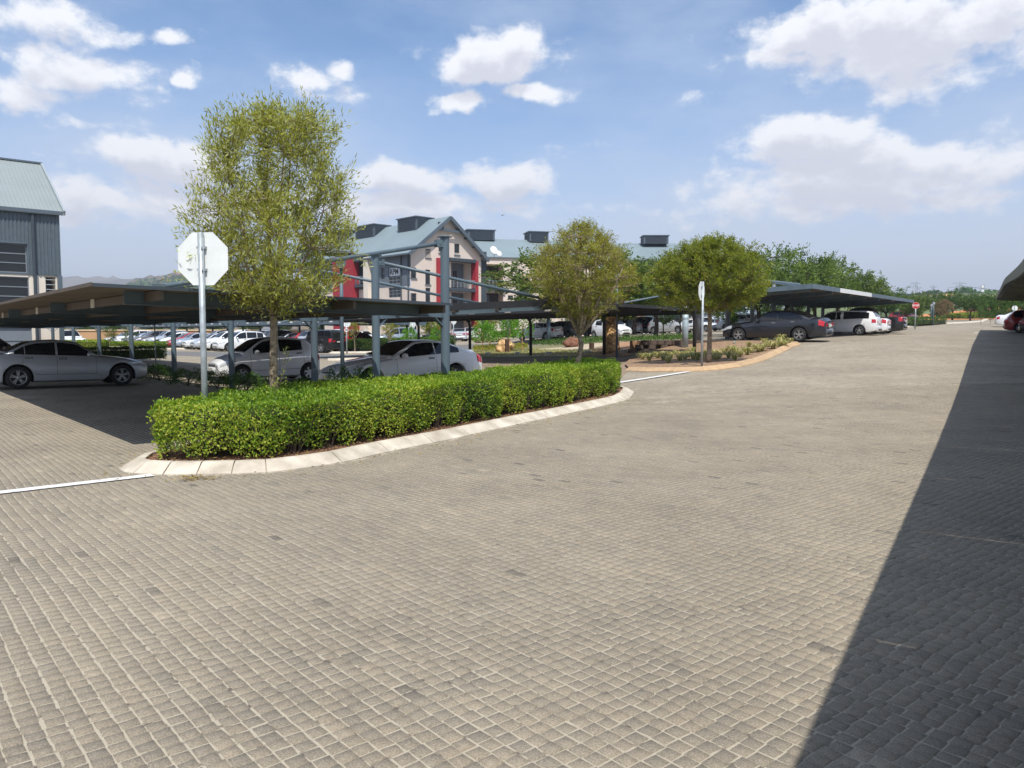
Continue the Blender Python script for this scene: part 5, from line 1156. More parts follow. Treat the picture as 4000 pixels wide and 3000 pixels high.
PLATEW = pm('bay_plate', (.55, .52, .45), .6, 0, .1, 8)
def carport_A():
    b0 = Vector((L1.x, L1.y, H(L1.x, L1.y)))
    root = thing('carport', 'near cantilever carport with blue-grey tube masts, ties and two roof wings', 'carport', b0, CA)
    zL = Z_at(1198, 14.2) - b0.z; SP = 5.35
    tL = t_for_px(495, 0, -1); sF = -.8; tC = t_for_px(375, sF, -1)
    pc = L1 + rD * sF + cD * tC; zC = Z_at(1112, pc.y) - b0.z
    sR = s_for_px(1470); bR = L1 + rD * sR; zR = Z_at(1208, bR.y) - b0.z; tR = t_for_px(2172, sR, 1); pR = bR + cD * tR; zRC = Z_at(1178, pR.y) - b0.z
    zl = lambda x, y: zL + (zC - zL) * (x / tC)
    zr = lambda x, y: zR + (zRC - zR) * (x / tR)
    ncol = 8; SM = [UNDER, UNDER]
    # roof sheets
    y = sF; k = 0
    while y < 44:
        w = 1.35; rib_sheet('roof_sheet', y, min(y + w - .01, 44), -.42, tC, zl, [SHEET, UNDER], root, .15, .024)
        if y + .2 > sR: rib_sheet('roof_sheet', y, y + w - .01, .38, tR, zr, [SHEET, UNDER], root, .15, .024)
        y += w; k += 1
    # edge gutters and purlins
    for t in (-.55, tC * .38, tC * .62, tC * .86):
        mb = MB(); mb.beam((t, sF + .05, zl(t, 0) - .085), (t, 44, zl(t, 0) - .085), .05, .13); mb.build('purlin', TIMBER, root)
    for t in (.5, tR * .38, tR * .62, tR * .9):
        mb = MB(); mb.beam((t, sR - .2, zr(t, 0) - .085), (t, 44, zr(t, 0) - .085), .05, .13); mb.build('purlin', TIMBER, root)
    mb = MB(); mb.beam((-.42, sF - .012, zl(-.42, 0) + .0), (tC, sF - .012, zl(tC, 0) + .0), .02, .045); mb.build('edge_flashing', STEELD, root)
    mb = MB(); mb.beam((.38, sR - .24, zr(.38, 0) - .02), (tR, sR - .24, zr(tR, 0) - .02), .02, .16); mb.build('edge_flashing', BLACKST, root)
    mb = MB(); mb.beam((tR + .012, sR - .24, zr(tR, 0) - .01), (tR + .012, 44, zr(tR, 0) - .01), .02, .16); mb.build('edge_flashing', STEELD, root)
    mb = MB(); mb.beam((tC - .012, sF - .02, zl(tC, 0) + .005), (tC - .012, 44, zl(tC, 0) + .005), .02, .05); mb.build('edge_flashing', TIMBER, root)
    # bay plates hanging along the inside of the outer purlin
    for i in range(14):
        yy = sF + 1.2 + i * 2.67; t = tC * .86 - .03; mb = MB(); mb.box((t, yy, zl(t, 0) - .085), (.008, .26, .15)); mb.build('bay_number_plate', PLATEW, root)
    def col(s, top, left, right):
        p = row(s); g = p.z - b0.z; mb = MB(); r = .083
        mb.tube([(0, s, g - .1), (0, s, top - .012)], r, 16, cap=False); mb.box((0, s, top), (.20, .20, .024)); mb.box((0, s, g + .06), (.30, .30, .03)); mb.build('column', STEEL, root, True)
        bm_ = MB()
        zb = (zl(0, 0) if left else zr(0, 0)) - .26
        if left:
            bm2 = MB(); ibeam(bm2, (-.07, s, zl(0, 0) - .105), (tL, s, zl(tL, 0) - .105), .10, .19); bm2.build('cantilever_beam', STEEL, root)
            bm_.beam((-.07, s, zl(0, 0) - .36), (-.24, s, zl(0, 0) - .20), .09, .014)
        if right:
            bm2 = MB(); ibeam(bm2, (.07, s, zr(0, 0) - .105), (tR - .15, s, zr(tR, 0) - .105), .10, .19); bm2.build('cantilever_beam', STEEL, root)
            bm_.beam((.07, s, zr(0, 0) - .36), (.24, s, zr(0, 0) - .20), .09, .014)
        bm_.build('knee_plate', STEEL, root)
        for on_, sg, zf, te in ((left, -1, zl, tC * .83), (right, 1, zr, tR * .93)):
            if not on_: continue
            mb = MB(); z1 = zf(te, 0) + .07; z0 = top - .14
            mb.tube([(sg * .16, s, z0), (te, s, z1)], .036, 10); mb.build('tie_rod', STEEL, root, True)
            mb = MB(); mb.box((sg * .13, s - .045, z0 + .01), (.14, .012, .13)); mb.box((sg * .13, s + .045, z0 + .01), (.14, .012, .13)); mb.tube([(sg * .13, s - .06, z0), (sg * .13, s + .06, z0)], .02, 8)
            mb.box((te, s - .03, z1 - .02), (.16, .012, .12)); mb.box((te, s + .03, z1 - .02), (.16, .012, .12)); mb.build('bracket', STEEL, root)
    topL = Z_at(925, 14.2) - b0.z; topR = Z_at(998, bR.y) - b0.z
    col(0, topL, True, False); col(sR, topR, False, True)
    for k in range(1, ncol): col(k * SP, topR + .02, True, True)
    return root
carport_A()

def carport_B():
    p0 = on(2712, 34.2); SP = 5.3; uB = Vector((-.67, .745, 0)).normalized(); vB = Vector((-uB.y, uB.x, 0)) * -1   # vB points right/away
    vB = Vector((uB.y, -uB.x, 0)); rz = math.atan2(vB.y, vB.x)
    root = thing('carport', 'black steel carport over empty numbered bays behind the coupe', 'carport', (p0.x, p0.y, p0.z), rz)
    W = -5.5
    def wpt(x, y): q = Vector((p0.x, p0.y, 0)) + vB * x + uB * y; return q
    def zf(x, y):
        near_o, near_i = Z_at(1187, 30.6) - p0.z, Z_at(1207, 34.2) - p0.z
        k = y / 26.5; q = x / W
        zi = near_i + ((Z_at(1250, 53.5) - p0.z) - near_i) * k; zo = near_o + ((Z_at(1243, 50.5) - p0.z) - near_o) * k
        return zi + (zo - zi) * q
    y = -.2
    while y < 26.5:
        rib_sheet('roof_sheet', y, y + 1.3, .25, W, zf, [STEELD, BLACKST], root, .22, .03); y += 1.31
    for x in (W + .02, W * .5, .1):
        mb = MB()
        for i in range(10): ya, yb = -.2 + i * 2.67, -.2 + (i + 1) * 2.67; mb.beam((x, ya, zf(x, ya) - .13), (x, yb, zf(x, yb) - .13), .05, .24 if x != .1 else .2)
        mb.build('edge_beam', BLACKST, root)
    mb = MB(); mb.beam((.2, -.22, zf(0, 0) - .05), (W, -.22, zf(W, 0) - .05), .02, .13); mb.build('edge_flashing', BLACKST, root)
    for k in range(6):
        s = k * SP; q = wpt(0, s); g = H(q.x, q.y) - p0.z; zt = zf(0, s); mb = MB()
        mb.tube([(0, s, g - .1), (0, s, zt - .55), (-.06, s, zt - .34), (-.28, s, zt - .17), (-.8, s, zf(-.8, s) - .15)], [.085, .085, .08, .07, .05], 10); mb.build('post', BLACKST, root, True)
        mb = MB(); mb.tube([(0, s, zt - .3), (0, s, zt + .95)], .07, 10); mb.build('mast', STEEL, root, True)
        mb = MB(); mb.tube([(-.05, s, zt + .85), (W * .88, s, zf(W * .88, s) + .07)], .04, 8); mb.build('tie_rod', STEEL, root, True)
    for px in (1412, 1501, 1611, 1720, 1845, 1987, 2145):
        best = min(np.linspace(0, 26, 300), key=lambda s: abs((lambda w: 2000 + FOC * w.x / (w.y * math.cos(PITCH)))(wpt(W, s)) - px))
        mb = MB(); mb.box((W - .045, best, zf(W, best) - .12), (.012, .42, .16)); o = mb.build('bay_number_plate', pm('dusty_plate', (.30, .27, .22), .7, 0, .1, 6), root)
        mb = MB(); mb.box((W - .053, best - .1, zf(W, best) - .12), (.006, .12, .1)); mb.box((W - .053, best + .08, zf(W, best) - .10), (.006, .16, .03)); mb.box((W - .053, best + .08, zf(W, best) - .15), (.006, .16, .03)); mb.build('plate_mark', PLATEW, o)
    # nose kerb with numbers
    kb = thing('bay_kerb', 'low kerb with painted bay numbers under the black carport', 'kerb', (0, 0, 0))
    pts = [wpt(.7, s) for s in (-1.5, 5, 12, 19, 27)]; kerb_run(kb, pts, .22, .12, 1.0, pm('shaded_kerb_concrete', srgb(172, 142, 112), .9, 0, .12, 5), side=-1)
    for (px, num) in ((1901, 'A 29'), (2018, 'A 30'), (2140, 'A 31'), (2295, 'A 32'), (2434, 'A 33')):
        best = min(np.linspace(-1, 26, 400), key=lambda s: abs((lambda w: 2000 + FOC * w.x / (w.y * math.cos(PITCH)))(wpt(.7, s)) - px)); w = wpt(.76, best); g = H(w.x, w.y)
        hd = math.atan2(uB.y, uB.x) - math.pi; M = Matrix.Rotation(hd, 3, 'Z') @ Matrix.Rotation(R(50), 3, 'X')
        c = Vector((w.x, w.y, g + .10)); mb = MB(); mb.box(c, (.50, .20, .012), M=M); o = mb.build('bay_number_plate', pm('kerb_number_plate', (.50, .47, .42), .6, 0, .05, 6), kb)
        e = M.to_euler(); n = M @ Vector((0, 0, 1)); text_mesh('number', num, .15, BLACKST, o, c + n * .010, e, .001, bold=.004)
    return root
carport_B()

def slab_carport(name, label, P0, u, v, length, width, z_out, z_in, posts, mast=None, sheetm=SHEET, fasc=STEEL, under=UNDER, fh=.2, post_r=.09, postm=STEEL, fpanels=None, group=None, xbrace=False, plates=0, over=.3):
    """P0 = near outer corner, u along the outer edge, v towards the posts; z_* are functions of distance along u (world heights)"""
    root = thing(name, label, 'carport', (P0.x, P0.y, H(P0.x, P0.y)), 0, group); o = Vector((P0.x, P0.y, H(P0.x, P0.y)))
    W = lambda a, b, z: Vector((P0.x + u.x * a + v.x * b, P0.y + u.y * a + v.y * b, z)) - o
    n = max(2, int(length / 2.6))
    for i in range(n):
        a, b = length * i / n, length * (i + 1) / n - .02; mb = MB()
        q = [W(a, 0, z_out(a)), W(b, 0, z_out(b)), W(b, width, z_in(b)), W(a, width, z_in(a))]; up = Vector((0, 0, .03))
        mb.add(q + [p + up for p in q], [(0, 1, 2, 3), (7, 6, 5, 4), (0, 4, 5, 1), (1, 5, 6, 2), (2, 6, 7, 3), (3, 7, 4, 0)]); 
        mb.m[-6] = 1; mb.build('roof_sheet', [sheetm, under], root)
        mf = fasc
        if fpanels and fpanels[0] <= (a + b) / 2 <= fpanels[1]: mf = WHITEP
        mb = MB(); mb.beam(W(a, -.02, z_out(a) - fh / 2 + .05), W(b, -.02, z_out(b) - fh / 2 + .05), .03, fh); mb.build('fascia_panel', mf, root)
    for b in (width * .3, width * .55, width * .8):
        mb = MB()
        for i in range(n): a0, a1 = length * i / n, length * (i + 1) / n; k = b / width; mb.beam(W(a0, b, z_out(a0) * (1 - k) + z_in(a0) * k - .09), W(a1, b, z_out(a1) * (1 - k) + z_in(a1) * k - .09), .06, .15)
        mb.build('purlin', TIMBER if under is UNDER else under, root)
    for a, nm in ((0, 'end_fascia'), (length, 'end_fascia')):
        mb = MB(); mb.beam(W(a, 0, z_out(a) - fh / 2 + .05), W(a, width, z_in(a) - fh / 2 + .05), .03, fh); mb.build(nm, fasc, root)
    for a in posts:
        w = W(a, width - over, 0); g = H(w.x + o.x, w.y + o.y) - o.z; zt = z_in(a) - o.z; mb = MB(); mb.tube([(w.x, w.y, g - .1), (w.x, w.y, zt + (mast or -.05))], post_r, 12); mb.build('post', postm, root, True)
        mb = MB(); k = .06; mb.beam(W(a, width - over, z_in(a) - .2), W(a, .2, z_out(a) - .2), .09, .18); mb.build('rafter', fasc if fasc is not WHITEP else STEEL, root)
        if mast:
            mb = MB(); p = Vector((w.x, w.y, zt + mast - .1)); mb.tube([p, W(a, width * .12, z_out(a) + .08)], .045, 8)
            if xbrace:
                for da in (-xbrace, xbrace):
                    if 0 <= a + da <= length: mb.tube([p, W(a + da, .1, z_out(a + da) + .05)], .035, 6)
            mb.build('tie_rod', pm('pale_blue_tie', srgb(150, 168, 180), .45, 0, .08, 5) if xbrace else fasc, root, True)
    for i in range(plates):
        a = 1.3 + i * 2.7; mb = MB(); mb.beam(W(a, -.045, z_out(a) - .03), W(a + .55, -.045, z_out(a + .55) - .03), .01, .15); mb.build('bay_number_plate', WHITEP, root)
    return root
# right-hand row carport (C)
cC0 = Vector((13.67, 35.2, 0)); zc = lambda a: 3.84 + .0105 * a
PALE = pm('pale_galvanised_column', srgb(158, 172, 178), .45, .1, .18, 3)
slab_carport('carport', 'long carport on the right with grey and white edge panels over the dark sedan', cC0, rC, nC, 29.2, 5.9, zc, lambda a: zc(a) - .30, [.55 + 4.09 * k for k in range(7)], mast=1.2, fpanels=(4.2, 12.8), fh=.22, post_r=.13, postm=pm('grey_painted_column', srgb(112, 120, 128), .5, 0, .15, 3), sheetm=pm('light_roof_sheet', srgb(190, 196, 200), .4, .3, .05, 2))
# single pale column standing in the soil in front of it
p = on(2676, 36.5); col_ = thing('steel_column', 'pale galvanised round column standing behind the block wall', 'column', p); mb = MB(); mb.tube([(0, 0, -.1), (0, 0, 2.1)], .145, 18); mb.lathe([(.150, 1.42), (.156, 1.44), (.156, 1.50), (.150, 1.52)], 18); mb.tube([(0, 0, 2.0), (0, 0, 2.5)], .14, 18); mb.build('shaft', PALE, col_, True)
# carport over the three hatchback tails, beyond the lawn
uE = (on(2560, 78) - on(2075, 58)).normalized(); uE.z = 0; vE = Vector((-uE.y, uE.x, 0)); pE = on(2075, 57)
LE = (on(2560, 78) - on(2075, 58)).length
slab_carport('carport', 'grey roofed carport over the white, grey and black hatchback tails', Vector((pE.x, pE.y, 0)), uE, vE, LE, 5, lambda a: Z_at(1229, pE.y + uE.y * a) , lambda a: Z_at(1229, pE.y + uE.y * a) + .15, [3.2, 8.0, 13, 18], sheetm=STEEL, fasc=STEEL, under=STEELD, fh=.18, post_r=.14, over=4.6)
pG = on(2715, 70); uG = Vector((.75, .66, 0)).normalized(); vG = Vector((-uG.y, uG.x, 0))
slab_carport('carport', 'pale roofed carport glimpsed between the trees behind the dark sedan', Vector((pG.x, pG.y, 0)), uG, vG, 14, 5, lambda a: Z_at(1226, pG.y + uG.y * a), lambda a: Z_at(1207, pG.y + uG.y * a + 4), [1, 6, 11], sheetm=PALE, fasc=STEEL, under=STEELD, fh=.15, post_r=.12, over=4.5)
# cross-braced carport in the left lot
F0 = FL - rD * 13; zF = lambda a: 2.72 + .0025 * a
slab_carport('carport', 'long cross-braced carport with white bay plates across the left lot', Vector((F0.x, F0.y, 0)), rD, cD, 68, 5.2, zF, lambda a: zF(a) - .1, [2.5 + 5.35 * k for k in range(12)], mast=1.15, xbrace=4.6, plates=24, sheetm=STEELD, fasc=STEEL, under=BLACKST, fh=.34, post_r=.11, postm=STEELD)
# the carport whose shadow lies along the right of the photo
SA = gnd(3160, 3000); SB = gnd(3830, 1290); uR = Vector((SB.x - SA.x, SB.y - SA.y, 0)); LR = uR.length; uR.normalize(); vR = Vector((uR.y, -uR.x, 0))
hR = 2.75; dx, dy = -SUNV.x / SUNV.z * hR, -SUNV.y / SUNV.z * hR
R0 = Vector((SA.x - dx, SA.y - dy, 0)) - uR * 9
def zRt(a):
    q = R0 + uR * a; return H(q.x, q.y) + hR
slab_carport('carport', 'dark carport roof whose tip shows at the right edge and shades the paving', R0, uR, vR, LR + 9 + .5, 6.2, zRt, lambda a: zRt(a) - .25, [LR + 5.5 - 5.3 * k for k in range(15)], fh=.24, fasc=pm('weathered_fascia', srgb(104, 106, 92), .6, 0, .25, 2), under=STEELD, postm=STEELD)

# ------------------------------------------------------------------ signs and lamps
def octo(r, y0, th, mb, mi=0, sc=1.0):
    c = r / math.cos(math.pi / 8) * sc; v = []
    for y in (y0, y0 + th): v += [(c * math.cos(math.pi / 8 + k * math.pi / 4), y, c * math.sin(math.pi / 8 + k * math.pi / 4)) for k in range(8)]
    mb.add(v, [tuple(range(8)), tuple(range(15, 7, -1))] + [(k, k + 8, (k + 1) % 8 + 8, (k + 1) % 8) for k in range(8)], mi)
SIGNRED = pm('sign_red', (.50, .025, .03), .4, 0, .05, 5)
def stop_sign(label, px, Y, top, yaw, size=.6, face=False, extra=None, polem=GALV, base_dz=0.0, below=None):
    p = on(px, Y); zt = Z_at(top, Y) - p.z; root = thing('stop_sign', label, 'sign', (p.x, p.y, p.z), yaw); r = size / 2
    mb = MB(); mb.tube([(0, 0, -.15), (0, 0, zt)], .038 if Y < 40 else .05, 14); mb.build('pole', polem, root, True)
    # front (+y) carries the sign face; the pole stands on the -y side for backs
    s = -1 if face else 1
    mb = MB(); octo(r, .042, .004, mb); mb.v = [(a, s * b, c + zt - r * .98) for a, b, c in mb.v]; pl = mb.build('plate', SIGNBACK, root)
    mb = MB(); octo(r, .047, .0015, mb); octo(r, .0488, .001, mb, 1, .94); octo(r, .0500, .001, mb, 0, .90); mb.v = [(a, s * b, c + zt - r * .98) for a, b, c in mb.v]
    mb.m = [0] * 10 + [1] * 10 + [0] * 10; fa = mb.build('face', [SIGNRED, WHITEP], root)
    t = text_mesh('lettering', 'STOP', size * .36, WHITEP, root, (0, s * .0525, zt - r * .98), (R(90), 0, 0 if s < 0 else math.pi), .001, bold=.008)
    mb = MB(); 
    for dz in (-.14, .14): mb.box((0, .02, zt - r * .98 + dz), (.12, .045, .03)); mb.tube([(.03, -.046, zt - r + dz), (.03, -.03, zt - r + dz)], .009, 6)
    mb.v = [(a, s * b, c) for a, b, c in mb.v]; mb.build('clamp', polem, root)
    if below:
        mb = MB(); mb.lathe([(.001, 0), (.20, 0), (.20, .006), (.001, .006)], 24, (0, -.046, zt - size - .22), 'y'); mb.build('speed_disc_ring', SIGNRED, root)
        mb = MB(); mb.lathe([(.001, -.004), (.155, -.004), (.155, .0), (.001, .0)], 24, (0, -.0465, zt - size - .22), 'y'); mb.build('speed_disc', WHITEP, root)
        text_mesh('speed_number', below, .22, BLACKST, root, (0, -.0535, zt - size - .22), (R(90), 0, 0), .001, bold=.012)
    return root
stop_sign('blank white back of a big octagonal sign on a galvanised pole in the hedge', 806, 9.85, 908, R(-6), size=.67)
stop_sign('white octagonal sign seen edge-on, on a grey pole in the second bed', 2741, 25.4, 1100, R(58), size=.62)
stop_sign('red stop sign facing the camera far down the road', 3574, 68, 1181, R(-20), size=.58, face=True)
stop_sign('blank octagonal sign back above the fifteen speed disc', 1355, 60, 1248, R(0), below='15')
stop_sign('blank octagonal sign back between the two thick front posts', 1612, 60, 1251, R(-35))
stop_sign('blank octagonal sign back just right of the thickest post', 1772, 74, 1243, R(-30))
stop_sign('blank octagonal sign back at the right edge above the parked cars', 3962, 76, 1194, R(-15), size=.5)
def lamp(label, px, Y, top, r=.05, disc=True, base=None):
    p = on(px, Y); zt = Z_at(top, Y) - p.z; root = thing('street_lamp', label, 'lamp post', p); mb = MB(); mb.tube([(0, 0, -.1), (0, 0, zt * .6), (0, 0, zt - .35)], [r, r * .9, r * .8], 10); mb.build('pole', STEEL, root, True)
    mb = MB(); mb.lathe([(.06, zt - .36), (.11, zt - .28), (.13, zt - .10), (.11, zt - .04)], 14); mb.build('lantern', LAMP, root, True)
    if disc: mb = MB(); mb.lathe([(.001, zt + .03), (.12, zt + .02), (.42, zt - .05), (.42, zt - .065), (.001, zt - .06)], 24); mb.build('shade', STEELD, root, True)
    else: mb = MB(); mb.lathe([(.001, zt + .02), (.16, zt - .04), (.12, zt - .05)], 14); mb.build('cap', STEELD, root, True)
    return root
lamp('slim lamp post with disc shade between the near carport wings', 1340, 17.6, 985)
lamp('slim blue-grey lamp post beside the flaking tree trunk', 2409, 36.0, 1062, .05, False)
lamp('thin lamp post with white head on the lawn far behind', 1985, 74, 1238, .06, False)
lamp('tall lamp post at the far right junction, left of the pair', 3636, 84, 1186, .07, False)
lamp('tall lamp post at the far right junction, right of the pair', 3644, 80, 1178, .07, False)
lamp('lamp post left of the low olive tree by the far buildings', 1565, 80, 1232, .06, False)
p = on(609, 38.5); root = thing('marker_post', 'thin galvanised post in the low hedge behind the silver sedan', 'post', p); mb = MB(); mb.tube([(0, 0, 0), (0, 0, Z_at(1263, 38.5) - p.z)], .03, 8); mb.box((0, 0, Z_at(1263, 38.5) - p.z), (.07, .07, .015)); mb.build('pole', GALV, root, True)

# ------------------------------------------------------------------ block retaining wall, boulders, bollards, bottle
BLK = pm('dark_brown_retaining_block', srgb(92, 78, 68), .92, 0, .2, 7, .6, 30)
wp = gnd(2436, 1393); wY = wp.y + 1.2; wx = X_at(2436, wY); wu = Vector((1, .03, 0)).normalized(); wz0 = Z_at(1398, wY); BH = (Z_at(1329, wY) - wz0) / 4; wroot = thing('retaining_wall', 'stepped dark block wall behind the strap-leaved plants', 'wall', (wx, wY, wz0), math.atan2(wu.y, wu.x))
for cidx in range(4):
    x = (X_at((2436, 2458, 2486, 2512)[cidx], wY) - wx); k = 0; y0 = cidx * .06
    while x < 4.9:
        w = .36 if k % 2 == 0 or cidx == 3 else .24; zz = cidx * BH
        if k % 2 == 0 or cidx == 3:
            pr = [(x + .02, y0 + .34), (x, y0 + .02), (x + .06, y0 - .05), (x + w / 2, y0 - .08), (x + w - .06, y0 - .05), (x + w, y0 + .02), (x + w - .02, y0 + .34)][::-1]
            mb = MB(); mb.prism(pr[::-1], zz + random.uniform(0, .008), zz + BH - .004); mb.build('wall_block', BLK, wroot)
        else: mb = MB(); mb.box((x + w / 2, y0 + .30, zz + BH / 2 - .02), (w + .04, .1, BH - .03)); mb.build('wall_block', BLK, wroot)
        x += w + .008; k += 1
mb = MB(); mb.box((2.7, .75, BH * 1.9), (4.4, .7, BH * 3.9)); mb.build('soil_backfill', EARTH, wroot)
def boulder(label, px, pyb, w, d, h, mat, seed):
    p = gnd(px, pyb); rg = np.random.default_rng(seed); bm = bmesh.new(); bmesh.ops.create_icosphere(bm, subdivisions=4, radius=1); ph = rg.uniform(0, 6, 12)
    for v in bm.verts:
        c = v.co.copy(); n = 1 + .10 * math.sin(c.x * 3 + ph[0]) * math.sin(c.y * 2.5 + ph[1]) + .10 * math.sin(c.z * 4 + ph[2] + c.x * 2) + .05 * math.sin(c.x * 9 + ph[3]) * math.sin(c.z * 8 + ph[4]) + .035 * math.sin(c.y * 15 + ph[5] + c.z * 9) + rg.normal(0, .012)
        for a in range(3): c[a] = math.copysign(abs(c[a]) ** .82, c[a])
        v.co = Vector((c.x * w / 2 * n, c.y * d / 2 * n, c.z * h / 2 * n))
    me = bpy.data.meshes.new('boulder'); bm.to_mesh(me); bm.free(); me.materials.append(mat); me.polygons.foreach_set('use_smooth', [True] * len(me.polygons)); o = link('boulder', me, None, (p.x, p.y + d / 2, p.z + h * .42)); return tag(o, label, 'boulder')
RK = pm('orange_rock', srgb(176, 124, 70), .9, 0, .5, 2.2, 1.0, 6, col2=srgb(214, 178, 130), det=8); RK2 = pm('red_brown_rock', srgb(122, 84, 66), .92, 0, .4, 2.5, 1.0, 7, det=8)
boulder('big orange boulder on the lawn behind a short wooden post', 1972, 1377, 1.25, 1.1, .78, RK, 2)
boulder('reddish brown boulder left of the second feature tree trunk', 2235, 1358, 1.15, .9, .66, RK2, 5)
rg = np.random.default_rng(8)
for i in range(7): boulder(['low tan rock, leftmost', 'low tan rock, second from the left', 'low tan rock, third from the left', 'low tan rock, middle', 'low tan rock, third from the right', 'low tan rock, second from the right', 'low tan rock, rightmost'][i] + ' of the row behind the saplings', 1868 + i * 17, 1340 - i * .8, .7, .6, .45, pm('tan_rock', srgb(150, 132, 112), .9, 0, .2, 5, .6, 10), 20 + i)
WOODP = pm('dark_wood_post', srgb(84, 60, 46), .9, 0, .25, 6, .5, 30)
def bollard(label, px, py0, py1):
    p = gnd(px, py1); h = Z_at(py0, p.y) - p.z; root = thing('wooden_post', label, 'bollard', p, .3, 'short wooden posts'); mb = MB(); mb.box((0, 0, h / 2 - .05), (.22, .22, h + .06)); mb.box((0, 0, h - .012), (.17, .17, .03)); mb.build('post', WOODP, root)
bollard('tallest short wooden post, in front of the orange boulder', 1981, 1325, 1379); bollard('short wooden post right of the tree trunk, by the path', 2311, 1339, 1364); bollard('short wooden post between the two boulders', 2151, 1316, 1334); bollard('short wooden post at the foot of the flaking trunk', 2378, 1337, 1352)
def bottle(px, py):
    p = gnd(px, py); root = thing('plastic_bottle', 'clear plastic bottle with turquoise cap lying in the second bed', 'bottle', (p.x, p.y, p.z + .16)); root.rotation_euler = (R(35), R(25), 0)
    mb = MB(); mb.lathe([(.001, -.12), (.034, -.115), (.036, .02), (.03, .06), (.014, .10), (.013, .115)], 14); mb.build('body', pm('clear_plastic', (.5, .6, .6), .15, 0, .1, 20, coat=.5), root, True); mb = MB(); mb.lathe([(.017, .11), (.017, .14), (.001, .142)], 12); mb.build('cap', pm('turquoise_plastic', (.03, .45, .42), .4, 0, .05, 9), root)
bottle(2868, 1352)
root = thing('wire_fence', 'light wire fence behind the parked cars, left of the pale column', 'fence', (0, 0, 0)); fa, fb = on(2510, 92), on(2760, 98)
for i in range(9):
    q = fa + (fb - fa) * i / 8; mb = MB(); mb.tube([(q.x, q.y, H(q.x, q.y)), (q.x, q.y, H(q.x, q.y) + 1.9)], .045, 6); mb.build('fence_post', GALV, root)
mb = MB()
for z in (.3, .8, 1.3, 1.8): mb.beam((fa.x, fa.y, fa.z + z), (fb.x, fb.y, fb.z + z), .03, .035)
mb.build('rail', GALV, root)
# far kerbs
kk = thing('far_kerb', 'pale kerb round the far junction islands', 'kerb', (0, 0, 0))
kerb_run(kk, [gnd(3470, 1283), gnd(3540, 1280), gnd(3600, 1272), gnd(3680, 1263)], .35, .15, 4, CONC, side=1); kerb_run(kk, [gnd(3700, 1266), gnd(3790, 1261), gnd(3840, 1257), gnd(3862, 1248)], .35, .15, 4, CONC, side=1)
kk = thing('far_kerb', 'pale kerb on the far side of the access road', 'kerb', (0, 0, 0))
kerb_run(kk, [gnd(540, 1367), gnd(700, 1365), gnd(960, 1364), gnd(1090, 1366)], .35, .15, 2.5, CONC, side=1); kerb_run(kk, [gnd(1262, 1374), gnd(1290, 1381), gnd(1450, 1379), gnd(1740, 1373)], .35, .15, 2.5, CONC, side=1)
kerb_run(kk, [gnd(1280, 1410), gnd(1400, 1407), gnd(1560, 1402), gnd(1640, 1394)], .35, .15, 2.5, CONC, side=1)
# ------------------------------------------------------------------ buildings
CREAM = pm('cream_render', srgb(214, 200, 188), .85, 0, .05, .8, .1, 30); CREAMW = pm('pale_cream_render', srgb(222, 212, 198), .85, 0, .04, .8)
GREYR = pm('grey_blue_render', srgb(100, 110, 120), .8, 0, .06, .8); REDR = pm('crimson_render', srgb(158, 40, 52), .75, 0, .06, .8)
ROOFB = pm('pale_blue_grey_roof', srgb(126, 141, 146), .5, .0, .05, .35, 0, 4); ROOFT = pm('roof_trim', srgb(84, 96, 106), .5, 0, .08, 1)
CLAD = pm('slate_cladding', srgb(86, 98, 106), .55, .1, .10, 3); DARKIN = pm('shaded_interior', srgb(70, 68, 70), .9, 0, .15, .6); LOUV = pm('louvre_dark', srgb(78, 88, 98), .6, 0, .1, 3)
FRAME = pm('window_frame_grey', srgb(120, 128, 134), .5, 0, .05, 3); BRICKB = pm('buff_brick', srgb(176, 158, 128), .9, 0, .12, 1.5); BROWNB = pm('brown_render', srgb(112, 88, 74), .9, 0, .1, 1)
def frame_of(O, u):                              # local frame: x along wall, y into the building, z up
    rz = math.atan2(u.y, u.x); return rz
def facade(root, name, W, z0, z1, ops, mat, y=0.0, th=.25, back=None, x0=0.0):
    """wall in the local xz plane with openings (xa, xb, za, zb, depth); outside is -y"""
    xs = sorted(set([x0, x0 + W] + [v for o in ops for v in o[:2]])); zs = sorted(set([z0, z1] + [v for o in ops for v in o[2:4]])); mb = MB()
    for i in range(len(xs) - 1):
        for j in range(len(zs) - 1):
            cx, cz = (xs[i] + xs[i + 1]) / 2, (zs[j] + zs[j + 1]) / 2
            if any(o[0] < cx < o[1] and o[2] < cz < o[3] for o in ops): continue
            a, b, c, d = xs[i], xs[i + 1], zs[j], zs[j + 1]; mb.add([(a, y, c), (b, y, c), (b, y, d), (a, y, d)], [(0, 1, 2, 3)], 0)
    for o in ops:
        a, b, c, d, dep = o[:5]; Y = y + dep
        mb.add([(a, y, c), (a, Y, c), (a, Y, d), (a, y, d)], [(0, 1, 2, 3)], 0); mb.add([(b, y, c), (b, Y, c), (b, Y, d), (b, y, d)], [(3, 2, 1, 0)], 0)
        mb.add([(a, y, d), (a, Y, d), (b, Y, d), (b, y, d)], [(0, 1, 2, 3)], 0); mb.add([(a, y, c), (a, Y, c), (b, Y, c), (b, y, c)], [(3, 2, 1, 0)], 0)
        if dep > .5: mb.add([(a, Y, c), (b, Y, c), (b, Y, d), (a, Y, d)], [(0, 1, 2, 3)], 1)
    return mb.build(name, [mat, back or GREYR], root)
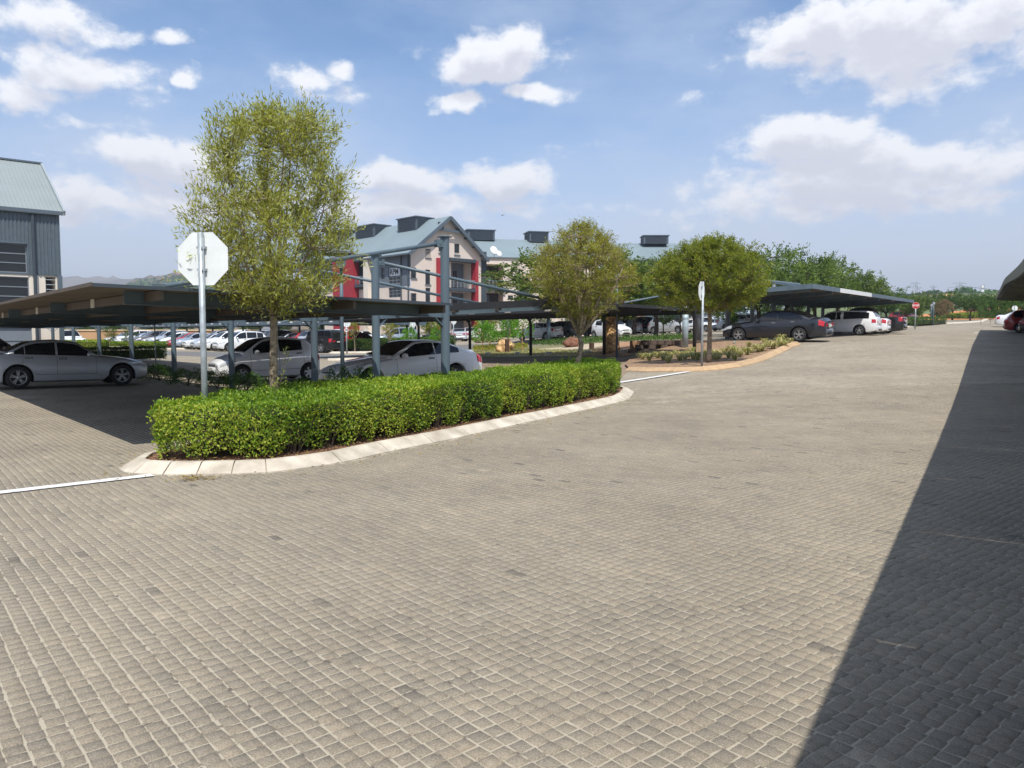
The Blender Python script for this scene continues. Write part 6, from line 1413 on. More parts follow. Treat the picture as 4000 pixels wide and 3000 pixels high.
def window(root, a, b, c, d, y, nx=1, nz=2, fr=FRAME, sill=None, glass=GLASS):
    mb = MB(); t = .06
    for x in np.linspace(a + t / 2, b - t / 2, nx + 1): mb.box((x, y, (c + d) / 2), (t, .06, d - c))
    for z in np.linspace(c + t / 2, d - t / 2, nz + 1): mb.box(((a + b) / 2, y - .002, z), (b - a, .058, t))
    w = mb.build('window', fr, root); 
    for i in range(nx):
        for j in range(nz):
            xa, xb = a + (b - a) * i / nx, a + (b - a) * (i + 1) / nx; za, zb = c + (d - c) * j / nz, c + (d - c) * (j + 1) / nz
            mb = MB(); mb.box(((xa + xb) / 2, y + .02, (za + zb) / 2), (xb - xa - .03, .02, zb - za - .03)); mb.build('pane', glass, w)
    if sill: mb = MB(); mb.box(((a + b) / 2, y - .12, c - .04), (b - a + .16, .24, .08)); mb.build('sill', sill, w)
def railing(root, a, b, z, y, n=6, h=1.0):
    mb = MB()
    for x in np.linspace(a, b, max(2, n)): mb.box((x, y, z + h / 2), (.045, .045, h))
    for k in range(1, 7): mb.box(((a + b) / 2, y, z + h * k / 6), (b - a, .03 if k < 6 else .06, .025 if k < 6 else .05))
    mb.build('railing', GALV, root)
def ac_box(root, c, sx, sy, h, name='roof_monitor'):
    mb = MB(); mb.box((c[0], c[1], c[2] + h / 2), (sx, sy, h)); o = mb.build(name, LOUV, root); mb = MB(); mb.box((c[0], c[1], c[2] + h + .06), (sx + .35, sy + .35, .12)); mb.build('cap', ROOFT, o)
    mb = MB()
    for k in range(7):
        z = c[2] + h * (.12 + .11 * k); mb.box((c[0] - sx / 2 - .03, c[1], z), (.06, sy * .86, .06)); mb.box((c[0], c[1] - sy / 2 - .03, z), (sx * .86, .06, .06))
    mb.build('louvre', STEELD, o)

# ---- centre building with the gable
def centre_building():
    A = R(44); u = Vector((math.cos(A), math.sin(A), 0)); C1 = on(1605, 92); C1 = Vector((X_at(1605, 92, 7), 92, H(-12, 92)))
    root = thing('office_building', 'cream and red gabled office building with pale blue-grey roof and roof monitors', 'building', C1, A); g = C1.z
    # find gable width so that the right corner falls at px 1880
    k = -120 / FOC; W = (k * C1.y - C1.x) / (u.x - k * u.y); 
    Z = lambda py, x, y=0: Z_at(py, C1.y + u.y * x + u.x * y) - g
    za = Z(846, W / 2); ze = Z(1000, W) + .1; ov = .75
    # storeys
    s2, s3 = Z(1126, W * .65), Z(1022, W * .65)
    f1 = s2 - 3.3
    def X(px, y=0.0):                             # local x on the plane y that projects to px
        k = (px - 2000) / FOC; bx, by = C1.x - u.y * y, C1.y + u.x * y; return (k * by - bx) / (u.x - k * u.y)
    ops = [(X(1764), X(1843), s2, s3, 1.6), (X(1764), X(1843), f1, s2 - .45, 1.6), (X(1764), X(1843), -.2, f1 - .45, 1.6),
           (X(1665), X(1685), Z(1008, 3), Z(974, 3), .15), (X(1716), X(1736), Z(990, 5), Z(938, 5), .15), (X(1777), X(1797), Z(996, W * .65), Z(953, W * .65), .15),
           (X(1608), X(1629), Z(1088, 1), Z(1046, 1), .15), (X(1664), X(1683), Z(1112, 3), Z(1054, 3), .15), (X(1608), X(1629), Z(1180, 1), Z(1146, 1), .15), (X(1664), X(1683), Z(1185, 3), Z(1125, 3), .15), (X(1608), X(1629), .6, 2.2, .15), (X(1664), X(1683), .6, 2.4, .15)]
    facade(root, 'gable_wall', W, -1, ze, [o for o in ops if o[3] < ze], CREAM)
    # gable triangle, cut into strips round the top windows
    top = lambda x: ze + (za - ze - .2) * (1 - abs(x - W / 2) / (W / 2))
    hi = [o for o in ops if o[3] >= ze]; xs = sorted(set([0, W / 2, W] + [v for o in hi for v in o[:2]])); mb = MB()
    for a, b in zip(xs[:-1], xs[1:]):
        o = [q for q in hi if q[0] - 1e-6 <= a and b <= q[1] + 1e-6]
        if o:
            o = o[0]; mb.add([(a, 0, ze), (b, 0, ze), (b, 0, o[2]), (a, 0, o[2])], [(0, 1, 2, 3)]); mb.add([(a, 0, o[3]), (b, 0, o[3]), (b, 0, top(b)), (a, 0, top(a))], [(0, 1, 2, 3)])
            for x in (a, b): mb.add([(x, 0, o[2]), (x, .15, o[2]), (x, .15, o[3]), (x, 0, o[3])], [(0, 1, 2, 3)])
        else: mb.add([(a, 0, ze), (b, 0, ze), (b, 0, top(b)), (a, 0, top(a))], [(0, 1, 2, 3)])
    mb.build('gable_peak', CREAM, root)
    for o in ops:
        if o[4] < .5: window(root, o[0], o[1], o[2], o[3], .12, 1, 2, STEELD, GREYR)
    mb = MB(); 
    q = W / 2; mb.beam((q - 1.7, -.55, Z(897, 4)), (q + 1.9, -.55, Z(905, 6)), .15, .28); mb.build('collar_beam', ROOFT, root)
    mb = MB(); mb.box((q - 1.0, -.02, Z(880, 4)), (.9, .05, .9)); mb.build('attic_louvre', STEELD, root)
    # red fins and balconies
    for (a, b, d) in ((X(1706), X(1742), .5), (X(1843), X(1854), .9)):
        mb = MB(); mb.box(((a + b) / 2, -d / 2 + .1, (Z(1014, W * .6) - 1) / 2), (b - a, d, Z(1014, W * .6) + 1)); mb.build('red_fin', REDR, root)
    for z in (s2, f1):
        mb = MB(); mb.box(((X(1742) + X(1843)) / 2, -.25, z - .22), (X(1843) - X(1742), 1.1, .42)); mb.build('balcony_slab', STEELD, root)
        railing(root, X(1745), X(1842), z, -.72, 8)
        for a, b in ((X(1766) , X(1798)), (X(1800), X(1818))): window(root, a, b, z + .05, z + 2.4, 1.56, 2, 1)
    mb = MB(); mb.box(((X(1742) + X(1843)) / 2, -.4, s3 + .12), (X(1843) - X(1742), 1.1, .4)); mb.build('canopy_beam', STEELD, root)
    # roof over the gable: two slopes running back along +y
    LB = 46
    sl = Vector((W / 2 + ov, 0, 0)); zd = (za - ze) / (W / 2) * ov
    for nm, sx in (('roof_slope', -1), ('roof_slope', 1)):
        x_e = W / 2 + sx * (W / 2 + ov); mb = MB()
        v = [(W / 2, -ov, za), (x_e, -ov, ze - zd), (x_e, LB, ze - zd), (W / 2, LB, za)]; mb.add(v + [(a, b, c - .22) for a, b, c in v], [(0, 1, 2, 3), (7, 6, 5, 4), (0, 4, 5, 1), (1, 5, 6, 2)]); 
        if sx < 0: mb.f = [f[::-1] for f in mb.f]
        rf = mb.build(nm, ROOFB, root)
        mb = MB(); mb.beam((W / 2, -ov - .03, za - .18), (x_e, -ov - .03, ze - zd - .18), .06, .42); mb.build('bargeboard', ROOFT, rf)
        mb = MB(); mb.beam((x_e, -ov, ze - zd - .1), (x_e, LB, ze - zd - .1), .16, .18); mb.build('gutter', ROOFT, rf)
        for k in range(4):
            x = W / 2 + sx * (W / 2) * (.25 + .24 * k); z = top(x) - .25; mb = MB(); mb.beam((x, 0, z), (x, -.7, z), .1, .16); mb.build('bracket', STEELD, rf)
    # side wall facing left
    def Ypx(px, x=0.0):                            # depth along the side wall for a px
        k = (px - 2000) / FOC; bx, by = C1.x + u.x * x, C1.y + u.y * x; v = (-u.y, u.x); return (k * by - bx) / (v[0] - k * v[1])
    # side wall as its own local frame: x' along -v (towards the corner), outside -y'
    side = bpy.data.objects.new('side_wing', None); COL.objects.link(side); side.parent = root; side.rotation_euler = (0, 0, R(90) + math.pi); 
    # x' = -y(local), y' = x(local)
    def SX(px): return -Ypx(px)
    zt = ze - .1; zc_ = lambda py, px: Z(py, 0, Ypx(px))
    w3b, w3t = zc_(1112, 1545), zc_(1048, 1545); w2b, w2t = zc_(1165, 1545), zc_(1120, 1545)
    sops = [(SX(1520), SX(1566), zc_(1108, 1545), zc_(1044, 1545), .2), (SX(1492), SX(1506), zc_(1090, 1500), zc_(1045, 1500), .2), (SX(1520), SX(1566), zc_(1162, 1545), zc_(1122, 1545), .2),
            (SX(1395), SX(1440), zc_(1112, 1420), zc_(1020, 1420), 1.8), (SX(1395), SX(1440), zc_(1200, 1420), zc_(1120, 1420), 1.8)]
    s_hi = zc_(1115, 1545)
    facade(side, 'upper_side_wall', SX(1604) - SX(1270), s_hi - .2, zt, [o for o in sops if o[2] > s_hi - .2], GREYR, x0=SX(1270), back=DARKIN)
    facade(side, 'lower_side_wall', SX(1604) - SX(1270), -1, s_hi - .2, [o for o in sops if o[3] <= s_hi - .2 + 1e-6] , CREAM, x0=SX(1270), back=DARKIN)
    for o, (nx, nz) in zip(sops[:3], ((3, 5), (1, 2), (3, 3))): window(side, o[0], o[1], o[2], o[3], .12, nx, nz)
    a, b = SX(1522), SX(1564); mb = MB(); mb.box(((a + b) / 2, .09, zc_(1062, 1545)), (b - a - .1, .01, .95)); bn = mb.build('window_banner', pm('banner_white', srgb(206, 210, 216), .6, 0, .05, 3), side)
    text_mesh('lettering', 'RPM', .95, BLACKST, bn, ((a + b) / 2 - .1, .07, zc_(1062, 1545)), (R(90), 0, 0), .005, bold=.02)
    mb = MB(); mb.box(((SX(1355) + SX(1378)) / 2 - .1, -.4, 5), (SX(1378) - SX(1300), .9, zc_(1003, 1360) * 2 - 10)); mb.v = [(p[0], p[1], min(p[2], zc_(1003, 1360))) for p in mb.v]; mb.build('red_block', REDR, side)
    for (pa, pb, m_, hh) in ((1379, 1395, CREAMW, 1008), (1441, 1458, CREAMW, 1003)):
        mb = MB(); zt_ = zc_(hh, pa); mb.box(((SX(pa) + SX(pb)) / 2, -.3, zt_ / 2 - .5), (SX(pb) - SX(pa), .8, zt_ + 1)); mb.build('white_fin', m_, side)
    for z in (zc_(1112, 1420), zc_(1200, 1420)):
        mb = MB(); mb.box(((SX(1395) + SX(1440)) / 2, -.2, z - .18), (SX(1440) - SX(1395), 1.0, .35)); mb.build('balcony_slab', STEELD, side); railing(side, SX(1396), SX(1439), z, -.62, 4)
    mb = MB(); mb.box(((SX(1395) + SX(1440)) / 2, -.3, zc_(1016, 1420)), (SX(1440) - SX(1395), 1.0, .5)); mb.build('canopy_beam', STEELD, side)
    for px in (1572, 1600): mb = MB(); mb.tube([(SX(px), -.12, -1), (SX(px), -.12, zt)], .09, 8); mb.build('downpipe', STEELD, side)
    ac_box(root, (W / 2 - .6, Ypx(1640, W / 2), za - 1.4), 2.6, 4.0, 1.6); ac_box(root, (W / 2 - .6, Ypx(1475, W / 2), za - 1.4), 2.6, 4.6, 1.6); ac_box(root, (W / 2 - .6, Ypx(1360, W / 2), za - 1.4), 2.6, 4.6, 1.6)
    # right wing: balconies then cream block
    v0 = W + .4; yb = 1.5
    o2 = Vector((C1.x + u.x * v0, C1.y + u.y * v0, g)); return root, u, C1, W, ze, za
CB = centre_building()
def right_wing():
    P = Vector((X_at(1893, 101, 7), 101, H(-3, 101))); A = R(14); u = Vector((math.cos(A), math.sin(A), 0)); g = P.z
    root = thing('office_building', 'cream office wing with shaded balconies right of the gable, dishes on its roof', 'building', P, A)
    def X(px, y=0.0): k = (px - 2000) / FOC; bx, by = P.x - u.y * y, P.y + u.x * y; return (k * by - bx) / (u.x - k * u.y)
    Z = lambda py, x=0, y=0: Z_at(py, P.y + u.y * x + u.x * y) - g
    zt = Z(1007, 5); s2, s2t = Z(1126, 3), Z(1033, 3); f1, f1t = Z(1220, 3), Z(1142, 3); W = X(2330)
    ops = [(X(1896), X(1966), s2, s2t, 3.0), (X(1896), X(1966), f1, f1t, 3.0), (X(1984), X(2004), Z(1172, 7), Z(1155, 7), .15), (X(1986), X(2004), Z(1080, 7), Z(1064, 7), .15), (X(2027), X(2072), s2 - .3, Z(1085, 10), 1.5), (X(2027), X(2072), Z(1178, 10), Z(1142, 10), 1.5),
           (X(2110), X(2130), Z(1110, 14), Z(1080, 14), .15), (X(2150), X(2170), Z(1110, 14), Z(1080, 14), .15)]
    facade(root, 'front_wall', W, -1.5, zt, ops, CREAM, back=DARKIN)
    for o in ops:
        if o[4] < .5: window(root, o[0], o[1], o[2], o[3], .12, 1, 2, STEELD)
    for (a, b, z) in ((X(1896), X(1966), s2), (X(2027), X(2072), s2 - .3), (X(1896), X(1966), f1)):
        mb = MB(); mb.box(((a + b) / 2, -.1, z - .2), (b - a + .5, .7, .42)); mb.build('balcony_slab', STEELD, root); railing(root, a, b, z, -.3, 6)
    for (a, b, z) in ((X(1905), X(1930), s2), (X(1905), X(1930), f1)): window(root, a, b, z + .05, z + 2.3, 2.9, 2, 1)
    mb = MB(); mb.box((X(1975), -.03, zt - .05), (X(2330) - X(1893) , .4, .12)); mb.v = [(p[0] + (W / 2 - X(1975)), p[1], p[2]) for p in mb.v]; mb.build('parapet_cap', GREYR, root)
    for px in (1884, 1893): mb = MB(); mb.box((X(px), -.4, (Z(985) - 1) / 2), (.35, .35, Z(985) + 1)); mb.build('steel_column', STEELD, root)
    mb = MB(); v = [(X(1870), 2.5, zt - .1), (W, 2.5, zt - .1), (W, 12, Z(938, 10, 12)), (X(1870), 12, Z(938, 10, 12))]; mb.add(v + [(a, b, c - .3) for a, b, c in v], [(0, 1, 2, 3), (7, 6, 5, 4), (0, 4, 5, 1)]); mb.build('roof_slope', ROOFB, root)
    ac_box(root, ((X(1822, 12) + X(1925, 12)) / 2, 12, Z(938, 8, 12) - .3), X(1925, 12) - X(1822, 12), 3, 1.35); ac_box(root, ((X(2058, 12) + X(2130, 12)) / 2, 12, Z(942, 12, 12) - .3), X(2130, 12) - X(2058, 12), 3, 1.4)
    for (px, r, zz) in ((1931, .62, Z(982, 4, 2)), (1951, .45, Z(995, 5, 2))):
        rr = thing('satellite_dish', 'larger white satellite dish on the flat roof edge' if r > .5 else 'smaller white satellite dish on the flat roof edge', 'satellite dish', (P.x + u.x * X(px, 1.5) - u.y * 1.5, P.y + u.y * X(px, 1.5) + u.x * 1.5, g + zt))
        hz = zz - zt; mb = MB(); mb.tube([(0, 0, 0), (0, 0, hz)], .05, 6); mb.build('mast', GALV, rr)
        mb = MB(); mb.lathe([(.001, .12), (r * .5, .09), (r * .85, .03), (r, 0), (r * .85, .01), (r * .5, .06), (.001, .09)], 20); d = mb.build('dish', WHITEP, rr, True); d.location = (0, -.1, hz); d.rotation_euler = (R(70), 0, R(35))
    # person on the upper balcony
    q = X(1912, .4); bp = Vector((P.x + u.x * q - u.y * .4, P.y + u.y * q + u.x * .4, g + s2)); person(bp)
def person(loc):
    root = thing('person', 'person in a dark green shirt standing at the balcony railing', 'person', loc, R(200)); me = bpy.data.meshes.new('body')
    J = [(0, 0, .95), (0, .01, 1.18), (0, .0, 1.40), (0, 0, 1.50), (0, -.01, 1.60), (0, -.01, 1.72), (.09, 0, .92), (.10, -.01, .50), (.11, 0, .08), (.12, -.12, .03), (-.09, 0, .92), (-.10, -.01, .50), (-.11, 0, .08), (-.12, -.12, .03), (.18, 0, 1.40), (.24, -.02, 1.14), (.20, -.16, 1.02), (-.18, 0, 1.40), (-.24, -.02, 1.14), (-.20, -.16, 1.02)]
    Rr = [.15, .14, .15, .055, .09, .07, .09, .06, .042, .03, .09, .06, .042, .03, .055, .042, .03, .055, .042, .03]
    E = [(0, 1), (1, 2), (2, 3), (3, 4), (4, 5), (0, 6), (6, 7), (7, 8), (8, 9), (0, 10), (10, 11), (11, 12), (12, 13), (2, 14), (14, 15), (15, 16), (2, 17), (17, 18), (18, 19)]
    me.from_pydata(J, E, []); o = link('body', me, root); o.modifiers.new('skin', 'SKIN'); o.modifiers.new('sub', 'SUBSURF').levels = 1
    for i, r in enumerate(Rr): me.skin_vertices[0].data[i].radius = (r, r * .8)
    me.skin_vertices[0].data[0].use_root = True
    m = bpy.data.materials.new('skin_shirt_jeans'); m.use_nodes = True; nt = m.node_tree; b = nt.nodes['Principled BSDF']; tc = nt.nodes.new('ShaderNodeTexCoord'); sp = nt.nodes.new('ShaderNodeSeparateXYZ'); r = nt.nodes.new('ShaderNodeValToRGB'); r.color_ramp.interpolation = 'CONSTANT'
    mr = nt.nodes.new('ShaderNodeMath'); mr.operation = 'DIVIDE'; mr.inputs[1].default_value = 2; nt.links.new(tc.outputs['Object'], sp.inputs[0]); nt.links.new(sp.outputs[2], mr.inputs[0]); nt.links.new(mr.outputs[0], r.inputs[0]); nt.links.new(r.outputs[0], b.inputs['Base Color'])
    e = r.color_ramp.elements; e[0].color = (.03, .05, .10, 1); e[1].position = .47; e[1].color = (.03, .13, .07, 1)
    q = e.new(.735); q.color = (.22, .12, .07, 1); q = e.new(.835); q.color = (.02, .015, .012, 1); me.materials.append(m)
right_wing()
def left_building():
    P = Vector((X_at(241, 51, 5), 51, 0.0)); u = -cD; A = CA; g = H(-30, 51)
    root = thing('office_building', 'tall slate-clad building with pale green roof at the left edge', 'building', (P.x, P.y, g), A)
    def X(px, y=0.0): k = (px - 2000) / FOC; bx, by = P.x - cD.y * y, P.y + cD.x * y; return (k * by - bx) / (cD.x - k * cD.y)
    Z = lambda py, px=150: Z_at(py, P.y + cD.y * X(px)) - g
    W = 34; ze = Z(836, 236); zr = Z_at(640, P.y + cD.x * 7.1) - g; zc_ = Z(1076, 200)
    ops = [(-30, X(121), Z(1064, 60), Z(950, 60), .2)]
    facade(root, 'cladding_backing', W, zc_, ze, ops, CLAD, x0=-W)
    # corrugated cladding ribs, standing proud
    mb = MB(); x = -26.0
    while x < -.05:
        for (z0, z1) in (((zc_, Z(1064, 60) - .12), (Z(950, 60) + .12, ze)) if x < X(121) else ((zc_, ze),)):
            if z1 - z0 > .1: mb.box((x, -.02, (z0 + z1) / 2), (.10, .045, z1 - z0))
        x += .21
    mb.build('cladding_rib', CLAD, root)['kind'] = 'stuff'
    lops = [(-30, X(126), Z(1196, 60), Z(1080, 60), .2), (X(190), X(229), Z(1150, 210), Z(1081, 210), 1.5), (-30, X(130), .35, Z(1278, 60), .2)]
    facade(root, 'cream_wall', W, -1, zc_, lops, CREAMW, x0=-W, y=.05)
    window(root, -16, X(121), Z(1064, 60), Z(950, 60), .14, 6, 3); window(root, -16, X(126), Z(1196, 60), Z(1080, 60), .16, 6, 3)
    window(root, -16, X(130), .35, Z(1278, 60), .16, 6, 2, glass=pm('grey_roller_panel', srgb(120, 128, 138), .5, 0, .05, 1))
    mb = MB(); mb.box(((X(121) - 18) / 2, -.06, Z(950, 60) + .06), (18 + X(121), .14, .12)); mb.build('window_head', ROOFT, root)
    for k in range(7): mb = MB(); z = Z(1150, 210) + k * .32; mb.box(((X(190) + X(229)) / 2, .1, z), (X(229) - X(190), .04, .05)); mb.build('louvre_rail', GALV, root)
    mb = MB(); mb.box((-.12, -.1, zc_ / 2), (.26, .26, zc_)); mb.build('corner_column', CLAD, root)
    mb = MB(); mb.tube([(X(148), -.14, -1), (X(148), -.14, ze)], .10, 10); mb.build('downpipe', STEELD, root)
    mb = MB(); mb.beam((-W, -.22, ze + .05), (.15, -.22, ze + .05), .22, .22); mb.build('gutter', ROOFT, root)
    mb = MB(); v = [(-W, -.3, ze + .1), (.25, -.3, ze + .1), (.25, 7.1, zr), (-W, 7.1, zr)]; mb.add(v + [(a, b, c - .2) for a, b, c in v], [(0, 1, 2, 3), (7, 6, 5, 4), (0, 4, 5, 1), (1, 5, 6, 2)]); x = -26
    rf = mb.build('roof_slope', pm('pale_green_grey_roof', srgb(140, 149, 149), .45, 0, .04, .5), root)
    mb = MB(); sl = (zr - ze - .1) / 7.4
    while x < .2: mb.beam((x, -.3, ze + .12), (x, 7.1, zr + .02), .035, .03); x += .24
    mb.build('roof_rib', MATS['pale_green_grey_roof'], rf); 
    mb = MB(); mb.beam((.25, -.32, ze + .06), (.25, 7.1, zr - .04), .12, .32); mb.build('verge_trim', pm('verge_light', srgb(150, 160, 164), .5, 0, .05, 2), rf)
    mb = MB(); mb.beam((-W, 7.1, zr + .06), (.3, 7.1, zr + .06), .3, .12); mb.build('ridge_cap', ROOFT, rf)
    mb = MB(); mb.add([(-W, 7.1, zr - .05), (.2, 7.1, zr - .05), (.2, 14, ze), (-W, 14, ze)], [(3, 2, 1, 0)]); mb.build('roof_slope', MATS['pale_green_grey_roof'], root)
    mb = MB(); mb.box((-W / 2, 7.6, (ze - 1) / 2 - .2), (W - .1, 11.5, ze - .6)); mb.build('building_core', CREAMW, root)
    mb = MB(); mb.add([(.0, 0, zc_), (.0, 14, zc_), (.0, 14, ze), (.0, 7.1, zr - .1), (0, 0, ze)], [(0, 1, 2, 3, 4)]); mb.build('gable_end', CLAD, root)
left_building()
def block(name, label, px0, px1, Y, ytop, mat, roofm=None, depth=8, ridge=None, cat='building', yb=None, wins=0, rz=0.0):
    p = on(px0, Y); w = X_at(px1, Y) - X_at(px0, Y); g = p.z; z = Z_at(ytop, Y) - g; root = thing(name, label, cat, p, rz)
    facade(root, 'wall', w, -2, z, [(w * (i + .3) / wins, w * (i + .7) / wins, z * .35, z * .75, .15) for i in range(wins)] if wins else [], mat)
    mb = MB(); mb.box((w / 2, depth / 2 + .25, z / 2 - 1), (w - .02, depth - .1, z + 2 - .02)); mb.build('building_core', mat, root)
    for i in range(wins): window(root, w * (i + .3) / wins, w * (i + .7) / wins, z * .35, z * .75, .1, 1, 1)
    if ridge: zr = Z_at(ridge, Y + depth / 2) - g; mb = MB(); v = [(-.3, -.4, z - .05), (w + .3, -.4, z - .05), (w + .3, depth / 2, zr), (-.3, depth / 2, zr)]; mb.add(v + [(a, b, c - .25) for a, b, c in v], [(0, 1, 2, 3), (7, 6, 5, 4), (0, 4, 5, 1), (1, 5, 6, 2)]); mb.build('roof_slope', roofm, root)
    else: mb = MB(); mb.box((w / 2, depth / 2, z + .1), (w + .3, depth + .3, .2)); mb.build('roof_edge', roofm or ROOFT, root)
    return root, w, z
b, w, z = block('office_building', 'long pale-roofed building behind the two feature trees', 2395, 2800, 120, 1010, GREYR, ROOFB, 22, 950, wins=9)
ac_box(b, (w * .49, 9, Z_at(958, 130) - b.location.z), X_at(2635, 129) - X_at(2540, 129), 3, Z_at(932, 129) - Z_at(962, 129))
block('low_building', 'buff brick wall of a building right of the olive trees, behind the carport', 2300, 2400, 112, 1205, BRICKB, depth=9, wins=2)
block('low_building', 'low brown building with dark openings behind the dark hatchback', 2402, 2520, 108, 1222, BROWNB, depth=9, wins=3)
block('low_building', 'cream building strip behind the wire fence', 2522, 2760, 116, 1238, CREAMW, depth=9, wins=6)
block('warehouse', 'long yellow warehouse on the far hillside', 3675, 3852, 330, 1146, pm('yellow_sheeting', srgb(222, 190, 120), .7, 0, .06, .05), ROOFT, 25)
block('low_building', 'white small building far behind the trees on the right', 3858, 3890, 240, 1170, CREAMW, depth=6, wins=2)
block('boundary_wall', 'low tan wall beyond the left lot', 160, 1250, 128, 1292, pm('tan_wall', srgb(176, 140, 104), .9, 0, .15, .2), pm('tan_wall_cap', srgb(214, 190, 156), .9, 0, .1, 1), depth=.4, cat='wall')
# orange earth bank on the right
def bank(name, label, pxs, Y, tops, base, mat, depth, seed, kind='structure', col2=None):
    rg = np.random.default_rng(seed); n = 90; m = 14; px = np.linspace(pxs[0], pxs[-1], n); tp = np.interp(px, pxs, tops); V = []
    for j in range(m):
        q = j / (m - 1); Yj = Y + depth * q
        for i in range(n):
            x = (px[i] - 2000) / FOC * Yj; zt = EYE + (1305 - tp[i]) / FOC * (Y + depth); g = float(base) if base is not None else 0
            s = q * q * (3 - 2 * q); V.append((x, Yj, g + (zt - g) * s + math.sin(i * .7 + j) * .15 * depth / 60 + rg.normal(0, .004 * depth)))
    F = [(j * n + i, j * n + i + 1, (j + 1) * n + i + 1, (j + 1) * n + i) for j in range(m - 1) for i in range(n - 1)]
    me = poly_mesh(name, np.array(V), np.array(F), mat); me.polygons.foreach_set('use_smooth', [True] * len(F)); o = link(name, me); o['kind'] = kind; return o
bank('earth_bank', '', [3560, 3700, 3800, 3880, 3960, 4100, 4200], 125, [1232, 1222, 1205, 1196, 1200, 1206, 1210], 3.4, pm('orange_earth', srgb(196, 130, 82), .95, 0, .2, .3), 25, 3)
bank('hillside', '', [2900, 3400, 3560, 3700, 3850, 3950, 4100, 4500], 170, [1215, 1190, 1170, 1160, 1155, 1150, 1146, 1146], 3.0, pm('green_hillside', (.07, .11, .03), .95, 0, .3, .05, 0, 4, col2=(.12, .15, .06)), 160, 4)
hillm = pm('scrub_covered_hill', (.028, .045, .018), .95, 0, .4, .035, .0, 4, col2=(.17, .12, .07), det=9)
bank('hills', '', [-600, 236, 380, 450, 540, 640, 740, 830, 900, 960, 1020, 1100, 1400, 2000], 600, [1180, 1172, 1168, 1150, 1108, 1092, 1080, 1078, 1086, 1096, 1108, 1140, 1190, 1210], 2.0, hillm, 900, 5)
bank('plateau', '', [-600, 100, 236, 300, 420, 500, 620, 900, 1200, 1800], 1750, [1090, 1088, 1086, 1082, 1092, 1094, 1098, 1110, 1130, 1190], 20.0, pm('far_plateau', (.11, .10, .07), .95, 0, .25, .008, 0, 4, col2=(.17, .15, .10)), 850, 6)
# scattered bushes and houses on the hill
rg = np.random.default_rng(12)
def hill_pt(px, py): 
    # invert the bank profile: choose q so that the point projects at py
    pxs = [-600, 236, 380, 450, 540, 640, 740, 830, 900, 960, 1020, 1100, 1400, 2000]; tops = [1180, 1172, 1168, 1150, 1108, 1092, 1080, 1078, 1086, 1096, 1108, 1140, 1190, 1210]; tp = np.interp(px, pxs, tops); zt = EYE + (1305 - tp) / FOC * 1500
    best = None
    for q in np.linspace(.02, 1, 60):
        Y = 600 + 900 * q; z = 2 + (zt - 2) * q * q * (3 - 2 * q); yy = 1305 - (z - EYE) / Y * FOC
        if best is None or abs(yy - py) < best[0]: best = (abs(yy - py), (px - 2000) / FOC * Y, Y, z)
    return best[1:]
P = []; 
for _ in range(2600):
    px = rg.uniform(236, 1350); tp = np.interp(px, [236, 450, 540, 640, 740, 830, 960, 1020, 1350], [1172, 1150, 1108, 1092, 1080, 1078, 1096, 1108, 1185]); py = tp + rg.uniform(0, 1) ** .8 * 90; x, y, z = hill_pt(px, py)
    s = rg.uniform(2.5, 6); 
    for k in range(7): P.append((x + rg.normal(0, s * .5), y + rg.normal(0, s * .5), z + rg.uniform(0, s * .9)))
P = np.array(P); tag(leafcloud('hill_scrub', P, rg.normal(0, 1, P.shape), 5.0, 4.0, G_HEDGED, None, None, 5), kind='stuff', label='dark scrub and trees on the distant hill', cat='scrub')
for i, (px, py, w, lab) in enumerate(((405, 1098, 14, 'tan house on the left flank of the distant hill'), (462, 1100, 11, 'second tan house on the distant hill'), (700, 1083, 18, 'pale house on the ridge of the distant hill, beside the sign'), (860, 1092, 12, 'small house on the right flank of the distant hill'), (345, 1112, 12, 'low pale house near the foot of the distant hill'))):
    x, y, z = hill_pt(px, py); root = thing('house', lab, 'house', (x, y, z)); mb = MB(); mb.box((0, 0, 2), (w, 8, 5)); mb.build('wall', BRICKB if i != 2 else CREAMW, root); mb = MB(); mb.add([(-w / 2 - 1, -5, 4.5), (w / 2 + 1, -5, 4.5), (w / 2 + 1, 5, 4.5), (-w / 2 - 1, 5, 4.5), (-w / 2 + 2, 0, 7), (w / 2 - 2, 0, 7)], [(0, 1, 5, 4), (2, 3, 4, 5), (1, 2, 5), (3, 0, 4), (3, 2, 1, 0)]); mb.build('roof', pm('terracotta_roof', srgb(170, 110, 80), .9, 0, .1, 1), root)
# pylons and wires
def pylon(label, px, Y, top, arms=4, w=7):
    x = (px - 2000) / FOC * Y; g = 4.0; z = EYE + (1305 - top) / FOC * Y - g; root = thing('pylon', label, 'pylon', (x, Y, g), .3); mb = MB(); r = .16 * Y / 400
    for sx in (-1, 1):
        for sy in (-1, 1): mb.beam((sx * w * .38, sy * w * .38, 0), (sx * w * .09, sy * w * .09, z * .98), r, r)
    for k in range(9):
        q0, q1 = k / 9, (k + 1) / 9; a0, a1 = w * (.38 - .29 * q0), w * (.38 - .29 * q1)
        mb.beam((-a0, -a0, z * q0), (a1, -a1, z * q1), r * .6, r * .6); mb.beam((a0, -a0, z * q0), (-a1, -a1, z * q1), r * .6, r * .6)
    mb.build('tower', GALV, root); mb = MB()
    for k in range(arms): zz = z * (.97 - .09 * k); L = w * (.55 + .25 * (k % 2)); mb.beam((-L, 0, zz), (L, 0, zz), r, r); mb.beam((-L, 0, zz), (0, 0, zz + z * .04), r * .7, r * .7); mb.beam((L, 0, zz), (0, 0, zz + z * .04), r * .7, r * .7)
    mb.build('cross_arm', GALV, root); return Vector((x, Y, g + z * .93))
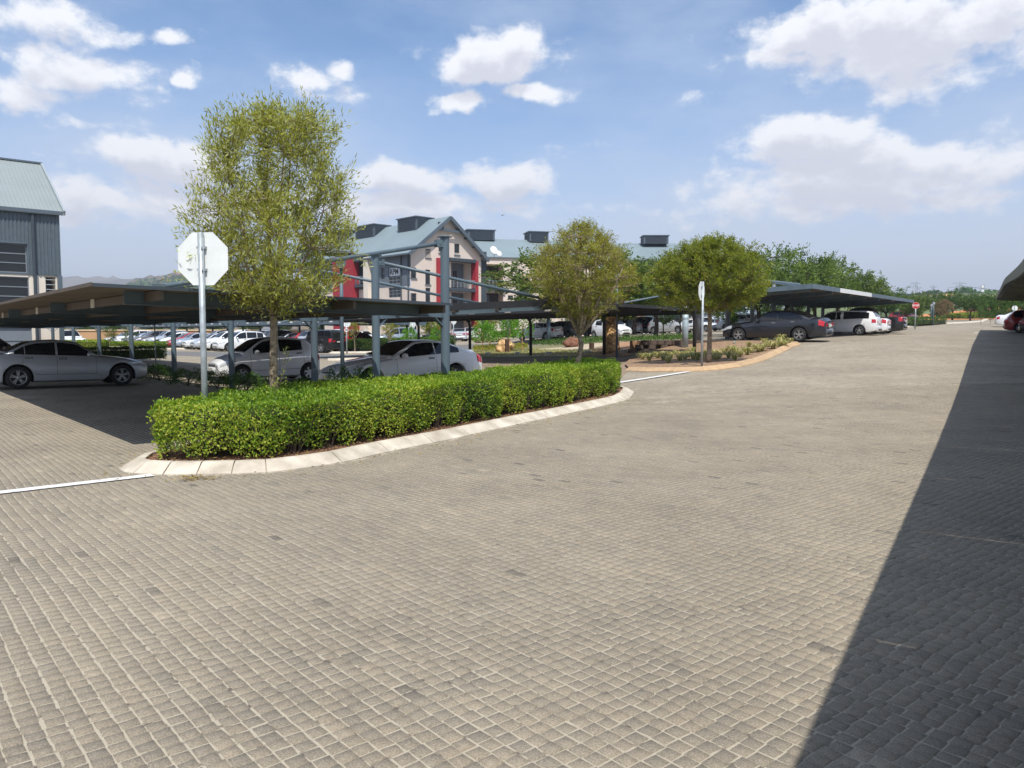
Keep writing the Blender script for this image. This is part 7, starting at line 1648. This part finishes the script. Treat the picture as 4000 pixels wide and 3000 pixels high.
a1 = pylon('lattice pylon left of the yellow warehouse, with short arms', 3566, 420, 1104, 4, 6); a2 = pylon('faint thin lattice pylon between the two taller ones', 3635, 480, 1118, 2, 5); a3 = pylon('wide-armed lattice pylon above the yellow warehouse', 3736, 400, 1104, 4, 9); 
x = (3832 - 2000) / FOC * 300; root = thing('light_mast', 'tall floodlight mast right of the yellow warehouse', 'mast', (x, 300, 4)); zz = EYE + (1305 - 1113) / FOC * 300 - 4; mb = MB(); mb.tube([(0, 0, 0), (0, 0, zz)], .28, 8); mb.build('pole', GALV, root); mb = MB(); [mb.box((-.6, 0, zz - .8 - 1.6 * k), (.9, .6, .9)) for k in range(3)]; mb.build('floodlight', WHITEP, root)
mb = MB()
for (p, q) in ((a1, a2), (a2, a3), (a3, Vector((a3.x + 110, 380, a3.z - 6)))):
    pts = [p + (q - p) * (i / 12) + Vector((0, 0, -3.0 * 4 * (i / 12) * (1 - i / 12))) for i in range(13)]; mb.tube(pts, .09, 4)
tag(mb.build('power_line', BLACKST), 'thin power line sagging between the pylons', 'power line')
# bird
root = thing('bird', 'tiny dark bird in the sky right of the gable', 'bird', (X_at(1961, 60, 10), 60, Z_at(841, 60)), R(70)); mb = MB(); mb.add([(0, 0, 0), (.12, .0, .0), (.02, .26, .07), (-.08, .0, 0), (.02, -.26, .07), (0, 0, -.04)], [(1, 2, 3), (1, 3, 4), (1, 5, 3), (1, 3, 0)]); mb.tube([(.14, 0, 0), (.05, 0, .01), (-.12, 0, 0)], [.012, .035, .01], 6); mb.build('body', BARKD, root)
# small white scrap of paper on the road
p = gnd(3812, 1302); mb = MB(); mb.add([(-.12, -.1, .02), (.13, -.07, .03), (.10, .12, .06), (-.1, .1, .03)], [(0, 1, 2, 3)]); o = mb.build('paper_scrap', WHITEP, None, loc=p); tag(o, 'small white scrap lying on the paving near the shadow corner', 'litter')

# ------------------------------------------------------------------ the air
def haze():
    mb = MB(); mb.box((0, 0, 99), (6400, 6400, 216)); me = mb.mesh('haze', bpy.data.materials.new('haze_air')); m = me.materials[0]; m.use_nodes = True; nt = m.node_tree; nt.nodes.clear()
    o = nt.nodes.new('ShaderNodeOutputMaterial'); v = nt.nodes.new('ShaderNodeVolumePrincipled'); v.inputs['Color'].default_value = (.80, .86, 1.0, 1); v.inputs['Density'].default_value = .00036; v.inputs['Anisotropy'].default_value = .2
    nt.links.new(v.outputs[0], o.inputs['Volume']); tag(link('haze', me), kind='stuff')
haze()
